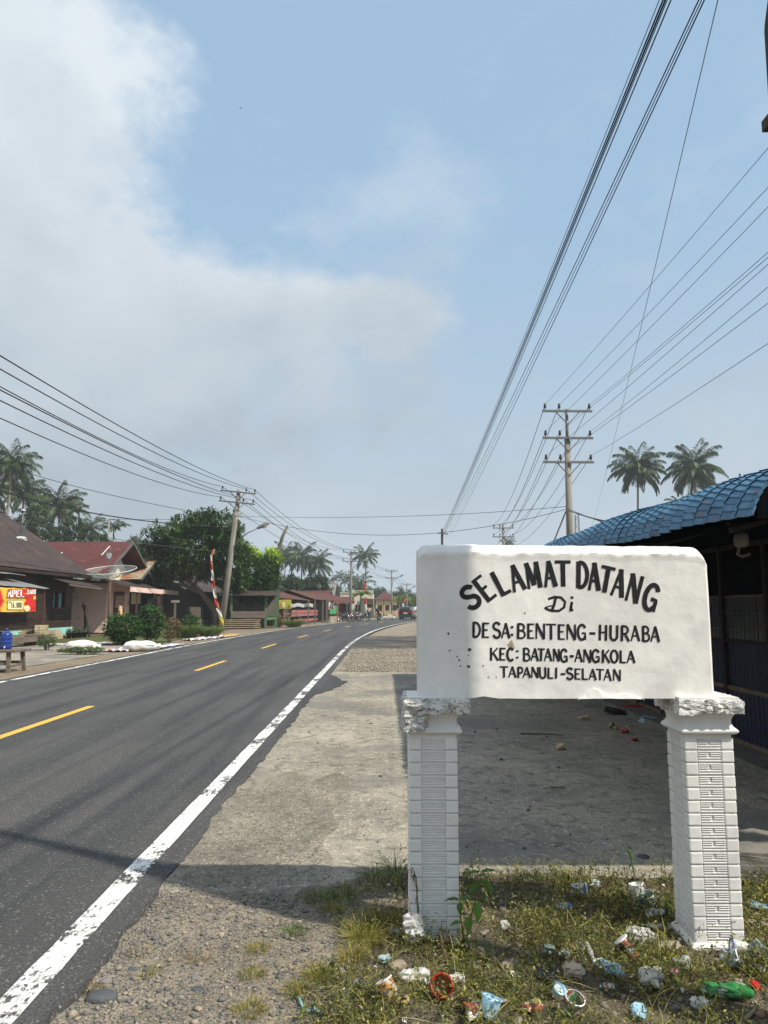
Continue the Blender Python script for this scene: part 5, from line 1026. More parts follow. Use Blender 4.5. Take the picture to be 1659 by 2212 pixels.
# ---- satellite dish
DSH = thing('satellite_dish', 'large mesh satellite dish on a rusty pole before the pink house', 'satellite dish', (-15.8, 42.9, 0))
dc = Vector((-15.8, 42.9, 3.2)); tilt = Euler((R(13), R(-2), 0)).to_matrix()
MB().tube([(-15.8, 42.9, -0.1), (-15.8, 42.9, 3.1)], 0.065, 10).build('mast', M('rusty pipe', (0.13, 0.085, 0.06), 0.8, 0.4, 5), DSH, smooth=True)
dm = M('dish mesh', (0.42, 0.43, 0.40), 0.6, 0.1, 3, metal=0.3, alpha=0.26)
def dpt(r, a): return dc + tilt @ Vector((r * math.cos(a), r * math.sin(a), 0.22 * r * r))
MB().grid(40, 8, lambda u, w: dpt(0.06 + 1.42 * w, u * 2 * PI)).build('dish', dm, DSH, smooth=True, fix=False); MB().tube([dpt(1.48, k * PI / 20) for k in range(41)], 0.022, 6, False).build('rim', MATS['white cloth'], DSH, smooth=True)
for k in range(8): MB().tube([dpt(0.05 + 1.43 * j / 6, k * PI / 4) - Vector((0, 0, 0.01)) for j in range(7)], 0.014, 5).build('rib', MATS['galvanised steel'], DSH)
fd = dc + tilt @ Vector((0, 0, 1.28))
for k in range(3): MB().tube([dpt(0.35, k * 2.1 + 0.3), fd], 0.012, 5).build('feed_strut', MATS['galvanised steel'], DSH)
MB().box(fd.x - 0.10, fd.x + 0.12, fd.y - 0.08, fd.y + 0.08, fd.z - 0.05, fd.z + 0.18).lathe([(0.09, -0.15), (0.11, -0.05), (0.05, 0)], 8, fd).build('feed_horn', M('feed grey', (0.33, 0.40, 0.43), 0.5), DSH)
# ---- yard things
TB = thing('wooden_stand', 'rough wooden stand under the blue water jug', 'table', (-9.7, 18.4, 0))
bevel(MB().box(-11.2, -8.78, 17.9, 18.75, 0.47, 0.53).build('top', MATS['worn wood'], TB), 0.01)
for x, y, sx, sy in ((-8.98, 18.0, 0.05, -0.05), (-8.95, 18.62, 0.06, 0.04), (-10.9, 18.0, -0.05, -0.05), (-10.9, 18.62, -0.05, 0.05)): MB().bar((x + sx, y + sy, -0.03), (x, y, 0.47), 0.085, 0.07).build('leg', MATS['worn wood'], TB)
for y in (18.0, 18.62): MB().bar((-10.9, y, 0.20), (-8.95, y, 0.20), 0.04, 0.07).build('stretcher', MATS['worn wood'], TB)
MB().bar((-8.96, 18.0, 0.14), (-8.95, 18.62, 0.14), 0.04, 0.06).build('stretcher', MATS['worn wood'], TB)
jp = (-9.22, 18.32, 0.535); JG = thing('water_jug', 'blue plastic water jug with white tap on the wooden stand', 'water jug', jp)
MB().lathe([(0.02, 0), (0.125, 0.0), (0.14, 0.02), (0.14, 0.10), (0.132, 0.115), (0.14, 0.13), (0.14, 0.20), (0.131, 0.215), (0.14, 0.23), (0.14, 0.30), (0.131, 0.315), (0.138, 0.33), (0.130, 0.365), (0.09, 0.395), (0.038, 0.41), (0.030, 0.45), (0.036, 0.46), (0.036, 0.49), (0.01, 0.50)], 24).build('body', MATS['jug blue'], JG, smooth=True, world=False); MB().tube([(0.05, -0.13, 0.06), (0.06, -0.185, 0.055), (0.06, -0.19, 0.02)], 0.014, 8).build('tap', MATS['white cloth'], JG, smooth=True, world=False)
def sack(label, x, y, L, Wd, Hh, rz, seed, stripe):
    b = MB()
    def fn(u, w):
        a = u * 2 * PI; t = w * 2 - 1; e = (1 - abs(t) ** 3.2) ** 0.5 if abs(t) < 1 else 0; c, s_ = math.cos(a), math.sin(a)
        r = Vector((t * L / 2, (abs(c) ** 0.75) * math.copysign(1, c) * Wd / 2 * (0.25 + 0.75 * e), Hh / 2 + (abs(s_) ** 0.8) * math.copysign(1, s_) * Hh / 2 * (0.08 + 0.92 * e)))
        r += Vector((0, 0, 1)) * 0.035 * nz(r.x * 3 + seed, r.y * 4, r.z * 4) + Vector((0.0, 0.02, 0)) * nz(r.x * 5, seed, r.z * 6); return r
    b.grid(28, 26, fn); o = b.build('sack', MATS['sack weave'], smooth=True); o.location = (x, y, 0.0); o.rotation_euler = (0, 0, R(rz)); tag(o, label, 'sack')
    l = MB(); l.tube([Vector((t_ * L / 2 * 0.9, -Wd / 2 * (0.98 - 0.15 * t_ * t_), Hh * 0.56)) + Vector((0, -0.004, 0.01 * t_)) for t_ in (-0.9, -0.5, 0, 0.5, 0.9)], 0.009, 5); l.build('stripe', stripe, o, world=False)
    MB().tube([(L / 2 - 0.05, 0, Hh * 0.5), (L / 2 + 0.09, 0.02, Hh * 0.45)], [0.06, 0.10], 8).build('tied_mouth', MATS['sack weave'], o, world=False)
M('sack weave', (0.66, 0.65, 0.61), 0.7, 0.08, 6, 0.25, 90, dirt=(0.42, 0.36, 0.27), dscale=3, dlo=0.6, dhi=0.8)
sack('stuffed white sack with red print lying left of the tarp', -10.45, 26.0, 1.05, 0.62, 0.40, 10, 1, MATS['red cloth']); sack('stuffed white sack with blue stripe lying by the road edge', -8.62, 26.6, 1.15, 0.6, 0.36, 16, 5, MATS['blue curtain'])
def tarpmat():
    m, nt, nd, lk, b = _base('striped tarp'); v = _vec(nd, lk, None, 'Object', False); w = nd.new('ShaderNodeTexWave'); w.inputs['Scale'].default_value = 0.6; w.inputs['Distortion'].default_value = 1.4; w.inputs['Detail'].default_value = 1; lk.new(v, w.inputs['Vector'])
    c = _ramp(nd, lk, w.outputs['Fac'], [(0.0, (0.56, 0.52, 0.50)), (0.16, (0.10, 0.20, 0.40)), (0.42, (0.58, 0.55, 0.52)), (0.58, (0.50, 0.11, 0.12)), (0.86, (0.58, 0.54, 0.52))], True); lk.new(c, b.inputs['Base Color']); b.inputs['Roughness'].default_value = 0.6; MATS['striped tarp'] = m
tarpmat()
def tarp(label, quad_, amp, seed):
    q = [Vector(p) for p in quad_]; o = MB().grid(40, 16, lambda u, w: q[0].lerp(q[1], u).lerp(q[3].lerp(q[2], u), w) + Vector((0, 0, 0.02 + amp * abs(noise.noise(Vector((u * 5 + seed, w * 3, 0)))) + amp * 0.15 * nz(u * 14, w * 8, seed)))).build('tarp', MATS['striped tarp'], smooth=True, fix=False); return tag(o, label, 'tarp')
tarp('crumpled striped tarp between the two white sacks', [(-10.0, 25.7, 0), (-8.9, 26.2, 0), (-9.2, 27.4, 0), (-10.3, 27.0, 0)], 0.16, 1); tarp('striped tarp running along the road beyond the sack', [(-8.35, 26.9, 0), (-8.25, 31.2, 0), (-8.9, 31.4, 0), (-9.2, 27.3, 0)], 0.10, 3); tarp('striped tarp with drying grain near the flag pennant', [(-8.85, 34.4, 0), (-8.1, 38.4, 0), (-8.6, 39.2, 0), (-9.6, 35.4, 0)], 0.16, 6); tarp('faded tarp spread on the mossy ground', [(-13.6, 30.2, 0), (-11.4, 31.6, 0), (-12.0, 33.0, 0), (-14.0, 31.6, 0)], 0.05, 8)
o = lump(-8.5, -7.95, 38.6, 41.5, -0.02, 0.10, 0.06, 3, 2, 8, 0.7).build('grain_heap', M('grain', (0.42, 0.27, 0.11), 0.95, 0.25, 30, 0.5, 120), smooth=True); tag(o, 'golden grain spread to dry at the road edge', 'grain', kind='thing')
leafmat('pot leaf', [(0, (0.03, 0.07, 0.02)), (1, (0.12, 0.18, 0.05))], 0.5, 0.25)
def bush(name, label, x, y, w, h, ncl, per, ll, lw, mat, seed, cat='bush', stems=5, group=None, flat=1.0, tint=0.45, droop=0.2):
    rng = np.random.default_rng(seed); root = thing(name, label, cat, (x, y, 0), group); b = MB(); rnd = random.Random(seed)
    for k in range(stems): a = rnd.uniform(0, 6.28); q = rnd.uniform(0.2, 0.8) * w / 2; b.tube([(0.05 * math.cos(a), 0.05 * math.sin(a), -0.03), (q * 0.5 * math.cos(a), q * 0.5 * math.sin(a), h * 0.45), (q * math.cos(a), q * math.sin(a), h * 0.85)], [0.018, 0.014, 0.006], 5)
    b.build('stems', MATS['tree bark'], root, world=False)
    C = unit(rng, ncl) * (rng.uniform(0.2, 1, ncl) ** 0.4)[:, None] * np.array([w / 2, w / 2 * flat, h * 0.45]) + np.array([0, 0, h * 0.55]); n = ncl * per
    # leaves of one clump fan out flat, like fingers of a hand
    P = np.repeat(C, per, 0) + rng.normal(0, ll * 0.12, (n, 3)); a = np.tile(np.arange(per) * 2 * PI / per, ncl) + np.repeat(rng.uniform(0, 6, ncl), per); D = np.stack([np.cos(a), np.sin(a), np.full(n, -droop)], 1) + rng.normal(0, 0.2, (n, 3)); U = np.tile([0, 0, 1.0], (n, 1)) + rng.normal(0, 0.25, (n, 3))
    V, F, T = leaves(P, D, U, ll * rng.uniform(0.75, 1.2, n), lw, 0.1, np.clip(np.repeat(rng.normal(tint, 0.2, ncl), per) + rng.normal(0, 0.1, n), 0, 1)); o = link(np_mesh('foliage', V, F, T), 'foliage', MATS[mat], root); tag(o, kind='stuff'); return root
leafmat('cassava leaf', [(0, (0.022, 0.058, 0.018)), (0.6, (0.050, 0.115, 0.03)), (1, (0.11, 0.18, 0.05))], 0.5, 0.25); leafmat('brown leaf', [(0, (0.05, 0.055, 0.02)), (0.5, (0.16, 0.10, 0.045)), (1, (0.25, 0.15, 0.07))], 0.7, 0.2)
bush('cassava_bush', 'tall green cassava bush beside the striped sack', -10.75, 31.0, 1.7, 1.32, 400, 7, 0.24, 0.06, 'cassava leaf', 1, stems=9); bush('cassava_bush', 'higher airy cassava stems behind the tall bush', -9.95, 31.8, 1.3, 1.72, 220, 7, 0.24, 0.06, 'cassava leaf', 2, stems=7)
bush('dry_bush', 'brownish half-dry bush next to the cassava', -9.45, 33.0, 1.15, 1.15, 200, 6, 0.12, 0.05, 'brown leaf', 3); bush('shrub', 'green leafy shrub behind the grass clumps', -10.2, 39.5, 1.2, 1.15, 110, 7, 0.24, 0.07, 'cassava leaf', 4); bush('shrub', 'small dark shrub on the concrete yard', -12.25, 27.3, 0.75, 0.62, 170, 6, 0.09, 0.03, 'pot leaf', 5, tint=0.3); bush('weed_patch', 'low weeds in front of the left white sack', -10.0, 24.9, 1.6, 0.26, 170, 6, 0.10, 0.04, 'pot leaf', 6, flat=0.5)
bush('shrub', 'brown roadside shrub below the yellow stall sign', -8.0, 57.8, 1.6, 0.95, 130, 6, 0.16, 0.06, 'brown leaf', 7); bush('shrub', 'low green shrub behind the green post', -8.4, 55.9, 1.0, 0.9, 90, 6, 0.16, 0.06, 'cassava leaf', 8)
def grass_clump(label, x, y, r, h, n, seed, mat='clump grass', wd=0.018):
    rng = np.random.default_rng(seed); root = thing('grass_clump', label, 'grass clump', (x, y, 0), 'tall grass clumps'); a = rng.uniform(0, 2 * PI, n); q = r * 0.45 * np.sqrt(rng.uniform(0, 1, n)); P = np.stack([q * np.cos(a), q * np.sin(a), np.zeros(n)], 1)
    D = np.stack([np.cos(a) * rng.uniform(0.1, 0.9, n), np.sin(a) * rng.uniform(0.1, 0.9, n), np.ones(n)], 1); D /= np.linalg.norm(D, axis=1, keepdims=True); L = h * rng.uniform(0.6, 1.15, n); T = np.clip(rng.normal(0.5, 0.2, n), 0, 1)
    v1, f1, t1 = leaves(P, D, -P - np.array([0, 0, 0.01]) + rng.normal(0, 0.1, (n, 3)), L * 0.8, wd, 0.1, T); D2 = D + np.stack([np.cos(a) * 0.7, np.sin(a) * 0.7, np.full(n, -0.45)], 1); v2, f2, t2 = leaves(P + D * (L * 0.55)[:, None], D2, -P + rng.normal(0, 0.1, (n, 3)), L * 0.55, wd * 0.8, 0.1, T)
    V, F, T = join([(v1, f1, t1), (v2, f2, t2)]); tag(link(np_mesh('blades', V, F, T), 'blades', MATS[mat], root), kind='stuff')
leafmat('clump grass', [(0, (0.05, 0.09, 0.02)), (0.6, (0.11, 0.17, 0.04)), (1, (0.26, 0.27, 0.10))], 0.5, 0.25)
grass_clump('tall lemongrass clump nearer the dry bush', -10.0, 38.0, 1.1, 0.85, 900, 1); grass_clump('tall lemongrass clump nearer the flag pennant', -9.05, 38.8, 1.0, 0.75, 800, 2); grass_clump('grass clump at the road edge by the market stalls', -6.9, 57.2, 1.1, 0.75, 900, 3)
for k, (x, y) in enumerate([(-15.7, 33.3), (-15.45, 36.8), (-15.4, 37.3), (-15.35, 37.8), (-15.3, 38.3)]):
    pt = thing('potted_plant', ['black pot with seedling beside the dark bench', 'black flower pot nearest the concrete steps', 'second black flower pot from the steps', 'third black flower pot from the steps', 'black flower pot beside the leaning post'][k], 'potted plant', (x, y, 0), 'black flower pots'); MB().lathe([(0.10, 0), (0.15, 0.26), (0.175, 0.27), (0.175, 0.31), (0.13, 0.30)], 14).build('pot', MATS['black pot'], pt, smooth=True, world=False)
    rng = np.random.default_rng(k); n = 30; V, F, T = leaves(np.tile([0, 0, 0.3], (n, 1)) + rng.normal(0, 0.05, (n, 3)), unit(rng, n) + np.array([0, 0, 1.2]), unit(rng, n), 0.2, 0.05, 0.1, rng.uniform(0, 1, n)); tag(link(np_mesh('leaves', V, F, T), 'leaves', MATS['pot leaf'], pt), kind='stuff')
LP = thing('leaning_post', 'dark split post leaning beside the pink wall', 'post', (-15.4, 38.7, 0)); MB().tube([(-15.42, 38.7, -0.1), (-15.5, 38.7, 1.6)], [0.055, 0.05], 7).build('upright', MATS['dark plank'], LP); MB().tube([(-15.1, 38.5, -0.05), (-15.35, 38.65, 0.9), (-15.62, 38.75, 1.72)], [0.06, 0.06, 0.07], 7).build('brace', MATS['dark plank'], LP); MB().tube([(-15.6, 38.7, 1.7), (-15.4, 38.6, 1.6), (-15.3, 38.6, 1.25)], [0.04, 0.03, 0.01], 5).build('rag', MATS['dark plank'], LP)
BN = thing('bench', 'low dark wooden bench behind the water jug', 'bench', (-14.6, 29.2, 0)); MB().bar((-14.6, 27.0, 0.42), (-14.3, 31.0, 0.42), 0.5, 0.05).build('seat', MATS['worn wood'], BN); MB().bar((-14.35, 27.0, 0.27), (-14.05, 31.0, 0.27), 0.03, 0.22).build('apron', MATS['worn wood'], BN)
for y in (27.3, 30.7): MB().box(-14.7, -14.2, y - 0.04, y + 0.04, 0, 0.4).build('leg', MATS['worn wood'], BN)
TP = thing('tee_post', 'grey post with short crosspiece behind the shrubs', 'post', (-13.4, 47.9, 0)); MB().box(-13.46, -13.34, 47.85, 47.95, 0, 1.82).build('upright', MATS['galvanised steel'], TP); MB().box(-13.65, -13.15, 47.83, 47.97, 1.82, 1.98).build('crosspiece', MATS['pole concrete'], TP)
def pennant(label, base, pts, Y, cols, w0, w1, group='red and white flag pennants'):
    root = thing('flag_pennant', label, 'flag', (base.x, Y, 0), group); P = [at(x, y, Y) for x, y in pts]; n = len(P)
    MB().tube([Vector((base.x, Y, -0.1))] + [p + Vector((0.02, 0.03, 0)) for p in P], [0.035] * (n + 1), 6).build('pole', MATS['bamboo'], root, smooth=True)
    for i in range(n - 1):
        wa, wb = w0 + (w1 - w0) * i / (n - 1), w0 + (w1 - w0) * (i + 1) / (n - 1); a, c = P[i], P[i + 1]
        MB().grid(4, 6, lambda u, w: a.lerp(c, w) + Vector(((u - 0.65) * (wa + (wb - wa) * w), 0.04 * math.sin(u * 5 + w * 4 + i), 0.03 * nz(u * 3, w * 3, i)))).build('cloth_panel', MATS[cols[i]], root, smooth=True, fix=False)
z3 = lambda zx, zy: (270.0 + 0.22787 * zx, 1080.0 + 0.22787 * zy)
pennant('tall bent red and white pennant with yellow foot by the road', gp(483, 1366), [z3(930, 1185), z3(912, 1110), z3(885, 1025), z3(862, 930), z3(848, 835), z3(838, 765), z3(825, 660), z3(818, 580), z3(822, 520), z3(845, 465)], 46.0, ['yellow cloth', 'white cloth', 'red cloth', 'white cloth', 'red cloth', 'white cloth', 'red cloth', 'white cloth', 'red cloth'], 0.24, 0.09)
# ------------------------------------------------------------------ timber house behind the mango tree, pavilion, market stalls
H3 = thing('plank_house', 'weathered grey plank house in the shade of the mango tree', 'house', (-15.5, 64, 0)); HX = -15.2
MB().box(-24, HX - 0.04, 57.2, 74, 0.3, 2.9).build('wall', MATS['dim room'], H3); MB().box(-24.1, HX + 0.1, 57.1, 74.1, 0, 0.5).build('plinth', MATS['old concrete'], H3)
planks(H3, (HX, 57.2), (HX, 62.2), 0.5, 2.9, 0.24, 'grey plank', (1, 0, 0), seed=31); planks(H3, (HX, 63.4), (HX, 74), 0.5, 2.9, 0.24, 'grey plank', (1, 0, 0), seed=32); planks(H3, (-24, 57.2), (HX, 57.2), 0.5, 2.9, 0.24, 'grey plank', (0, -1, 0), seed=33)
MB().box(HX, HX + 0.05, 62.25, 62.8, 0.5, 2.6).build('door', M('pale door', (0.22, 0.27, 0.25), 0.8, 0.15), H3)
corrugated('roof', (-14.2, 56.4, 2.75), (-14.2, 75, 2.75), (-19, 75, 5.2), (-19, 56.4, 5.2), 0.2, 0.02, 'brown iron roof', H3, 5); corrugated('rear_roof', (-17.5, 66, 4.2), (-15.0, 74, 3.5), (-16.5, 74, 5.6), (-19, 66, 6.0), 0.2, 0.02, 'red iron roof', H3, 3); corrugated('roof_back', (-25, 56.4, 2.75), (-25, 75, 2.75), (-19, 75, 5.2), (-19, 56.4, 5.2), 0.4, 0.02, 'brown iron roof', H3)
MB().add([(-24, 57.1, 2.9), (HX, 57.1, 2.9), (-19, 57.1, 5.0)], [(0, 1, 2)]).build('gable', MATS['grey plank'], H3)
PV = thing('roadside_hut', 'open plank hut with green posts behind the bright tree', 'hut', (-9.5, 55, 0))
for x, y, h in ((-10.75, 52.6, 2.5), (-8.45, 53.4, 2.4), (-8.0, 55.3, 2.5), (-10.9, 57.5, 2.7), (-8.3, 58.5, 2.6)): MB().box(x - 0.07, x + 0.07, y - 0.07, y + 0.07, 0, h).build('post', MATS['green post paint'], PV)
corrugated('roof', (-11.6, 51.9, 2.35), (-7.6, 53.0, 2.35), (-8.0, 59, 3.2), (-12, 58, 3.2), 0.2, 0.018, 'brown iron roof', PV); planks(PV, (-10.75, 52.5), (-8.45, 53.3), 0.78, 1.25, 0.23, 'grey plank', (0.3, -0.95, 0), seed=41)
planks(PV, (-10.9, 57.6), (-8.3, 58.6), 0.5, 2.5, 0.24, 'grey plank', (0.3, -0.95, 0), seed=42, vertical=False); MB().bar((-8.4, 53.35, 0.72), (-8.0, 55.3, 0.72), 0.08, 0.16).build('rail', MATS['green post paint'], PV); MB().box(-10.7, -8.4, 53.4, 55.2, 0.68, 0.74).build('platform', MATS['grey plank'], PV)
for k in range(5): MB().bar((-11.2, 52.3, 0.12 + 0.13 * k), (-8.8, 53.1, 0.12 + 0.13 * k), 0.05, 0.05).build('slat', MATS['bamboo'], PV)
SG = thing('stall_sign', 'yellow burger stall sign reading DELU and 16', 'sign', (-8.5, 60, 1.6)); sgY = 60.0
def sgp(zx, zy, off=0.0): p = at(540 + 0.1302 * zx, 1215.04 + 0.1302 * zy, sgY); return Vector((p.x, sgY - off, p.z))
M('sign olive', (0.46, 0.43, 0.08), 0.6, 0.2, 3); MB().prism([sgp(280, 770), sgp(685, 765), sgp(685, 615), sgp(280, 620)], (0, 0.04, 0)).build('panel', MATS['sign olive'], SG)
for pts, mt in (([(300, 700), (395, 640), (450, 690), (450, 760), (300, 760)], 'banner yellow'), ([(470 + 40 * math.cos(a * 0.45) + 30, 712 + 30 * math.sin(a * 0.45)) for a in range(14)], 'banner orange'), ([(530, 660), (585, 660), (575, 745), (540, 745)], 'banner cream')): MB().add([sgp(x, y, 0.02) for x, y in pts], [tuple(range(len(pts)))]).build('print', MATS[mt], SG, fix=False)
flat_text('DELU', 312, 405, 738, 700, 11, 'banner black', 0.05, SG, sgp, 'black letters DELU'); flat_text('16', 622, 668, 745, 700, 7, 'banner black', 0.05, SG, sgp)
def rx(y): return LINE_L + bend(y)      # road edge on the far side
S1 = thing('market_stall', 'open market stall with sagging red iron roof and pink boards', 'stall', (-8, 66, 0))
s3 = lambda x, y: (540 + 0.1302 * x, 1215.04 + 0.1302 * y)
corrugated('roof', (-8.9, 57.8, 2.32), (-6.2, 76.5, 2.05), (-9.6, 77.5, 2.95), (-12.0, 59.0, 3.4), 0.25, 0.02, 'red iron roof', S1, 4, 'sagging rust-red corrugated roof'); corrugated('upper_roof', (-11.2, 60, 3.05), (-9.0, 75.5, 2.75), (-11.8, 76.5, 3.4), (-13.6, 61, 3.9), 0.25, 0.02, 'red iron roof', S1, 4)
for x, y, h in ((-8.8, 61.5, 2.3), (-6.6, 65.2, 2.2), (-6.3, 68.2, 2.15), (-8.6, 72, 2.5), (-6.0, 73.2, 2.1)): MB().box(x - 0.06, x + 0.06, y - 0.06, y + 0.06, 0, h).build('post', MATS['worn wood'], S1)
for z, y0, y1 in ((0.85, 64, 74), (1.15, 64, 74), (0.35, 65, 74)): MB().bar((rx(y0) - 2.4 + 0.2, y0, z), (rx(y1) - 2.2, y1, z), 0.04, 0.25).build('board', MATS['pink board'], S1)
MB().bar((-8.7, 61.6, 0.95), (-6.6, 65.2, 1.0), 0.05, 0.07).bar((-8.6, 61.6, 0.2), (-7.6, 63.4, 0.95), 0.05, 0.05).bar((-7.6, 63.4, 0.95), (-6.6, 65.2, 0.15), 0.05, 0.05).build('rail', MATS['worn wood'], S1); MB().box(-12.5, -10.2, 60, 76, 0, 2.9).build('back_wall', MATS['grey plank'], S1)
MB().grid(16, 4, lambda u, w: at(628 + 48 * u, 1303.5 + 7.5 * w + 1.2 * math.sin(u * 14), 65.2) + Vector((0, 0.2 * u, 0))).build('white_sheet', MATS['white cloth'], S1, smooth=True, fix=False)
S2 = thing('market_stall', 'gabled market stall with low concrete front wall', 'stall', (-5.5, 80, 0))
corrugated('roof', (-6.6, 71.5, 2.25), (-3.3, 87.5, 2.15), (-6.2, 88.5, 3.0), (-9.4, 72.5, 3.2), 0.25, 0.02, 'red iron roof', S2, 4, 'faded red corrugated roof'); corrugated('roof', (-11.5, 76, 2.4), (-8, 90, 2.3), (-6.2, 88.5, 3.0), (-9.4, 72.5, 3.2), 0.3, 0.02, 'brown iron roof', S2, 3)
for y in (71.6, 76.5, 81, 86.5): x = rx(y) - 0.75; MB().box(x - 0.07, x + 0.07, y - 0.07, y + 0.07, 0, 2.2).build('post', MATS['pink board' if y > 75 and y < 79 else 'worn wood'], S2)
for y0, y1 in ((73.6, 76.6), (76.9, 80.2)): MB().bar((rx(y0) - 0.9, y0, 0.3), (rx(y1) - 0.9, y1, 0.3), 0.15, 0.62).build('front_wall', MATS['old concrete'], S2)
MB().bar((-9.5, 76, 1.2), (-6.6, 89, 1.2), 0.1, 2.4).build('back_wall', MATS['grey plank'], S2); MB().bar((rx(78) - 1.9, 78, 1.3), (rx(81) - 1.9, 81, 1.3), 0.05, 1.0).build('green_panel', M('green tarp', (0.05, 0.28, 0.10), 0.6), S2)
ps = at(716, 1308, 73); o = MB().grid(8, 6, lambda u, w: Vector((ps.x - 0.28 + 0.56 * u, 73 + 0.06 * math.sin(u * 5), ps.z - 0.42 + 0.8 * w + 0.05 * math.sin(u * 3)))).build('hanging_poster', printmat('poster print', [(0.7, 0.68, 0.64), (0.45, 0.04, 0.03), (0.05, 0.03, 0.03), (0.6, 0.58, 0.55)], 3.2), smooth=True, fix=False); tag(o, 'white poster with red and black print hung on the stall', 'poster')
BH = thing('shed', 'shed with pale blue ridged roof behind the red stalls', 'shed', (-14.5, 76, 0)); MB().box(-18, -13, 70, 84, 0, 3.0).build('wall', MATS['grey plank'], BH); p1, p2, p3, p4 = at(604, 1265, 72), at(622, 1262.5, 84), at(663, 1282, 84), at(655, 1284, 72); corrugated('roof', (-12.2, 68, 3.05), (-11.0, 86, 2.95), (-14.5, 87, 4.1), (-15.6, 69, 4.2), 0.35, 0.03, 'pale blue roof', BH, 3); corrugated('roof', (-19, 70, 3.05), (-18, 88, 2.95), (-14.5, 87, 4.1), (-15.6, 69, 4.2), 0.35, 0.03, 'pale blue roof', BH, 3)
M('slate shingle', (0.17, 0.165, 0.155), 0.9, 0.25, 2.5, 0.6, 5); 
def gable_house(name, label, x0, x1, y0, y1, zw, zr, wall, roofm, cat='house', ov=0.5):
    root = thing(name, label, cat, ((x0 + x1) / 2, (y0 + y1) / 2, 0)); xm = (x0 + x1) / 2; MB().box(x0, x1, y0, y1, 0, zw).build('wall', MATS[wall], root)
    corrugated('roof', (x0 - ov, y0 - ov, zw - 0.1), (x1 + ov, y0 - ov, zw - 0.1), (x1 + ov, (y0 + y1) / 2, zr), (x0 - ov, (y0 + y1) / 2, zr), 0.35, 0.03, roofm, root, 3); corrugated('roof', (x0 - ov, y1 + ov, zw - 0.1), (x1 + ov, y1 + ov, zw - 0.1), (x1 + ov, (y0 + y1) / 2, zr), (x0 - ov, (y0 + y1) / 2, zr), 0.35, 0.03, roofm, root, 3)
    for sx in (x0, x1): MB().add([(sx, y0, zw - 0.05), (sx, y1, zw - 0.05), (sx, (y0 + y1) / 2, zr - 0.1)], [(0, 1, 2)]).build('gable', MATS[wall], root)
    MB().box(xm - 0.5, xm + 0.5, y0 - 0.03, y0, 0.1, 2.1).build('door', MATS['brown joinery'], root); MB().box(xm + 1.0, xm + 1.8, y0 - 0.03, y0, 1.0, 2.0).build('window', MATS['dim room'], root); return root
gable_house('house', 'house with maroon roof tucked behind the stalls', -16, -7.6, 96, 106, 2.7, 3.75, 'grey plank', 'maroon iron roof'); gable_house('house', 'grey shingled house behind the maroon roof', -15, -8.3, 118, 128, 3.0, 5.4, 'old concrete', 'slate shingle'); gable_house('kiosk', 'small red roofed kiosk beside the second pole', -7.6, -4.6, 98, 103, 2.1, 2.9, 'dark plank', 'red iron roof', 'kiosk')
CB = thing('cream_building', 'cream flat-roofed building with stepped parapet', 'building', (-4, 112, 0)); q0, q1 = at(735, 1280, 112), at(806, 1280, 112); MB().box(q0.x, q1.x, 112, 122, 0, q0.z - 0.15).build('wall', MATS['cream plaster'], CB); MB().box(q0.x - 0.05, q1.x + 0.05, 111.9, 112.15, q0.z - 0.12, q0.z).build('parapet', MATS['cream plaster'], CB); MB().box(q1.x - 3.2, q1.x + 0.05, 111.88, 112.18, q0.z + 0.003, q0.z + 0.32).build('parapet_step', MATS['cream plaster'], CB)
for k in range(3): MB().box(q0.x + 0.8 + 1.5 * k, q0.x + 1.7 + 1.5 * k, 111.95, 111.99, 0.9, 1.9).build('window', MATS['dim room'], CB)
AW = thing('open_shed', 'dark flat-roofed open shed behind the rider', 'shed', (0, 108, 0)); a1, a2 = at(793, 1294, 106), at(861, 1302, 118); MB().prism([(a1.x, 104, 2.62), (a2.x + 0.5, 116, 2.32), (a2.x - 1, 124, 2.5), (a1.x - 1, 112, 2.75)], (0, 0, 0.1)).build('roof', MATS['brown iron roof'], AW)
for k in range(5): t = k / 4; MB().tube([(a1.x + (a2.x - a1.x) * t, 104.3 + 11.5 * t, 0), (a1.x + (a2.x - a1.x) * t, 104.3 + 11.5 * t, 2.6 - 0.28 * t)], 0.05, 6).build('post', MATS['grille steel'], AW)
HP = thing('hip_roof_house', 'yellow house with red hipped roof at the bend', 'house', (1, 150, 0)); h0, h1, ha = at(806, 1294.5, 146), at(862, 1294.5, 146), at(832, 1279.5, 151); MB().box(h0.x + 0.5, h1.x - 0.5, 146.5, 155, 0, h0.z).build('wall', MATS['yellow plaster'], HP); zc_ = h0.z - 0.05
MB().add([(h0.x, 146, zc_), (h1.x, 146, zc_), (h1.x, 156, zc_), (h0.x, 156, zc_), (ha.x - 0.4, 151, ha.z), (ha.x + 0.4, 151, ha.z)], [(0, 1, 5, 4), (1, 2, 5), (2, 3, 4, 5), (3, 0, 4), (3, 2, 1, 0)]).build('roof', MATS['maroon iron roof'], HP)
for k in range(3): MB().box(h0.x + 1.0 + 1.4 * k, h0.x + 1.8 + 1.4 * k, 146.44, 146.48, 0.9, 1.9).build('window', MATS['dim room'], HP)
FN = thing('lattice_fence', 'low pale lattice fence beside the rubble', 'fence', (0.6, 112, 0)); f0, f1 = at(824, 1320, 112), at(852, 1320, 112)
for k in range(6): x = f0.x + (f1.x - f0.x) * k / 5; MB().box(x - 0.06, x + 0.06, 111.95, 112.05, 0, 0.95).build('fence_post', MATS['old concrete'], FN)
for z in (0.25, 0.55, 0.85): MB().bar((f0.x, 112, z), (f1.x, 112, z), 0.05, 0.10).build('fence_rail', MATS['old concrete'], FN)
rnd = random.Random(3); b = MB()
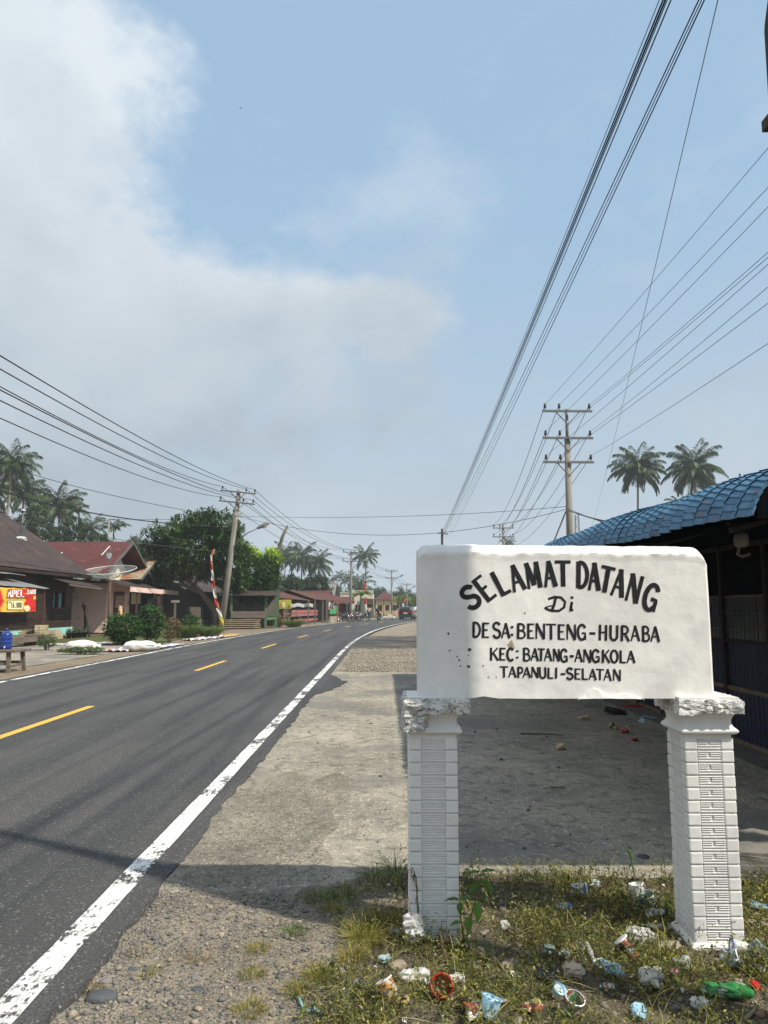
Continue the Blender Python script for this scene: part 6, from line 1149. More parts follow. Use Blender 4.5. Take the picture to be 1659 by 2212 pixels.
for k in range(90):
    a, q = rnd.uniform(0, 6.28), rnd.uniform(0, 1) ** 0.6; x, y, z, r = 0.75 + 1.0 * q * math.cos(a), 104 + 1.2 * q * math.sin(a), 0.45 * (1 - q) * rnd.uniform(0.3, 1.1), rnd.uniform(0.07, 0.16)
    b.lathe([(r * 0.3, -r * 0.7), (r, -r * 0.2), (r * 0.9, r * 0.4), (r * 0.3, r * 0.75)], 6, (x, y, z + 0.05), Euler((rnd.uniform(0, 3), rnd.uniform(0, 3), 0)).to_matrix())
tag(b.build('rubble', M('pale rubble', (0.46, 0.41, 0.33), 0.95, 0.3, 3)), 'pile of pale broken stone beside the road bend', kind='stuff')
pennant('red and white flag on the tall dark pole beside the papaya', gp(790, 1337), [(791, 1322), (791, 1305), (790.5, 1290), (789, 1276), (789, 1256)], 97, ['white cloth', 'red cloth', 'white cloth', 'red cloth'], 0.30, 0.22); pennant('small red pennant above the roof of the black car', gp(869, 1334), [(870, 1318), (872, 1303), (876, 1293)], 118, ['white cloth', 'red cloth'], 0.35, 0.3)
# papaya and bananas
leafmat('banana leaf', [(0, (0.06, 0.11, 0.025)), (1, (0.20, 0.26, 0.06))], 0.45, 0.35)
def broad_plant(name, label, x, y, h, ll, lw, n, seed, upright, cat):
    rng = np.random.default_rng(seed); root = thing(name, label, cat, (x, y, 0)); MB().tube([(0, 0, -0.1), (0.03, 0, h)], [0.11, 0.07], 7).build('stem', MATS['crown shaft'], root, smooth=True, world=False)
    a = np.arange(n) * 2.399; D = np.stack([np.cos(a), np.sin(a), rng.uniform(upright - 0.3, upright + 0.5, n)], 1); P = np.tile([0.03, 0, h - 0.1], (n, 1))
    for i in range(n): V, F, T = leaves(P[i:i + 1], D[i:i + 1], np.array([[0, 0, 1.0]]) - D[i:i + 1] * 0.2, ll * rng.uniform(0.8, 1.1), lw, 0.2, rng.uniform(0, 1), 0.5); link(np_mesh('leaf', V, F, T), 'leaf', MATS['banana leaf'], root)
p = at(779, 1300, 93); broad_plant('papaya_tree', 'slender papaya tree with drooping leaves near the flagpole', p.x, 93, 3.3, 1.5, 0.75, 16, 1, -0.1, 'tree'); p = at(892, 1310, 128); broad_plant('banana_plant', 'banana plant with upright leaves behind the black car', p.x, 128, 1.7, 2.6, 0.6, 8, 2, 1.4, 'plant'); p = at(862, 1310, 140); broad_plant('banana_plant', 'banana plant between the last two poles', p.x, 140, 2.2, 2.6, 0.6, 8, 3, 1.3, 'plant')
# ------------------------------------------------------------------ vehicles
M('black car paint', (0.012, 0.012, 0.015), 0.22, 0.2, 3, spec=0.6); M('white car paint', (0.7, 0.7, 0.7), 0.3, 0.03, 3, spec=0.5); M('car glass', (0.02, 0.024, 0.028), 0.08, 0.2, spec=0.6); M('tail red', (0.42, 0.012, 0.012), 0.25, 0.1); M('rubber', (0.02, 0.02, 0.02), 0.85, 0.2); M('chrome', (0.5, 0.5, 0.5), 0.25, 0.05, metal=0.9); M('plate', (0.6, 0.6, 0.58), 0.5, 0.05)
def wheel(parent, x, y, r, w):
    t = MB().lathe([(r * 0.62, -w / 2), (r * 0.95, -w / 2), (r, -w / 4), (r, w / 4), (r * 0.95, w / 2), (r * 0.62, w / 2)], 20, (0, 0, 0), Euler((0, R(90), 0)).to_matrix()).build('wheel', MATS['rubber'], parent, smooth=True, world=False); t.location = (x, y, r)
    MB().lathe([(0.03, -w / 2 + 0.02), (r * 0.63, -w / 2 + 0.01), (r * 0.63, w / 2 - 0.01), (0.03, w / 2 - 0.02)], 12, (0, 0, 0), Euler((0, R(90), 0)).to_matrix()).build('rim', MATS['chrome'], t, smooth=True, world=False)
def mpv(label, x, y, rz, paint):
    root = thing('parked_car' if paint != 'black car paint' else 'car', label, 'car', (x, y, 0), None, rz)
    # sections along the car, rear at y=0: (y, half width low, half width belt, half width roof, z low, z belt, z roof)
    S_ = [(0.0, 0.70, 0.74, 0.52, 0.42, 0.95, 1.25), (0.06, 0.80, 0.82, 0.60, 0.30, 0.98, 1.50), (0.25, 0.83, 0.84, 0.64, 0.26, 0.99, 1.63), (0.8, 0.84, 0.85, 0.66, 0.25, 0.98, 1.70), (1.8, 0.84, 0.85, 0.66, 0.25, 0.96, 1.71), (2.7, 0.84, 0.85, 0.63, 0.25, 0.94, 1.62), (3.25, 0.84, 0.85, 0.62, 0.25, 0.93, 1.18), (3.9, 0.82, 0.82, 0.55, 0.27, 0.85, 0.98), (4.25, 0.72, 0.70, 0.45, 0.32, 0.70, 0.80)]
    b = MB(); n = 12
    for (yy, wl, wb, wr, zl, zb, zr) in S_:
        half = [(wl * 0.9, zl), (wl, zl + 0.12), (wb, (zl + zb) / 2), (wb * 0.985, zb), ((wb + wr) / 2 + 0.03, (zb + zr) / 2 + 0.02), (wr, zr - 0.05), ]
        ring = [(a_, z) for a_, z in half] + [(-a_, z) for a_, z in reversed(half)]
        for a_, z in ring: b.v.append(Vector((a_, yy, z)))
    for i in range(len(S_) - 1):
        for j in range(n): a_ = i * n + j; c = i * n + (j + 1) % n; b.f.append((a_, c, c + n, a_ + n))
    b.f.append(tuple(range(n))); b.f.append(tuple((len(S_) - 1) * n + j for j in reversed(range(n)))); o = b.build('body', MATS[paint], root, smooth=True, world=False); m_ = o.modifiers.new('s', 'SUBSURF'); m_.levels = 1; m_.render_levels = 1
    MB().add([(-0.62, 0.035, 1.02), (0.62, 0.035, 1.02), (0.53, 0.17, 1.50), (-0.53, 0.17, 1.50)], [(0, 1, 2, 3)]).build('rear_window', MATS['car glass'], root, world=False)
    for s_ in (-1, 1):
        MB().box(s_ * 0.80 - 0.11, s_ * 0.80 + 0.11, -0.02, 0.14, 0.72, 1.12).build('tail_light', MATS['tail red'], root, world=False); MB().prism([(s_ * 0.83, 0.5, 1.0), (s_ * 0.83, 3.0, 1.0), (s_ * 0.70, 2.5, 1.52), (s_ * 0.70, 0.55, 1.52)], (s_ * 0.02, 0, 0)).build('side_window', MATS['car glass'], root, world=False)
        MB().lathe([(0.02, -0.10), (0.08, -0.06), (0.09, 0.05), (0.02, 0.1)], 8, (s_ * 1.0, 2.85, 1.02)).bar((s_ * 0.84, 2.85, 1.0), (s_ * 0.98, 2.85, 1.0), 0.05, 0.05).build('mirror', MATS[paint], root, world=False)
        for yy in (0.75, 3.35): wheel(root, s_ * 0.73, yy, 0.31, 0.20)
    MB().box(-0.80, 0.80, -0.07, 0.12, 0.34, 0.56).build('bumper', MATS[paint], root, world=False); MB().box(-0.42, 0.42, -0.035, 0.03, 0.88, 0.965).build('garnish', MATS['tail red'], root, world=False); MB().box(-0.24, 0.24, -0.03, 0.02, 0.70, 0.845).build('number_plate', MATS['plate'], root, world=False); MB().box(-0.74, 0.74, -0.085, -0.072, 0.42, 0.45).build('bumper_trim', MATS['chrome'], root, world=False); return root
cp_ = gp(875.5, 1338.4); mpv('black people carrier driving away along the bend', cp_.x, 92.0, R(-9), 'black car paint'); mpv('white car parked beyond the black one beside the sign', at(903, 1320, 104).x, 104, R(-12), 'white car paint')
def motorbike(label, x, y, rz, lean, col, group='parked motorbikes'):
    root = thing('motorbike', label, 'motorbike', (x, y, 0), group); root.rotation_euler = (0, R(lean), rz)
    for yy in (0.28, 1.52):
        t = MB().lathe([(0.22, -0.035), (0.27, -0.045), (0.285, 0), (0.27, 0.045), (0.22, 0.035)], 18, (0, 0, 0), Euler((0, R(90), 0)).to_matrix(), cap=False).build('wheel', MATS['rubber'], root, smooth=True, world=False); t.location = (0, yy, 0.285); sp_ = MB()
        for k in range(5): a = k * PI / 5 * 2; sp_.bar((0, 0, 0), (0, 0.23 * math.cos(a), 0.23 * math.sin(a)), 0.02, 0.025)
        sp_.build('spokes', MATS['chrome'], t, world=False)
    MB().tube([(0, 0.02, 0.78), (0, 0.35, 0.74), (0, 0.75, 0.62), (0, 0.98, 0.50), (0, 1.15, 0.62), (0, 1.30, 0.88)], [0.07, 0.13, 0.12, 0.09, 0.13, 0.10], 10).build('body', MATS[col], root, smooth=True, world=False); MB().tube([(0, 0.05, 0.84), (0, 0.4, 0.82), (0, 0.78, 0.76)], [0.08, 0.13, 0.10], 8).build('seat', MATS['rubber'], root, smooth=True, world=False)
    MB().tube([(0.07, 1.52, 0.285), (0.07, 1.36, 0.72)], 0.025, 6).tube([(-0.07, 1.52, 0.285), (-0.07, 1.36, 0.72)], 0.025, 6).tube([(0, 1.40, 0.66), (0, 1.26, 1.0)], 0.04, 6).build('fork', MATS['chrome'], root, smooth=True, world=False); MB().tube([(-0.34, 1.14, 1.03), (-0.15, 1.24, 1.0), (0.15, 1.24, 1.0), (0.34, 1.14, 1.03)], 0.018, 6).build('handlebar', MATS['rubber'], root, world=False)
    MB().tube([(0.12, 0.75, 0.28), (0.14, 0.35, 0.30), (0.15, -0.05, 0.36)], [0.03, 0.05, 0.05], 8).build('exhaust', MATS['chrome'], root, smooth=True, world=False); MB().box(-0.12, 0.12, 0.55, 1.0, 0.22, 0.44).build('engine', MATS['grille steel'], root, world=False); MB().tube([(0, 0.02, 0.74), (0, -0.08, 0.55), (0, -0.06, 0.38)], [0.05, 0.06, 0.04], 6).build('rear_mudguard', MATS['rubber'], root, world=False); MB().box(-0.06, 0.06, -0.06, 0.0, 0.72, 0.79).build('tail_light', MATS['tail red'], root, world=False); MB().box(-0.09, 0.09, -0.12, -0.10, 0.50, 0.60).build('number_plate', MATS['plate'], root, world=False)
    for s_ in (-1, 1): MB().tube([(s_ * 0.28, 1.16, 1.03), (s_ * 0.33, 1.12, 1.2)], 0.01, 5).lathe([(0.01, -0.01), (0.06, 0), (0.01, 0.02)], 8, (s_ * 0.34, 1.11, 1.22), Euler((R(80), 0, 0)).to_matrix()).build('mirror', MATS['rubber'], root, world=False)
    return root
M('bike maroon', (0.16, 0.03, 0.035), 0.35, 0.2); M('bike silver', (0.20, 0.20, 0.21), 0.4, 0.2); M('bike black', (0.02, 0.02, 0.022), 0.35, 0.2)
for k, (x, y, rz, c, lb) in enumerate([(-4.15, 77.8, -70, 'bike black', 'black motorbike parked nearest the low concrete wall'), (-3.7, 79.2, -60, 'bike silver', 'grey motorbike second in the parked row'), (-3.25, 80.6, -65, 'bike maroon', 'maroon motorbike in the middle of the parked row'), (-2.8, 82.2, -55, 'bike silver', 'grey motorbike beside the maroon one'), (-2.35, 84.2, -70, 'bike black', 'black motorbike at the far end of the parked row')]): motorbike(lb, x - 0.9, y - 0.4, R(rz), 8, c)
bk = Vector((-0.75, 84.0, 0)); motorbike('black motorbike ridden away down the road', bk.x, bk.y, R(-10), 0, 'bike black', None)
# ------------------------------------------------------------------ people
M('skin', (0.22, 0.115, 0.07), 0.6, 0.12, 8); M('hair black', (0.012, 0.01, 0.01), 0.6, 0.2); M('jeans', (0.03, 0.045, 0.08), 0.85, 0.25, 12); M('black cloth', (0.012, 0.012, 0.015), 0.9, 0.3, 6); M('dark shirt', (0.07, 0.05, 0.05), 0.9, 0.3, 6)
printmat('checked shirt', [(0.62, 0.55, 0.48), (0.42, 0.20, 0.15), (0.66, 0.60, 0.52)], 6, 0.9, 0); printmat('patterned scarf', [(0.55, 0.30, 0.13), (0.66, 0.50, 0.30), (0.28, 0.10, 0.05), (0.62, 0.42, 0.22)], 22, 0.9, 0); printmat('floral dress', [(0.12, 0.05, 0.04), (0.25, 0.16, 0.10), (0.06, 0.05, 0.05)], 14, 0.9, 0)
def skinned(name, mat, parent, verts, edges, radii, sub=2):
    me = bpy.data.meshes.new(name); me.from_pydata([tuple(v) for v in verts], edges, []); o = link(me, name, MATS[mat], parent); me.skin_vertices.new() if hasattr(me.skin_vertices, 'new') and len(me.skin_vertices) == 0 else None
    m_ = o.modifiers.new('skin', 'SKIN'); m_.use_smooth_shade = True
    if len(me.skin_vertices) == 0:
        bm = bmesh.new(); bm.from_mesh(me); bm.verts.layers.skin.verify(); bm.to_mesh(me); bm.free()
    for sv, r in zip(me.skin_vertices[0].data, radii): sv.radius = (r, r) if not isinstance(r, tuple) else r
    me.skin_vertices[0].data[0].use_root = True
    s_ = o.modifiers.new('sub', 'SUBSURF'); s_.levels = sub; s_.render_levels = sub; return o
def person(label, loc, rz, J, top, bottom, scarf=None, hair=True, face_y=1.0, scale=1.0, sleeve=True):
    """J: joint positions; body grows from the pelvis as one surface, clothes lie over it"""
    root = thing('person', label, 'person', loc, None, rz); root.scale = (scale,) * 3
    K = ['pelvis', 'waist', 'chest', 'neck', 'head', 'crown', 'shoulder_l', 'elbow_l', 'hand_l', 'shoulder_r', 'elbow_r', 'hand_r', 'hip_l', 'knee_l', 'ankle_l', 'toe_l', 'hip_r', 'knee_r', 'ankle_r', 'toe_r']; V = [Vector(J[k]) for k in K]; I = {k: i for i, k in enumerate(K)}
    E_ = [(I[a], I[b_]) for a, b_ in (('pelvis', 'waist'), ('waist', 'chest'), ('chest', 'neck'), ('neck', 'head'), ('head', 'crown'), ('chest', 'shoulder_l'), ('shoulder_l', 'elbow_l'), ('elbow_l', 'hand_l'), ('chest', 'shoulder_r'), ('shoulder_r', 'elbow_r'), ('elbow_r', 'hand_r'), ('pelvis', 'hip_l'), ('hip_l', 'knee_l'), ('knee_l', 'ankle_l'), ('ankle_l', 'toe_l'), ('pelvis', 'hip_r'), ('hip_r', 'knee_r'), ('knee_r', 'ankle_r'), ('ankle_r', 'toe_r'))]
    rad = [(.13, .10), (.125, .095), (.15, .105), .05, .085, .07, .055, .042, .036, .055, .042, .036, .08, .055, .04, .035, .08, .055, .04, .035]; skinned('body', 'skin', root, V, E_, rad)
    sub = lambda ks: ([V[I[k]] for k in ks], {k: i for i, k in enumerate(ks)})
    ks = ['pelvis', 'waist', 'chest', 'shoulder_l', 'elbow_l', 'shoulder_r', 'elbow_r']; vv, ii = sub(ks); ee = [(ii[a], ii[b_]) for a, b_ in (('pelvis', 'waist'), ('waist', 'chest'), ('chest', 'shoulder_l'), ('shoulder_l', 'elbow_l'), ('chest', 'shoulder_r'), ('shoulder_r', 'elbow_r'))]; skinned('shirt', top, root, vv, ee, [(.155, .125), (.15, .12), (.17, .125), .075, .062, .075, .062])
    ks = ['pelvis', 'hip_l', 'knee_l', 'ankle_l', 'hip_r', 'knee_r', 'ankle_r']; vv, ii = sub(ks); ee = [(ii[a], ii[b_]) for a, b_ in (('pelvis', 'hip_l'), ('hip_l', 'knee_l'), ('knee_l', 'ankle_l'), ('pelvis', 'hip_r'), ('hip_r', 'knee_r'), ('knee_r', 'ankle_r'))]; skinned('trousers', bottom, root, vv, ee, [(.15, .12), .095, .072, .058, .095, .072, .058])
    hd = V[I['head']].lerp(V[I['crown']], 0.5); f_ = Vector((0, 1, 0))
    if scarf: skinned('headscarf', scarf, root, [V[I['crown']] + Vector((0, -0.01, 0.01)), hd + Vector((0, -0.03, 0)), V[I['neck']] + Vector((0, -0.02, 0)), V[I['chest']] + Vector((0, 0, 0.07))], [(0, 1), (1, 2), (2, 3)], [.075, .105, .10, (.19, .15)])
    elif hair: MB().lathe([(0.088, -0.05), (0.100, 0.01), (0.092, 0.07), (0.055, 0.115), (0.01, 0.13)], 12, hd + Vector((0, -0.02, 0.0))).build('hair', MATS['hair black'], root, smooth=True, world=False)
    b = MB(); b.tube([hd + Vector((0, 0.07, -0.01)), hd + Vector((0, 0.115, -0.035))], [0.012, 0.016], 6); b.build('nose', MATS['skin'], root, smooth=True, world=False)
    e = MB()
    for s_ in (-1, 1): e.lathe([(0.002, -0.009), (0.011, 0), (0.002, 0.009)], 6, hd + Vector((0.034 * s_, 0.082, 0.012)))
    e.box(hd.x - 0.026, hd.x + 0.026, hd.y + 0.085, hd.y + 0.094, hd.z - 0.070, hd.z - 0.062); e.build('eyes_and_mouth', MATS['hair black'], root, world=False); return root
STAND = dict(pelvis=(0, 0, .93), waist=(0, 0, 1.08), chest=(0, 0, 1.30), neck=(0, 0.01, 1.45), head=(0, 0.03, 1.53), crown=(0, 0.03, 1.62), shoulder_l=(-.18, 0, 1.38), elbow_l=(-.25, -.05, 1.12), hand_l=(-.24, .1, .90), shoulder_r=(.18, 0, 1.38), elbow_r=(.26, -.02, 1.12), hand_r=(.30, .18, 1.0), hip_l=(-.1, 0, .86), knee_l=(-.11, .12, .48), ankle_l=(-.11, .05, .08), toe_l=(-.12, .2, .04), hip_r=(.1, 0, .86), knee_r=(.11, -.02, .46), ankle_r=(.11, -.22, .10), toe_r=(.12, -.08, .04))
SIT = dict(pelvis=(0, 0, .80), waist=(0, .03, .95), chest=(0, .08, 1.17), neck=(0, .10, 1.32), head=(0, .12, 1.41), crown=(0, .12, 1.50), shoulder_l=(-.17, .08, 1.26), elbow_l=(-.26, .22, 1.02), hand_l=(-.26, .48, 1.0), shoulder_r=(.17, .08, 1.26), elbow_r=(.26, .22, 1.02), hand_r=(.26, .48, 1.0), hip_l=(-.12, .05, .76), knee_l=(-.2, .42, .68), ankle_l=(-.18, .30, .30), toe_l=(-.19, .44, .26), hip_r=(.12, .05, .76), knee_r=(.2, .42, .68), ankle_r=(.18, .30, .30), toe_r=(.19, .44, .26))
person('person in a pale checked shirt walking away by the roadside', (-1.75, 88.0, 0), R(-8), STAND, 'checked shirt', 'jeans')
person('person in black robe and headscarf riding the motorbike', (bk.x + 0.08, bk.y + 0.30, 0.0), R(-10), SIT, 'black cloth', 'black cloth', 'black cloth', scale=1.05)
LOW = {k: (v[0], v[1], v[2] - 0.18) for k, v in SIT.items()}
person('person with patterned orange headscarf behind the cassava bush', (-12.35, 35.0, 0.0), R(-60), STAND, 'patterned scarf', 'floral dress', 'patterned scarf', scale=0.98)
person('person in dark floral dress sitting under the yellow stall sign', (-7.95, 59.2, -0.15), R(150), SIT, 'floral dress', 'floral dress', None, scale=0.95)
# ------------------------------------------------------------------ foreground: stones, weeds, litter
def gz(x, y):
    z = verge_z(x, y)
    return z + (-0.046 - z) * min(1, (y - 4.3) / 0.5) if y > 4.3 else z
FGO = {1: (1100, 3400), 2: (1750, 3400), 3: (2372, 3400)}
def fg(k, zx, zy):
    ox, oy = FGO[k]; px, py = (ox + zx * 0.42194) / 1.85175, (oy + zy * 0.42194) / 1.85175; p = gp(px, py, -0.035); return gp(px, py, gz(p.x, p.y))
ICO_V = []; t_ = (1 + 5 ** 0.5) / 2
ICO_V = np.array([(-1, t_, 0), (1, t_, 0), (-1, -t_, 0), (1, -t_, 0), (0, -1, t_), (0, 1, t_), (0, -1, -t_), (0, 1, -t_), (t_, 0, -1), (t_, 0, 1), (-t_, 0, -1), (-t_, 0, 1)], float) / 1.9021
ICO_F = np.array([(0, 11, 5), (0, 5, 1), (0, 1, 7), (0, 7, 10), (0, 10, 11), (1, 5, 9), (5, 11, 4), (11, 10, 2), (10, 7, 6), (7, 1, 8), (3, 9, 4), (3, 4, 2), (3, 2, 6), (3, 6, 8), (3, 8, 9), (4, 9, 5), (2, 4, 11), (6, 2, 10), (8, 6, 7), (9, 8, 1)])
def stonemat(name, stops, rough=0.8):
    m, nt, nd, lk, b = _base(name); a = nd.new('ShaderNodeAttribute'); a.attribute_name = 'tint'; c = _ramp(nd, lk, a.outputs['Fac'], stops); v = _vec(nd, lk, None, 'Object', False); n = _noise(nd, lk, v, 90, 4, 0.6)
    c = _mix(nd, lk, c, (0.06, 0.055, 0.05), _ramp(nd, lk, n, [(0.35, (0.4, 0.4, 0.4)), (0.55, (0, 0, 0))])); lk.new(c, b.inputs['Base Color']); b.inputs['Roughness'].default_value = rough; _bump(nd, lk, b, n, 0.4, 0.004); MATS[name] = m
stonemat('gravel stone', [(0, (0.075, 0.078, 0.082)), (0.35, (0.14, 0.138, 0.13)), (0.6, (0.25, 0.21, 0.16)), (0.85, (0.36, 0.31, 0.24)), (1, (0.27, 0.14, 0.08))])
def stones(name, label, X, Y, Rr, T, seed, flat=0.6, zf=gz, sink=0.15):
    rng = np.random.default_rng(seed); n = len(X); V = np.repeat(ICO_V[None], n, 0); V = V * (1 + rng.normal(0, 0.16, (n, 12, 1))) * np.stack([rng.uniform(0.8, 1.45, n), rng.uniform(0.8, 1.15, n), np.full(n, flat) * rng.uniform(0.7, 1.2, n)], 1)[:, None, :]
    a = rng.uniform(0, 6.28, n); c, s_ = np.cos(a), np.sin(a); x = V[..., 0] * c[:, None] - V[..., 1] * s_[:, None]; y = V[..., 0] * s_[:, None] + V[..., 1] * c[:, None]; V = np.stack([x, y, V[..., 2]], 2) * Rr[:, None, None]
    Z = np.array([zf(p, q) for p, q in zip(X, Y)]) + Rr * flat * (1 - sink) * 0.6; V = V + np.stack([X, Y, Z], 1)[:, None, :]; F = (ICO_F[None] + 12 * np.arange(n)[:, None, None]).reshape(-1, 3)
    o = link(np_mesh(name, V.reshape(-1, 3), F, np.repeat(T, 12), smooth=True), name, MATS['gravel stone']); return tag(o, label, kind='stuff')
rng = np.random.default_rng(2)
def vpts(n, x0, x1, y0, y1, dens=None, seed=0):
    r = np.random.default_rng(seed); X = r.uniform(x0, x1, n); Y = r.uniform(y0, y1, n); k = X > np.array([edge_r(y) for y in Y]) + 0.02
    if dens: k &= r.uniform(0, 1, n) < np.array([dens(x, y) for x, y in zip(X, Y)])
    return X[k], Y[k]
def d_gravel(x, y): return max(0.12, 0.95 - max(0, x + 0.75) * 0.9) * (0.55 + 0.9 * nz(x * 3, y * 3, 4)) + (0.75 if x < -1.1 else 0)
X, Y = vpts(26000, -1.30, 0.6, 2.8, 4.75, d_gravel, 1); Rr = np.clip(np.random.default_rng(3).lognormal(math.log(0.0040), 0.52, len(X)), 0.002, 0.022); stones('gravel', 'loose gravel along the broken asphalt edge', X, Y, Rr, np.clip(np.random.default_rng(4).normal(0.40, 0.24, len(X)), 0, 0.9), 5)
X, Y = vpts(5200, 0.2, 2.6, 2.8, 5.0, lambda x, y: 0.6 + 0.6 * nz(x * 2, y * 2, 9), 6); Rr = np.clip(np.random.default_rng(7).lognormal(math.log(0.007), 0.5, len(X)), 0.003, 0.028); stones('pebbles', 'pebbles and stones between the weeds', X, Y, Rr, np.clip(np.random.default_rng(8).normal(0.55, 0.22, len(X)), 0, 1), 9)
r_ = np.random.default_rng(11); X, Y = r_.uniform(-1.2, 3.5, 420), 5.1 + 10 * r_.uniform(0, 1, 420) ** 1.7; stones('apron_grit', 'scattered grit and crumbs on the concrete apron', X, Y, np.clip(r_.lognormal(math.log(0.006), 0.5, 420), 0.003, 0.022), np.clip(r_.normal(0.2, 0.15, 420), 0, 1), 12, 0.7, lambda x, y: -0.022)
r_ = np.random.default_rng(13); n = 13000; X, Y = r_.uniform(-1.1, 4.5, n), r_.uniform(18.5, 28.5, n); k = X > -1.15 + np.array([bend(y) for y in Y]); X, Y = X[k], Y[k]; stones('crushed_stone_pieces', 'crushed stone pieces on the pale patch', X, Y, r_.uniform(0.010, 0.028, len(X)), np.clip(r_.normal(0.66, 0.14, len(X)), 0, 0.88), 14, 0.7, lambda x, y: -0.03)
def stone1(label, p, rx_, ry_, rz_, col, seed, rot=0.0):
    b = lump(-rx_, rx_, -ry_, ry_, -rz_, rz_, min(rx_, rz_) * 0.45, 0.9 / rx_, seed, 6, 0.85); o = b.build('stone', MATS[col], smooth=True); o.location = (p.x, p.y, p.z + rz_ * 0.55); o.rotation_euler = (0, 0, rot); return tag(o, label, 'stone', 'larger loose stones')
M('slate stone', (0.075, 0.08, 0.085), 0.75, 0.25, 12, 0.4, 60); M('tan stone', (0.28, 0.23, 0.17), 0.85, 0.25, 12, 0.4, 60); M('grey stone', (0.17, 0.165, 0.155), 0.85, 0.25, 12, 0.4, 60); M('brick red', (0.30, 0.13, 0.075), 0.9, 0.25, 14, 0.5, 60)
Z4o = lambda x, y: gp((0 + x * 0.66305) / 1.85175, (3200 + y * 0.66305) / 1.85175, -0.04)
for k, (lb, p, s3_, c) in enumerate([('smooth dark slate pebble at the asphalt edge near the bottom', Z4o(610, 1215), (.055, .04, .022), 'slate stone'), ('brown flat stone beside the dark slate pebble', Z4o(640, 1105), (.022, .02, .012), 'grey stone'), ('pale grey oval pebble in the gravel', Z4o(1175, 1090), (.022, .016, .012), 'grey stone'), ('dark flat pebble below the oval one', Z4o(1190, 1155), (.024, .02, .01), 'slate stone'), ('small dark pebble touching the asphalt', Z4o(800, 1040), (.02, .02, .012), 'slate stone'), ('brown rounded stone by the dry tuft', Z4o(1240, 950), (.026, .02, .012), 'tan stone'),
        ('long flat grey stone left of the orange cup', fg(1, 795, 1290), (.05, .026, .018), 'grey stone'), ('tan cobble beside the clear bag', fg(1, 1165, 1125), (.036, .024, .02), 'tan stone'), ('grey stone half covered by straw', fg(1, 650, 1410), (.03, .025, .014), 'grey stone'), ('small grey stone under the long flat one', fg(1, 680, 1490), (.024, .02, .014), 'grey stone'),
        ('wedge-shaped tan stone between the weeds', fg(2, 690, 1120), (.045, .022, .018), 'tan stone'), ('grey rock touching the broken brick', fg(2, 1330, 960), (.034, .028, .022), 'grey stone'), ('piece of red brick beside the grey rock', fg(2, 1235, 950), (.026, .022, .02), 'brick red'), ('tan lump by the left pillar', fg(2, 410, 600), (.022, .018, .016), 'tan stone'), ('round pale stone above the tan lump', fg(2, 455, 415), (.022, .018, .016), 'tan stone'),
        ('dark round stone on the shaded apron', fg(3, 478, 105), (.036, .03, .024), 'slate stone'), ('brown stone right of the pillar foot', fg(3, 1500, 705), (.024, .022, .014), 'tan stone'), ('larger brown stone at the frame edge', fg(3, 1625, 720), (.03, .024, .016), 'tan stone'), ('flat brown stone below the pillar', fg(3, 1560, 650), (.026, .02, .014), 'tan stone')]): stone1(lb, p, *s3_, c, k * 1.7, k)
KB = thing('concrete_stub', 'mossy broken concrete stub right of the sign', 'kerb', (2.3, 4.75, 0)); lump(1.93, 3.2, 4.50, 4.95, -0.10, 0.14, 0.035, 7, 4, 14, 0.10).build('block', MATS['cement'], KB)
# ---- weeds
leafmat('weed leaf', [(0, (0.040, 0.046, 0.015)), (0.4, (0.105, 0.118, 0.028)), (0.7, (0.26, 0.245, 0.06)), (1, (0.44, 0.38, 0.13))], 0.55, 0.28); leafmat('straw', [(0, (0.10, 0.070, 0.035)), (0.5, (0.22, 0.165, 0.08)), (1, (0.40, 0.33, 0.18))], 0.85, 0.2); leafmat('yellow grass', [(0, (0.10, 0.11, 0.028)), (0.5, (0.24, 0.22, 0.05)), (1, (0.42, 0.32, 0.08))], 0.6, 0.28); leafmat('fresh leaf', [(0, (0.045, 0.11, 0.018)), (0.6, (0.085, 0.20, 0.03)), (1, (0.17, 0.30, 0.05))], 0.42, 0.35); leafmat('withered leaf', [(0, (0.07, 0.045, 0.025)), (1, (0.20, 0.13, 0.07))], 0.85, 0.15)
def d_weed(x, y):
    left = -0.42 + 0.25 * (y - 3.0) * 0.6; d = max(0, min(1, (x - left) / 0.35)); d *= max(0.12, 0.62 + 1.7 * nz(x * 3.0, y * 3.0, 2))
    if y > 4.45: d *= max(0, (4.74 + 0.08 * nz(x * 4, 3) - y) / 0.29)
    if 0.35 < x < 0.7 and 4.0 < y < 4.5: d *= 0.25
    return d
def spread(n, dens, seed, x0=-0.7, x1=2.75, y0=2.85, y1=5.05):
    X, Y = vpts(n, x0, x1, y0, y1, dens, seed); ins = np.zeros(len(X), bool)
    for cx in (0.242, 1.6): ins |= (abs(X - cx) < 0.125) & (abs(Y - 3.88) < 0.125)
    X, Y = X[~ins], Y[~ins]; return np.stack([X, Y, np.array([gz(a, c) for a, c in zip(X, Y)])], 1)
def curved(P, D, U, L, W, T, bend_=0.5, rng=None):
    n = len(P); D = D / np.linalg.norm(D, axis=1, keepdims=True); v1 = leaves(P, D, U, L * 0.62, W, 0.1, T, 0.5); P2 = P + D * (L * 0.42)[:, None]; h = D * np.array([1, 1, 0]); D2 = D + h * bend_ + np.array([0, 0, -bend_]); v2 = leaves(P2, D2, U, L * 0.62, W * 0.85, 0.1, T, 0.4); return join([v1, v2])
parts = []
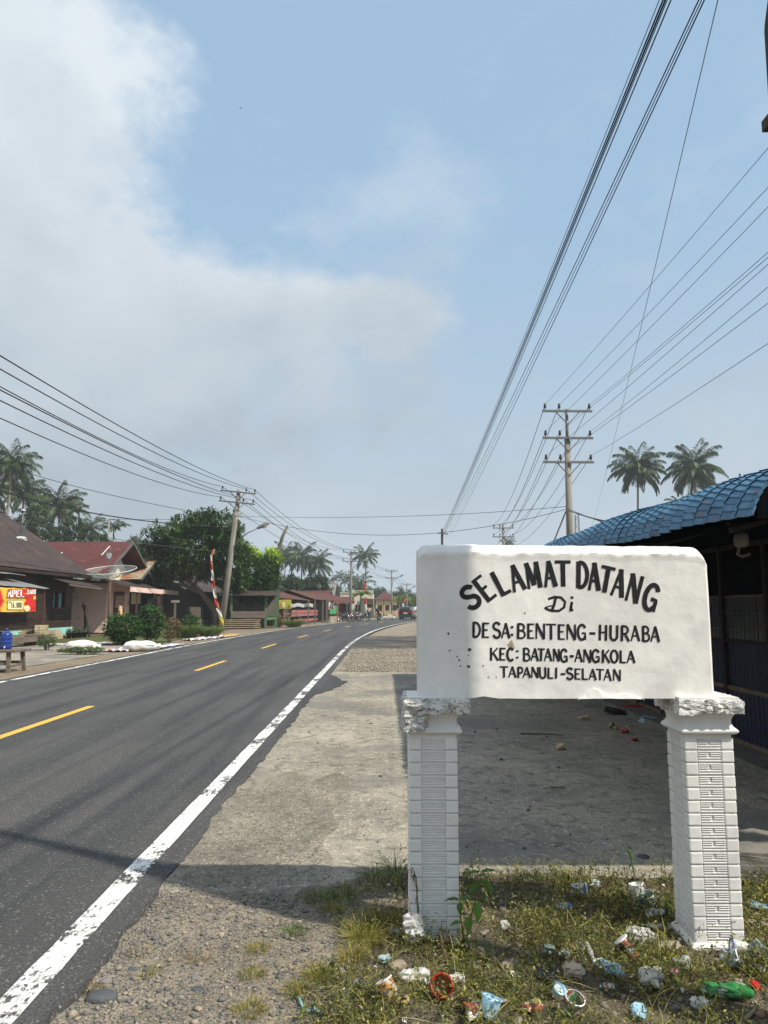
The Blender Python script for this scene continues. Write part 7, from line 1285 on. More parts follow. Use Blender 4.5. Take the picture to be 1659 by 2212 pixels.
P = spread(15000, d_weed, 21); n = len(P); r_ = np.random.default_rng(22); a = r_.uniform(0, 6.28, n); D = np.stack([np.cos(a), np.sin(a), r_.uniform(0.0, 0.8, n)], 1); parts.append(curved(P + np.array([0, 0, 0.012]), D, np.tile([0, 0, 1.0], (n, 1)) + r_.normal(0, 0.3, (n, 3)), r_.uniform(0.06, 0.19, n), np.full(n, 0.0030), np.clip(r_.normal(0.62, 0.22, n), 0, 1), 0.35))
P = spread(7500, d_weed, 23); n = len(P); per = 11; H_ = r_.uniform(0.02, 0.13, n); C = np.repeat(P, per, 0); hh = r_.uniform(0.1, 1, n * per) * np.repeat(H_, per); C = C + np.stack([r_.normal(0, 0.016, n * per), r_.normal(0, 0.016, n * per), hh], 1); D = unit(r_, n * per) + np.array([0, 0, 0.2]); tt = np.repeat(r_.normal(0.40, 0.27, n), per)
parts.append(leaves(C, D, unit(r_, n * per) * 0.6 + np.array([0, 0, 1.0]), r_.uniform(0.010, 0.026, n * per), r_.uniform(0.005, 0.011, n * per), 0.1, np.clip(tt + r_.normal(0, 0.12, n * per), 0, 1)))
P = spread(900, d_weed, 25); n = len(P); D = np.stack([r_.normal(0, 0.22, n), r_.normal(0, 0.22, n), np.ones(n)], 1); L = r_.uniform(0.07, 0.21, n); parts.append(leaves(P, D, unit(r_, n), L, 0.0030, 0, np.clip(r_.normal(0.45, 0.2, n), 0, 1), 0.3)); Dn = D / np.linalg.norm(D, axis=1, keepdims=True); per = 12; s_ = r_.uniform(0.25, 1, n * per); C = np.repeat(P, per, 0) + np.repeat(Dn * L[:, None], per, 0) * s_[:, None]; parts.append(leaves(C, unit(r_, n * per) + np.array([0, 0, 0.3]), unit(r_, n * per), r_.uniform(0.010, 0.024, n * per), 0.0065, 0.1, np.clip(r_.normal(0.4, 0.2, n * per), 0, 1)))
P = spread(1100, d_weed, 27); n = len(P); a = r_.uniform(0, 6.28, n); D = np.stack([np.cos(a), np.sin(a), r_.uniform(0.15, 1.0, n)], 1); parts.append(curved(P + np.array([0, 0, 0.015]), D, np.tile([0, 0, 1.0], (n, 1)) + r_.normal(0, 0.3, (n, 3)), r_.uniform(0.16, 0.36, n), np.full(n, 0.0036), np.clip(r_.normal(0.8, 0.15, n), 0, 1), 0.7))
P = spread(420, d_weed, 28); n = len(P); per = 5; C = np.repeat(P, per, 0) + np.stack([r_.normal(0, 0.02, n * per), r_.normal(0, 0.02, n * per), r_.uniform(0.02, 0.10, n * per)], 1); parts.append(leaves(C, unit(r_, n * per) + np.array([0, 0, 0.15]), unit(r_, n * per) * 0.4 + np.array([0, 0, 1.0]), r_.uniform(0.024, 0.05, n * per), r_.uniform(0.014, 0.026, n * per), 0.15, np.clip(r_.normal(0.38, 0.15, n * per), 0, 1)))
V, F, T = join(parts); tag(link(np_mesh('weeds', V, F, T), 'weeds', MATS['weed leaf']), 'tangled low olive-green weeds under the sign', kind='stuff')
P = spread(1300, d_weed, 29); n = len(P); D = np.stack([r_.normal(0, 0.5, n), r_.normal(0, 0.5, n), np.ones(n)], 1); V, F, T = curved(P, D, unit(r_, n), r_.uniform(0.05, 0.16, n), np.full(n, 0.0032), np.clip(r_.normal(0.35, 0.2, n), 0, 1), 0.5); per = 6; Dn = D / np.linalg.norm(D, axis=1, keepdims=True); C = np.repeat(P, per, 0) + np.repeat(Dn, per, 0) * r_.uniform(0.02, 0.12, (n * per, 1)); V, F, T = join([(V, F, T), leaves(C, unit(r_, n * per), unit(r_, n * per), r_.uniform(0.012, 0.026, n * per), 0.007, 0.2, np.clip(r_.normal(0.3, 0.2, n * per), 0, 1))]); tag(link(np_mesh('withered_stems', V, F, T), 'withered_stems', MATS['withered leaf']), 'brown withered stems among the weeds', kind='stuff')
def d_straw(x, y): return max(0.0, min(1, (x + 1.0) / 0.6)) * (0.5 + 0.8 * nz(x * 3.3, y * 3.3, 6)) * (1 if y < 4.8 else 0.2)
P = spread(7800, d_straw, 31, -1.1); n = len(P); a = r_.uniform(0, 6.28, n); D = np.stack([np.cos(a), np.sin(a), r_.uniform(-0.02, 0.25, n)], 1); V, F, T = leaves(P + np.array([0, 0, 0.008]), D, np.tile([0, 0, 1.0], (n, 1)) + r_.normal(0, 0.2, (n, 3)), r_.uniform(0.02, 0.085, n), r_.uniform(0.0018, 0.0042, n), 0.05, np.clip(r_.normal(0.5, 0.25, n), 0, 1), 0.5); tag(link(np_mesh('dry_grass', V, F, T), 'dry_grass', MATS['straw']), 'dry straw and dead stalks on the verge', kind='stuff')
def tuft(label, p, r, h, n, mat, seed, wd=0.0030, splay=0.8):
    rg = np.random.default_rng(seed); a = rg.uniform(0, 6.28, n); q = r * 0.5 * np.sqrt(rg.uniform(0, 1, n)); Pp = np.stack([q * np.cos(a), q * np.sin(a), np.zeros(n)], 1); sp_ = rg.uniform(0.05, splay, n); D = np.stack([np.cos(a) * sp_, np.sin(a) * sp_, np.ones(n)], 1); V, F, T = curved(Pp, D, np.stack([np.cos(a), np.sin(a), np.zeros(n)], 1) + rg.normal(0, 0.3, (n, 3)), h * rg.uniform(0.55, 1.15, n), np.full(n, wd), np.clip(rg.normal(0.5, 0.25, n), 0, 1), 0.75)
    o = link(np_mesh('grass_tuft', V, F, T), 'grass_tuft', MATS[mat]); o.location = p; tag(o, label, 'grass tuft', 'grass tufts on the verge')
for k, (lb, p, r, h, n, mt) in enumerate([('large yellow grass tuft left of the white plastic bag', fg(1, 860, 900), .14, .14, 260, 'yellow grass'), ('yellow grass tuft spreading above the large one', fg(1, 1010, 760), .13, .13, 170, 'yellow grass'), ('small yellow-green tuft under the large yellow one', fg(1, 735, 1060), .10, .09, 170, 'yellow grass'), ('orange-yellow tuft left of the flat grey stone', fg(1, 425, 1230), .12, .08, 200, 'yellow grass'), ('green grass fan at the corner of the left pillar', fg(1, 1150, 260), .12, .16, 120, 'clump grass'), ('green grass fan on the shaded concrete edge', fg(1, 940, 290), .10, .14, 90, 'clump grass'), ('dark green grass patch in the sign shadow', fg(1, 420, 480), .16, .07, 180, 'clump grass'), ('green grass patch beside the dark one', fg(1, 660, 470), .14, .10, 140, 'clump grass'), ('pale green tuft on the dirt', fg(1, 545, 590), .10, .06, 120, 'yellow grass'),
        ('straw coloured tuft near the rope', fg(1, 200, 1360), .10, .06, 140, 'yellow grass'), ('sparse tuft at the left of the dirt', fg(1, 190, 800), .10, .07, 90, 'clump grass'), ('dry tuft at the edge of the road gravel', Z4o(850, 950), .10, .05, 120, 'straw'), ('dry tuft beside the slate pebble', Z4o(545, 1150), .10, .04, 120, 'straw'), ('single dry sprig in the gravel', Z4o(890, 1085), .05, .09, 30, 'yellow grass'), ('dry tuft in the middle of the gravel', Z4o(1190, 980), .09, .05, 90, 'straw'), ('tuft by the right end of the gravel', Z4o(1555, 920), .09, .06, 90, 'yellow grass'), ('low tuft below the right gravel tuft', Z4o(1520, 1070), .10, .05, 110, 'yellow grass'), ('low tuft at the bottom right of the gravel', Z4o(1500, 1300), .12, .06, 160, 'yellow grass'), ('grass blades rising before the sunlit concrete', fg(2, 950, 290), .06, .11, 30, 'clump grass'), ('leafy tuft at the far edge of the weeds', fg(2, 1300, 300), .10, .10, 80, 'clump grass')]): tuft(lb, p, r, h, n, mt, 100 + k)
def leafy(name, label, p, stems, mat, stem_mat, group=None):
    """stems: list of (points, [(t, length, width, azimuth, pitch)])"""
    root = thing(name, label, 'plant', p, group)
    for pts, lv in stems:
        pts = [Vector(q) for q in pts]; MB().tube(pts, [0.0045 * (1 - 0.6 * i / max(1, len(pts) - 1)) for i in range(len(pts))], 6).build('stem', MATS[stem_mat], root, smooth=True, world=False)
        for t, L, W_, az, pit in lv:
            i = t * (len(pts) - 1); i0 = min(int(i), len(pts) - 2); q = pts[i0].lerp(pts[i0 + 1], i - i0); d = Vector((math.cos(R(az)) * math.cos(R(pit)), math.sin(R(az)) * math.cos(R(pit)), math.sin(R(pit)))); sd = d.cross(Vector((0, 0, 1))).normalized(); up = sd.cross(d)
            def fn(u, w): wd = W_ * math.sin(PI * min(1, w ** 0.75)) ** 0.85 * (1 if w < 0.98 else 0); x = (u - 0.5) * wd; return q + d * (L * w) + sd * x + up * (abs(x) * 0.35 - L * 0.30 * w * w) + up * 0.002 * math.sin(w * 20)
            b = MB().grid(4, 8, fn); me = bpy.data.meshes.new('leaf'); me.from_pydata([tuple(v) for v in b.v], [], b.f); a_ = me.attributes.new('tint', 'FLOAT', 'POINT'); a_.data.foreach_set('value', np.full(len(b.v), (abs(nz(az, L * 90, t)) + 0.2) % 1.0, dtype=np.float32)); me.polygons.foreach_set('use_smooth', np.ones(len(me.polygons), dtype=bool)); link(me, 'leaf', MATS[mat], root)
M('green stem', (0.09, 0.12, 0.035), 0.6, 0.2); M('dry stem', (0.13, 0.095, 0.055), 0.85, 0.3)
leafy('broadleaf_weed', 'fresh green broad-leaved weed against the left pillar', (0.375, 3.70, -0.05), [([(0, 0, 0), (-.01, -.01, .12), (-.02, -.03, .24)], [(.55, .06, .035, 200, 10), (.7, .055, .03, 30, 0), (.98, .075, .04, 175, 12), (.98, .075, .04, 10, 12), (.95, .05, .03, 260, -60), (.3, .05, .03, 320, -20)]), ([(0, 0, 0), (.03, -.01, .15), (.075, -.02, .30), (.085, -.02, .36)], [(.5, .085, .05, 300, -60), (.6, .085, .05, 20, -50), (.72, .07, .045, 200, -20), (.8, .09, .05, 330, -30), (.98, .085, .045, 8, 15), (.98, .085, .04, 178, 5), (.9, .06, .04, 90, 0), (.35, .07, .045, 230, -55)])], 'fresh leaf', 'green stem')
leafy('withered_weed', 'withered brown weed hanging against the left pillar', (0.165, 3.715, -0.05), [([(0, 0, 0), (-.005, 0, .18), (-.012, 0, .32), (-.03, 0, .37), (-.055, 0, .35)], [(t, .05, .014, az, -72) for t, az in ((.3, 10), (.36, 190), (.45, 350), (.5, 170), (.56, 0), (.62, 200), (.68, 20), (.74, 190), (.84, 0), (.9, 180), (.95, 200), (.98, 170))]), ([(0, 0, 0), (-.03, -.01, .12), (-.05, -.01, .24)], [(t, .018, .006, az, -30) for t, az in ((.4, 180), (.5, 0), (.6, 180), (.7, 0), (.8, 180), (.9, 0))])], 'withered leaf', 'dry stem')
sp3 = fg(3, 420, 330); leafy('vine_sprout', 'thin sprout with two green leaves in the shade gap', sp3, [([(0, 0, 0), (-.02, 0, .08), (-.035, 0, .17), (-.06, 0, .21), (-.11, 0, .205)], [(.55, .05, .03, 320, -50), (.7, .045, .03, 340, -40), (.35, .03, .022, 200, -30), (.3, .03, .022, 0, -30)])], 'fresh leaf', 'green stem'); sp3 = fg(3, 690, 640); leafy('broadleaf_weed', 'small bright green weed near the right pillar', sp3, [([(0, 0, 0), (.01, 0, .06), (.0, 0, .12)], [(.5, .035, .025, 200, -20), (.6, .04, .028, 340, -30), (.9, .04, .028, 60, -10), (.95, .035, .025, 180, -20), (.3, .03, .02, 300, -40)]), ([(0, 0, 0), (-.05, .02, .08), (-.1, .02, .10)], [(.5, .03, .02, 90, -10), (.8, .04, .025, 200, 0), (.98, .04, .025, 150, 0)])], 'fresh leaf', 'green stem')
sp3 = fg(3, 1180, 770); leafy('withered_weed', 'dry seed stalk before the right pillar foot', sp3, [([(0, 0, 0), (-.005, 0, .10), (-.01, 0, .14)], [(.9, .03, .012, 200, -60), (.95, .03, .012, 330, -60), (.8, .03, .012, 0, -70)]), ([(0, 0, 0), (.03, 0, .06), (.06, 0, .05)], [(.7, .012, .006, 0, 0), (.9, .012, .006, 180, 0)])], 'withered leaf', 'dry stem')
# ---- litter
def crumple(name, label, p, w, d, h, mat, seed, rz=0.0, cat='wrapper', cuts=5, amp=0.5, group='litter in the weeds'):
    b = lump(-w / 2, w / 2, -d / 2, d / 2, 0, h, min(h, w) * amp, 1.15 / max(w, d) * 1.5, seed, cuts, 0.55, 2); o = b.build(name, MATS[mat]); o.location = (p.x, p.y, p.z + (0.016 if group == 'litter in the weeds' else 0.002)); o.scale = (1.08, 1.08, 0.72); o.rotation_euler = (R(random.Random(seed).uniform(-12, 12)), R(random.Random(seed + 1).uniform(-12, 12)), rz); return tag(o, label, cat, group)
def cup(label, p, ax, r0, r1, h, mat, rim='white cup', band=None, dent=0.006, seed=0, name='cup', lid=False, cat='cup'):
    root = thing(name, label, cat, (p.x, p.y, p.z + max(r0, r1) * 0.75 + (0.014 if p.y < 4.7 else 0.0)), 'litter in the weeds'); q = Vector(ax).normalized().to_track_quat('Z', 'Y').to_matrix(); b = MB(); n = 20; pr = [(r0 * 0.2, 0), (r0, 0.0)] + [(r0 + (r1 - r0) * t, h * t) for t in (0.1, 0.25, 0.4, 0.55, 0.7, 0.85, 1)] + ([] if lid else [(r1 - 0.002, h - 0.004), (r0 * 0.9, 0.006)])
    b.lathe(pr, n, (0, 0, -h / 2)); 
    for v in b.v: f_ = 1 + dent / r1 * (nz(v.x * 60 + seed, v.y * 60, v.z * 30)) * 1.6; v.x *= f_; v.y *= f_
    b.v = [q @ v for v in b.v]; b.build('body', MATS[mat], root, smooth=True, world=False)
    MB().lathe([(r1 - 0.001, h / 2 - 0.004), (r1 + 0.003, h / 2 - 0.003), (r1 + 0.003, h / 2 + 0.002), (r1 - 0.001, h / 2 + 0.003)] + ([(0.004, h / 2 + 0.004)] if lid else []), n, (0, 0, 0), q, cap=False).build('lid' if lid else 'rim', MATS[rim], root, smooth=True, world=False)
    if band: MB().lathe([(r0 + (r1 - r0) * 0.12 + 0.0012, -h * 0.38), (r0 + (r1 - r0) * 0.32 + 0.0012, -h * 0.18)], n, (0, 0, 0), q, cap=False).build('band', MATS[band], root, smooth=True, world=False)
    return root
M('white cup', (0.72, 0.72, 0.70), 0.4, 0.06, 8, dirt=(0.40, 0.34, 0.25), dscale=20, dlo=0.6, dhi=0.75); film('clear film', (0.80, 0.80, 0.78), 0.50); film('clear blue film', (0.42, 0.66, 0.80), 0.35); film('grey film', (0.62, 0.58, 0.52), 0.30); M('white bag', (0.70, 0.70, 0.68), 0.45, 0.08, 10, 0.4, 60, trans=0.3, dirt=(0.42, 0.38, 0.31), dscale=14, dlo=0.52, dhi=0.72); M('black bag', (0.015, 0.015, 0.017), 0.3, 0.3, 10, 0.5, 40); M('beige bag', (0.52, 0.44, 0.34), 0.5, 0.15, 12, 0.3, 40, trans=0.2); M('orange band', (0.62, 0.17, 0.03), 0.5, 0.1); M('blue band', (0.02, 0.08, 0.42), 0.4, 0.1); M('pink plastic', (0.62, 0.22, 0.50), 0.4, 0.1); M('teal rope', (0.22, 0.46, 0.40), 0.8, 0.25, 60, 0.4, 200); M('pipe white', (0.55, 0.56, 0.55), 0.5, 0.15, 20, dirt=(0.2, 0.18, 0.14), dscale=14); M('stick', (0.30, 0.23, 0.14), 0.9, 0.25, 20)
PR = dict(orange=[(0.75, 0.32, 0.03), (0.70, 0.62, 0.55), (0.72, 0.48, 0.05), (0.05, 0.03, 0.02)], red=[(0.55, 0.03, 0.02), (0.70, 0.20, 0.05), (0.30, 0.22, 0.08), (0.60, 0.04, 0.02)], blue=[(0.08, 0.36, 0.66), (0.72, 0.76, 0.78), (0.05, 0.45, 0.70), (0.74, 0.76, 0.76)], cyan=[(0.55, 0.68, 0.70), (0.28, 0.50, 0.52), (0.70, 0.72, 0.70)], wgreen=[(0.66, 0.70, 0.66), (0.12, 0.36, 0.28), (0.70, 0.70, 0.66), (0.05, 0.05, 0.05)], dark=[(0.03, 0.03, 0.03), (0.45, 0.10, 0.04), (0.04, 0.035, 0.03), (0.40, 0.38, 0.34)], yellow=[(0.72, 0.52, 0.05), (0.70, 0.66, 0.50), (0.60, 0.14, 0.04)], green=[(0.01, 0.30, 0.05), (0.02, 0.42, 0.07), (0.01, 0.24, 0.05), (0.55, 0.60, 0.50)], whitered=[(0.70, 0.68, 0.64), (0.52, 0.04, 0.06), (0.70, 0.68, 0.62), (0.06, 0.25, 0.10)], purple=[(0.30, 0.12, 0.50), (0.55, 0.45, 0.40), (0.62, 0.60, 0.58)], navy=[(0.03, 0.10, 0.36), (0.60, 0.64, 0.70), (0.04, 0.14, 0.42), (0.55, 0.05, 0.03)], brownred=[(0.20, 0.05, 0.04), (0.40, 0.05, 0.04), (0.30, 0.25, 0.2)])
for k, c in PR.items(): printmat('print ' + k, [tuple(0.12 * sum(cc) / 3 + q * 0.54 for q in cc) for cc in c], 15, 0.35, 0.05)
crumple('plastic_bag', 'crumpled white plastic bag standing at the left pillar foot', fg(1, 1335, 900), .10, .06, .17, 'white bag', 3, cat='plastic bag', amp=0.32, cuts=7); crumple('plastic_scrap', 'flat white plastic scrap left of the standing white bag', fg(1, 1150, 810), .07, .04, .02, 'white bag', 5, cat='plastic scrap')
cup('orange and yellow paper cup lying on the straw', fg(1, 1075, 1440), (-0.45, 0.25, 0.75), 0.026, 0.036, 0.085, 'print orange', seed=1); cup('red paper cup seen bottom first near the lower edge', fg(1, 1585, 1420), (-0.1, -0.75, 0.62), 0.040, 0.044, 0.05, 'print red', 'red cloth', seed=2); crumple('wrapper', 'orange torn wrapper right of the orange cup', fg(1, 1200, 1480), .06, .035, .03, 'print orange', 7)
crumple('plastic_bag', 'clear crumpled bag above the two cups', fg(1, 1330, 1270), .12, .06, .055, 'clear film', 9, cat='plastic bag', cuts=9); crumple('wrapper', 'dull foil wrapper by the tan cobble', fg(1, 1040, 1090), .05, .04, .03, 'print cyan', 10); crumple('plastic_bag', 'small clear bag beside the red cup', fg(2, 190, 1310), .06, .05, .05, 'clear film', 11, cat='plastic bag')
RP_ = [fg(1, x, y) + Vector((0, 0, 0.012)) for x, y in ((180, 1405), (225, 1430), (250, 1490), (275, 1550), (330, 1560), (380, 1545), (430, 1570), (500, 1590))]
RO = thing('rope', 'frayed teal plastic rope on the dirt', 'rope', RP_[3]); MB().tube(RP_, [.002, .004, .005, .0045, .005, .004, .007, .003], 7).build('strand', MATS['teal rope'], RO, smooth=True); MB().tube([RP_[3], fg(1, 210, 1570) + Vector((0, 0, .008))], [.006, .002], 5).tube([RP_[5], fg(1, 370, 1520) + Vector((0, 0, .02))], [.005, .002], 5).build('frayed_end', MATS['teal rope'], RO)
for a in [('wrapper', 'blue and white snack wrapper in the middle of the weeds', (2, 1205, 600), .10, .05, .045, 'print blue', 21), ('wrapper', 'crumpled cyan wrapper under the apron edge', (2, 1510, 390), .06, .05, .06, 'print cyan', 23), ('wrapper', 'dark red wrapper behind the blue snack wrapper', (2, 1415, 700), .06, .04, .03, 'print brownred', 24), ('wrapper', 'white and green crushed packet left of the brick', (2, 1050, 1020), .06, .05, .05, 'print wgreen', 25), ('wrapper', 'second crushed packet touching the brick', (2, 1210, 1040), .055, .04, .035, 'print wgreen', 26), ('plastic_bag', 'shiny black plastic bag half buried', (2, 1050, 1240), .12, .07, .035, 'black bag', 27), ('plastic_bag', 'crumpled beige bag next to the black plastic', (2, 1295, 1230), .085, .06, .075, 'beige bag', 28), ('wrapper', 'faded yellow wrapper left of the wedge stone', (2, 370, 1010), .07, .04, .02, 'print yellow', 29), ('wrapper', 'white and yellow packet at the bottom edge', (2, 345, 1620), .09, .06, .06, 'print yellow', 30),
          ('wrapper', 'purple wrapper above the blue cup', (2, 570, 1490), .07, .04, .02, 'print purple', 31), ('wrapper', 'orange and yellow packet near the lower edge', (2, 900, 1550), .085, .05, .035, 'print yellow', 32), ('wrapper', 'grey plastic knot under the pillar side', (2, 640, 770), .06, .04, .04, 'clear film', 33), ('plastic_bag', 'large clear crumpled bag behind the black cup', (3, 450, 900), .11, .07, .085, 'clear film', 41), ('plastic_bag', 'domed whitish plastic bag between the weeds', (3, 560, 1310), .15, .08, .085, 'grey film', 42), ('wrapper', 'yellow crushed wrapper top', (3, 735, 1060), .04, .035, .03, 'yellow cloth', 43), ('wrapper', 'colourful crumpled wrapper above the pink ball', (3, 850, 1160), .085, .05, .06, 'print cyan', 44), ('plastic_ball', 'pink plastic lump under the colourful wrapper', (3, 770, 1215), .035, .03, .03, 'pink plastic', 45), ('wrapper', 'blue wrapper above the crushed white cup', (3, 1290, 1045), .075, .05, .03, 'print navy', 46), ('crisp_packet', 'bright green crisp packet near the lower right', (3, 1280, 1420), .17, .07, .055, 'print green', 47), ('wrapper', 'black and white torn wrapper left of the green packet', (3, 940, 1410), .05, .03, .02, 'print dark', 48), ('wrapper', 'blue and white wrapper at the right edge', (3, 1570, 1180), .06, .04, .03, 'print navy', 49), ('wrapper', 'tan leaf-like cardboard by the clear bag', (3, 720, 960), .09, .06, .03, 'beige bag', 50), ('wrapper', 'black cloth strip draped over the tall cup', (3, 400, 350), .07, .03, .05, 'black bag', 51), ('plastic_bag', 'blue tinted bag left of the domed bag', (3, 170, 1200), .10, .06, .05, 'clear blue film', 52), ('plastic_bag', 'shaded clear bag below the white cup', (3, 590, 650), .09, .05, .04, 'clear film', 53), ('wrapper', 'white shredded paper by the pillar', (3, 600, 770), .09, .05, .025, 'white bag', 54), ('wrapper', 'red scrap touching the green packet', (3, 1535, 1335), .045, .03, .025, 'red cloth', 55), ('wrapper', 'small red printed scrap on the left', (3, 150, 1340), .05, .03, .015, 'print whitered', 56), ('plastic_bag', 'clear scrap at the bottom under the black wrapper', (3, 1020, 1530), .07, .05, .045, 'clear film', 57), ('plastic_bag', 'blue clear scrap at the bottom edge', (3, 440, 1600), .08, .05, .04, 'clear blue film', 58), ('plastic_bag', 'clear film on the pebbles at the right edge', (3, 1590, 590), .10, .05, .035, 'clear blue film', 59)]:
    crumple(a[0], a[1], fg(*a[2]), a[3], a[4], a[5], a[6], a[7], a[7], cat={'wrapper': 'wrapper', 'plastic_bag': 'plastic bag', 'plastic_ball': 'plastic lump', 'crisp_packet': 'crisp packet'}[a[0]], cuts=7 if a[3] > .09 else 5)
cup('clear cup with blue printed lid lying in the weeds', fg(2, 1340, 450), (0.85, -0.45, 0.15), 0.030, 0.036, 0.075, 'clear film', 'print blue', seed=4, lid=True); cup('blue plastic cup at the bottom edge', fg(2, 500, 1610), (0.3, 0.2, 0.9), 0.030, 0.040, 0.075, 'clear blue film', 'clear blue film', seed=5); cup('white and red ice cream cup at the bottom edge', fg(2, 1285, 1590), (0.2, -0.3, 0.9), 0.030, 0.037, 0.075, 'print whitered', seed=6); cup('tiny blue lidded cup right of the black plastic', fg(2, 1150, 1430), (0.2, -0.5, 0.8), 0.020, 0.024, 0.04, 'clear film', 'print blue', seed=7, lid=True)
cup('tall white cup with orange art and blue foot', fg(3, 430, 500), (-0.15, 0.1, 1.0), 0.028, 0.038, 0.11, 'white cup', band='blue band', seed=8); cup('white yoghurt cup leaning beside the tall cup', fg(3, 545, 560), (-0.35, -0.2, 0.9), 0.026, 0.034, 0.085, 'print cyan', seed=9); cup('black cup with white lid and orange base', fg(3, 335, 1030), (-0.55, 0.25, 0.75), 0.024, 0.034, 0.10, 'print dark', 'white cup', 'orange band', seed=10, lid=True); cup('crushed white cup lying on its side', fg(3, 1310, 1140), (0.75, -0.35, 0.35), 0.026, 0.036, 0.08, 'print cyan', seed=11, dent=0.014); cup('clear bottle with blue band near the right edge', fg(3, 1440, 1010), (-0.9, 0.1, 0.2), 0.028, 0.026, 0.12, 'clear film', 'blue band', 'blue band', seed=12, name='bottle', cat='bottle')
CT = thing('carton', 'green and white carton reading EXTRA at the right edge', 'carton', fg(3, 1600, 1040) + Vector((0, 0, .03)), 'litter in the weeds', R(-25)); CT.rotation_euler = (R(20), R(-50), R(-20)); bevel(MB().box(-.035, .035, -.022, .022, -.05, .05).build('box', MATS['print wgreen'], CT, world=False), .004); MB().box(-.0352, .0352, -.0235, -.0225, .012, .046).build('label_panel', MATS['white cup'], CT, world=False)
GL['X'] = [(1, [(.05, 0), (.95, 1)]), (.8, [(.05, 1), (.95, 0)])]
MB().box(-.0353, .0353, -.0232, -.0223, -.05, -.035).build('blue_foot', MATS['blue band'], CT, world=False)
flat_text('EXTRA', -0.028, 0.028, 0.022, 0.036, 0.003, 'banner black', 0.0008, CT, lambda u, v, off: Vector((u, -0.0236 - off, v)) + origin(CT))
PPp = fg(2, 1405, 900), fg(2, 1500, 1110); PI_ = thing('plastic_pipe', 'short white ribbed pipe piece with ring end', 'pipe', PPp[0], 'litter in the weeds'); MB().tube([PPp[0].lerp(PPp[1], i / 8) + Vector((0, 0, 0.014)) for i in range(9)], [0.012, .011, .0125, .011, .0125, .011, .0125, .011, .013], 10).build('tube', MATS['pipe white'], PI_, smooth=True); rp = fg(2, 1545, 1120); MB().tube([rp + Vector((0.02 * math.cos(a * .5), 0.004 * math.sin(a), 0.022 + 0.02 * math.sin(a * .5))) for a in range(11)], 0.004, 6).build('ring', MATS['pipe white'], PI_, smooth=True)
for lb, p0, p1, r in (('pale dry stick at the lower right corner', fg(3, 1450, 1630), fg(3, 1570, 1510), .008), ('dark thin stick on the shaded apron', fg(3, 360, 130), fg(3, 520, 160), .006), ('white plastic straw near the apron edge', fg(3, 385, 185), fg(3, 500, 245), .004)): tag(MB().tube([p0 + Vector((0, 0, .012)), p0.lerp(p1, .5) + Vector((.004, 0, .014)), p1 + Vector((0, 0, .016))], [r, r * .9, r * .7], 6).build('stick' if 'stick' in lb else 'drinking_straw', MATS['stick' if 'pale' in lb else ('dark timber' if 'dark' in lb else 'white cup')], smooth=True), lb, 'stick' if 'stick' in lb else 'straw')
# scraps too small to name
b = MB(); rnd = random.Random(9)
for k in range(150):
    x, y = rnd.uniform(-0.2, 2.6), rnd.uniform(2.95, 4.9); z = gz(x, y) + 0.012; s_ = rnd.uniform(0.006, 0.018); e = Euler((rnd.uniform(-.6, .6), rnd.uniform(-.6, .6), rnd.uniform(0, 6))).to_matrix(); b.add([Vector((x, y, z)) + e @ Vector(q) for q in ((-s_, -s_ * .6, 0), (s_ * .3, -s_ * .7, .004), (s_, s_ * .5, 0), (-s_ * .5, s_ * .6, .005))], [(0, 1, 2, 3)])
tag(b.build('litter_scraps', MATS['white cup'], fix=False), 'tiny paper and plastic scraps in the weeds', kind='stuff')
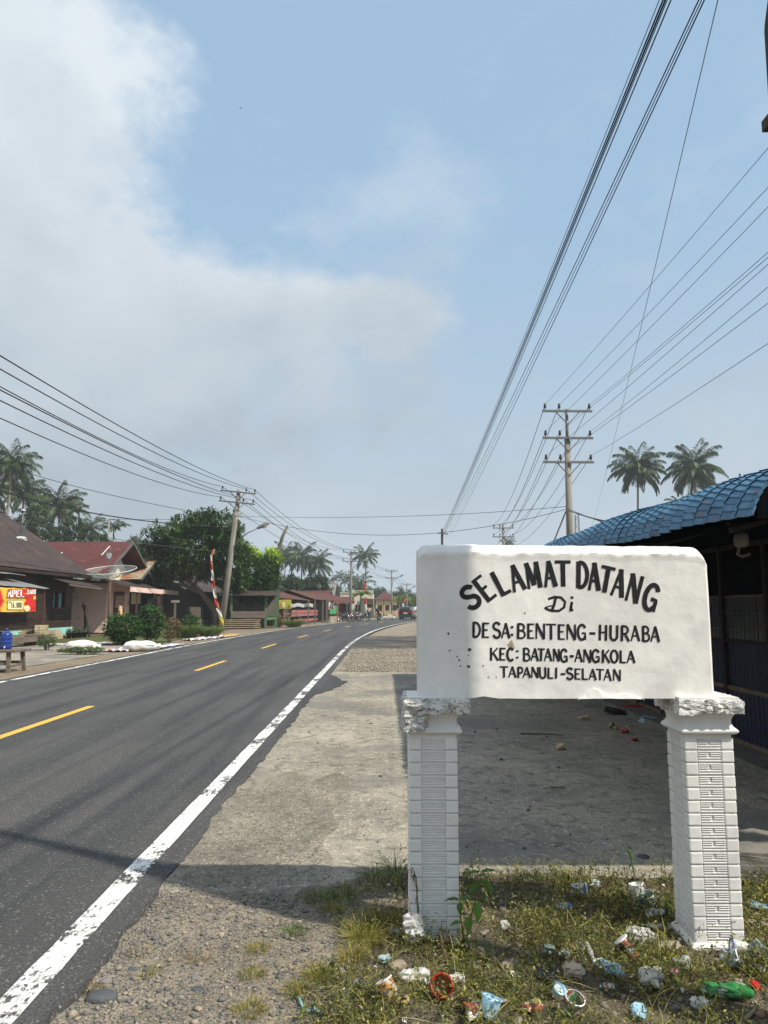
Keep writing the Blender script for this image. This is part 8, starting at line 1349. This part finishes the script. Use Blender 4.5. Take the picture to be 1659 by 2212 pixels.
# litter on the shaded apron
A8 = lambda x, y: gp((1900 + x * 0.70645) / 1.85175, (2750 + y * 0.70645) / 1.85175, -0.02)
cup('pale paper cup lying on the shaded concrete', A8(485, 350), (0.8, -0.2, 0.35), 0.028, 0.038, 0.09, 'print orange', 'white cup', seed=21); cup('orange paper cup farther on the shaded concrete', A8(785, 235), (-0.6, 0.3, 0.4), 0.03, 0.04, 0.10, 'print orange', 'white cup', seed=22); cup('second orange cup beside the shop wall litter', A8(845, 258), (0.9, 0.2, 0.3), 0.03, 0.04, 0.10, 'print red', 'white cup', seed=23)
for k, (lb, p, w, mt, c) in enumerate([('red plastic bag by the shop doors', A8(895, 135), .30, 'red cloth', 'plastic bag'), ('white and red packet under the red bag', A8(915, 160), .2, 'print whitered', 'wrapper'), ('blue and yellow packet by the shop doors', A8(985, 200), .24, 'print blue', 'wrapper'), ('yellow wrapper on the shaded concrete', A8(620, 178), .14, 'print yellow', 'wrapper'), ('small red wrapper near the pillar', A8(905, 300), .09, 'red cloth', 'wrapper'), ('pale plastic lump at the shop step', A8(1505, 380), .10, 'white bag', 'plastic bag'), ('dark twigs and leaves heap by the doors', A8(790, 150), .30, 'black bag', 'litter heap')]): crumple('plastic_bag' if 'bag' in c else 'wrapper', lb, p, w, w * .6, w * .4, mt, 70 + k, k, cat=c, group='litter on the apron')
wp = A8(465, 570); tag(MB().bar(wp + Vector((-.06, .02, .008)), wp + Vector((.07, -.015, .008)), .012, .008).build('wood_scrap', MATS['worn wood']), 'small wooden lath on the shaded concrete', 'stick')
tp = A8(375, 268); tag(MB().tube([tp + Vector((-.25, .03, .01)), tp + Vector((0, 0, .012)), tp + Vector((.25, -.06, .008))], [.008, .007, .004], 5).build('twig', MATS['dark timber']), 'dark twig lying on the shaded concrete', 'stick')
# a bird far up
bd = at(520, 234, 60); BD = MB().tube([bd + Vector((0, -.12, 0)), bd, bd + Vector((0, .12, 0))], [.01, .035, .008], 6).add([bd + Vector((0, .03, 0)), bd + Vector((-.16, -.02, .05)), bd + Vector((-.06, -.05, .02))], [(0, 1, 2)]).add([bd + Vector((0, .03, 0)), bd + Vector((.16, -.02, .03)), bd + Vector((.06, -.05, .02))], [(0, 1, 2)]).build('bird', MATS['black cloth'], fix=False); tag(BD, 'tiny dark bird gliding against the clouds', 'bird')
# ------------------------------------------------------------------ haze
hm = bpy.data.materials.new('haze air'); hm.use_nodes = True; hn = hm.node_tree; hn.nodes.clear(); ho = hn.nodes.new('ShaderNodeOutputMaterial'); hv = hn.nodes.new('ShaderNodeVolumePrincipled')
hv.inputs['Color'].default_value = (0.86, 0.93, 1.0, 1); hv.inputs['Density'].default_value = 0.0006; hv.inputs['Anisotropy'].default_value = 0.1; hn.links.new(hv.outputs[0], ho.inputs['Volume'])
HZ = MB().box(-640, 640, -140, 640, -2.6, 46).build('haze', hm); tag(HZ, 'pale humid haze over the whole village', kind='stuff')
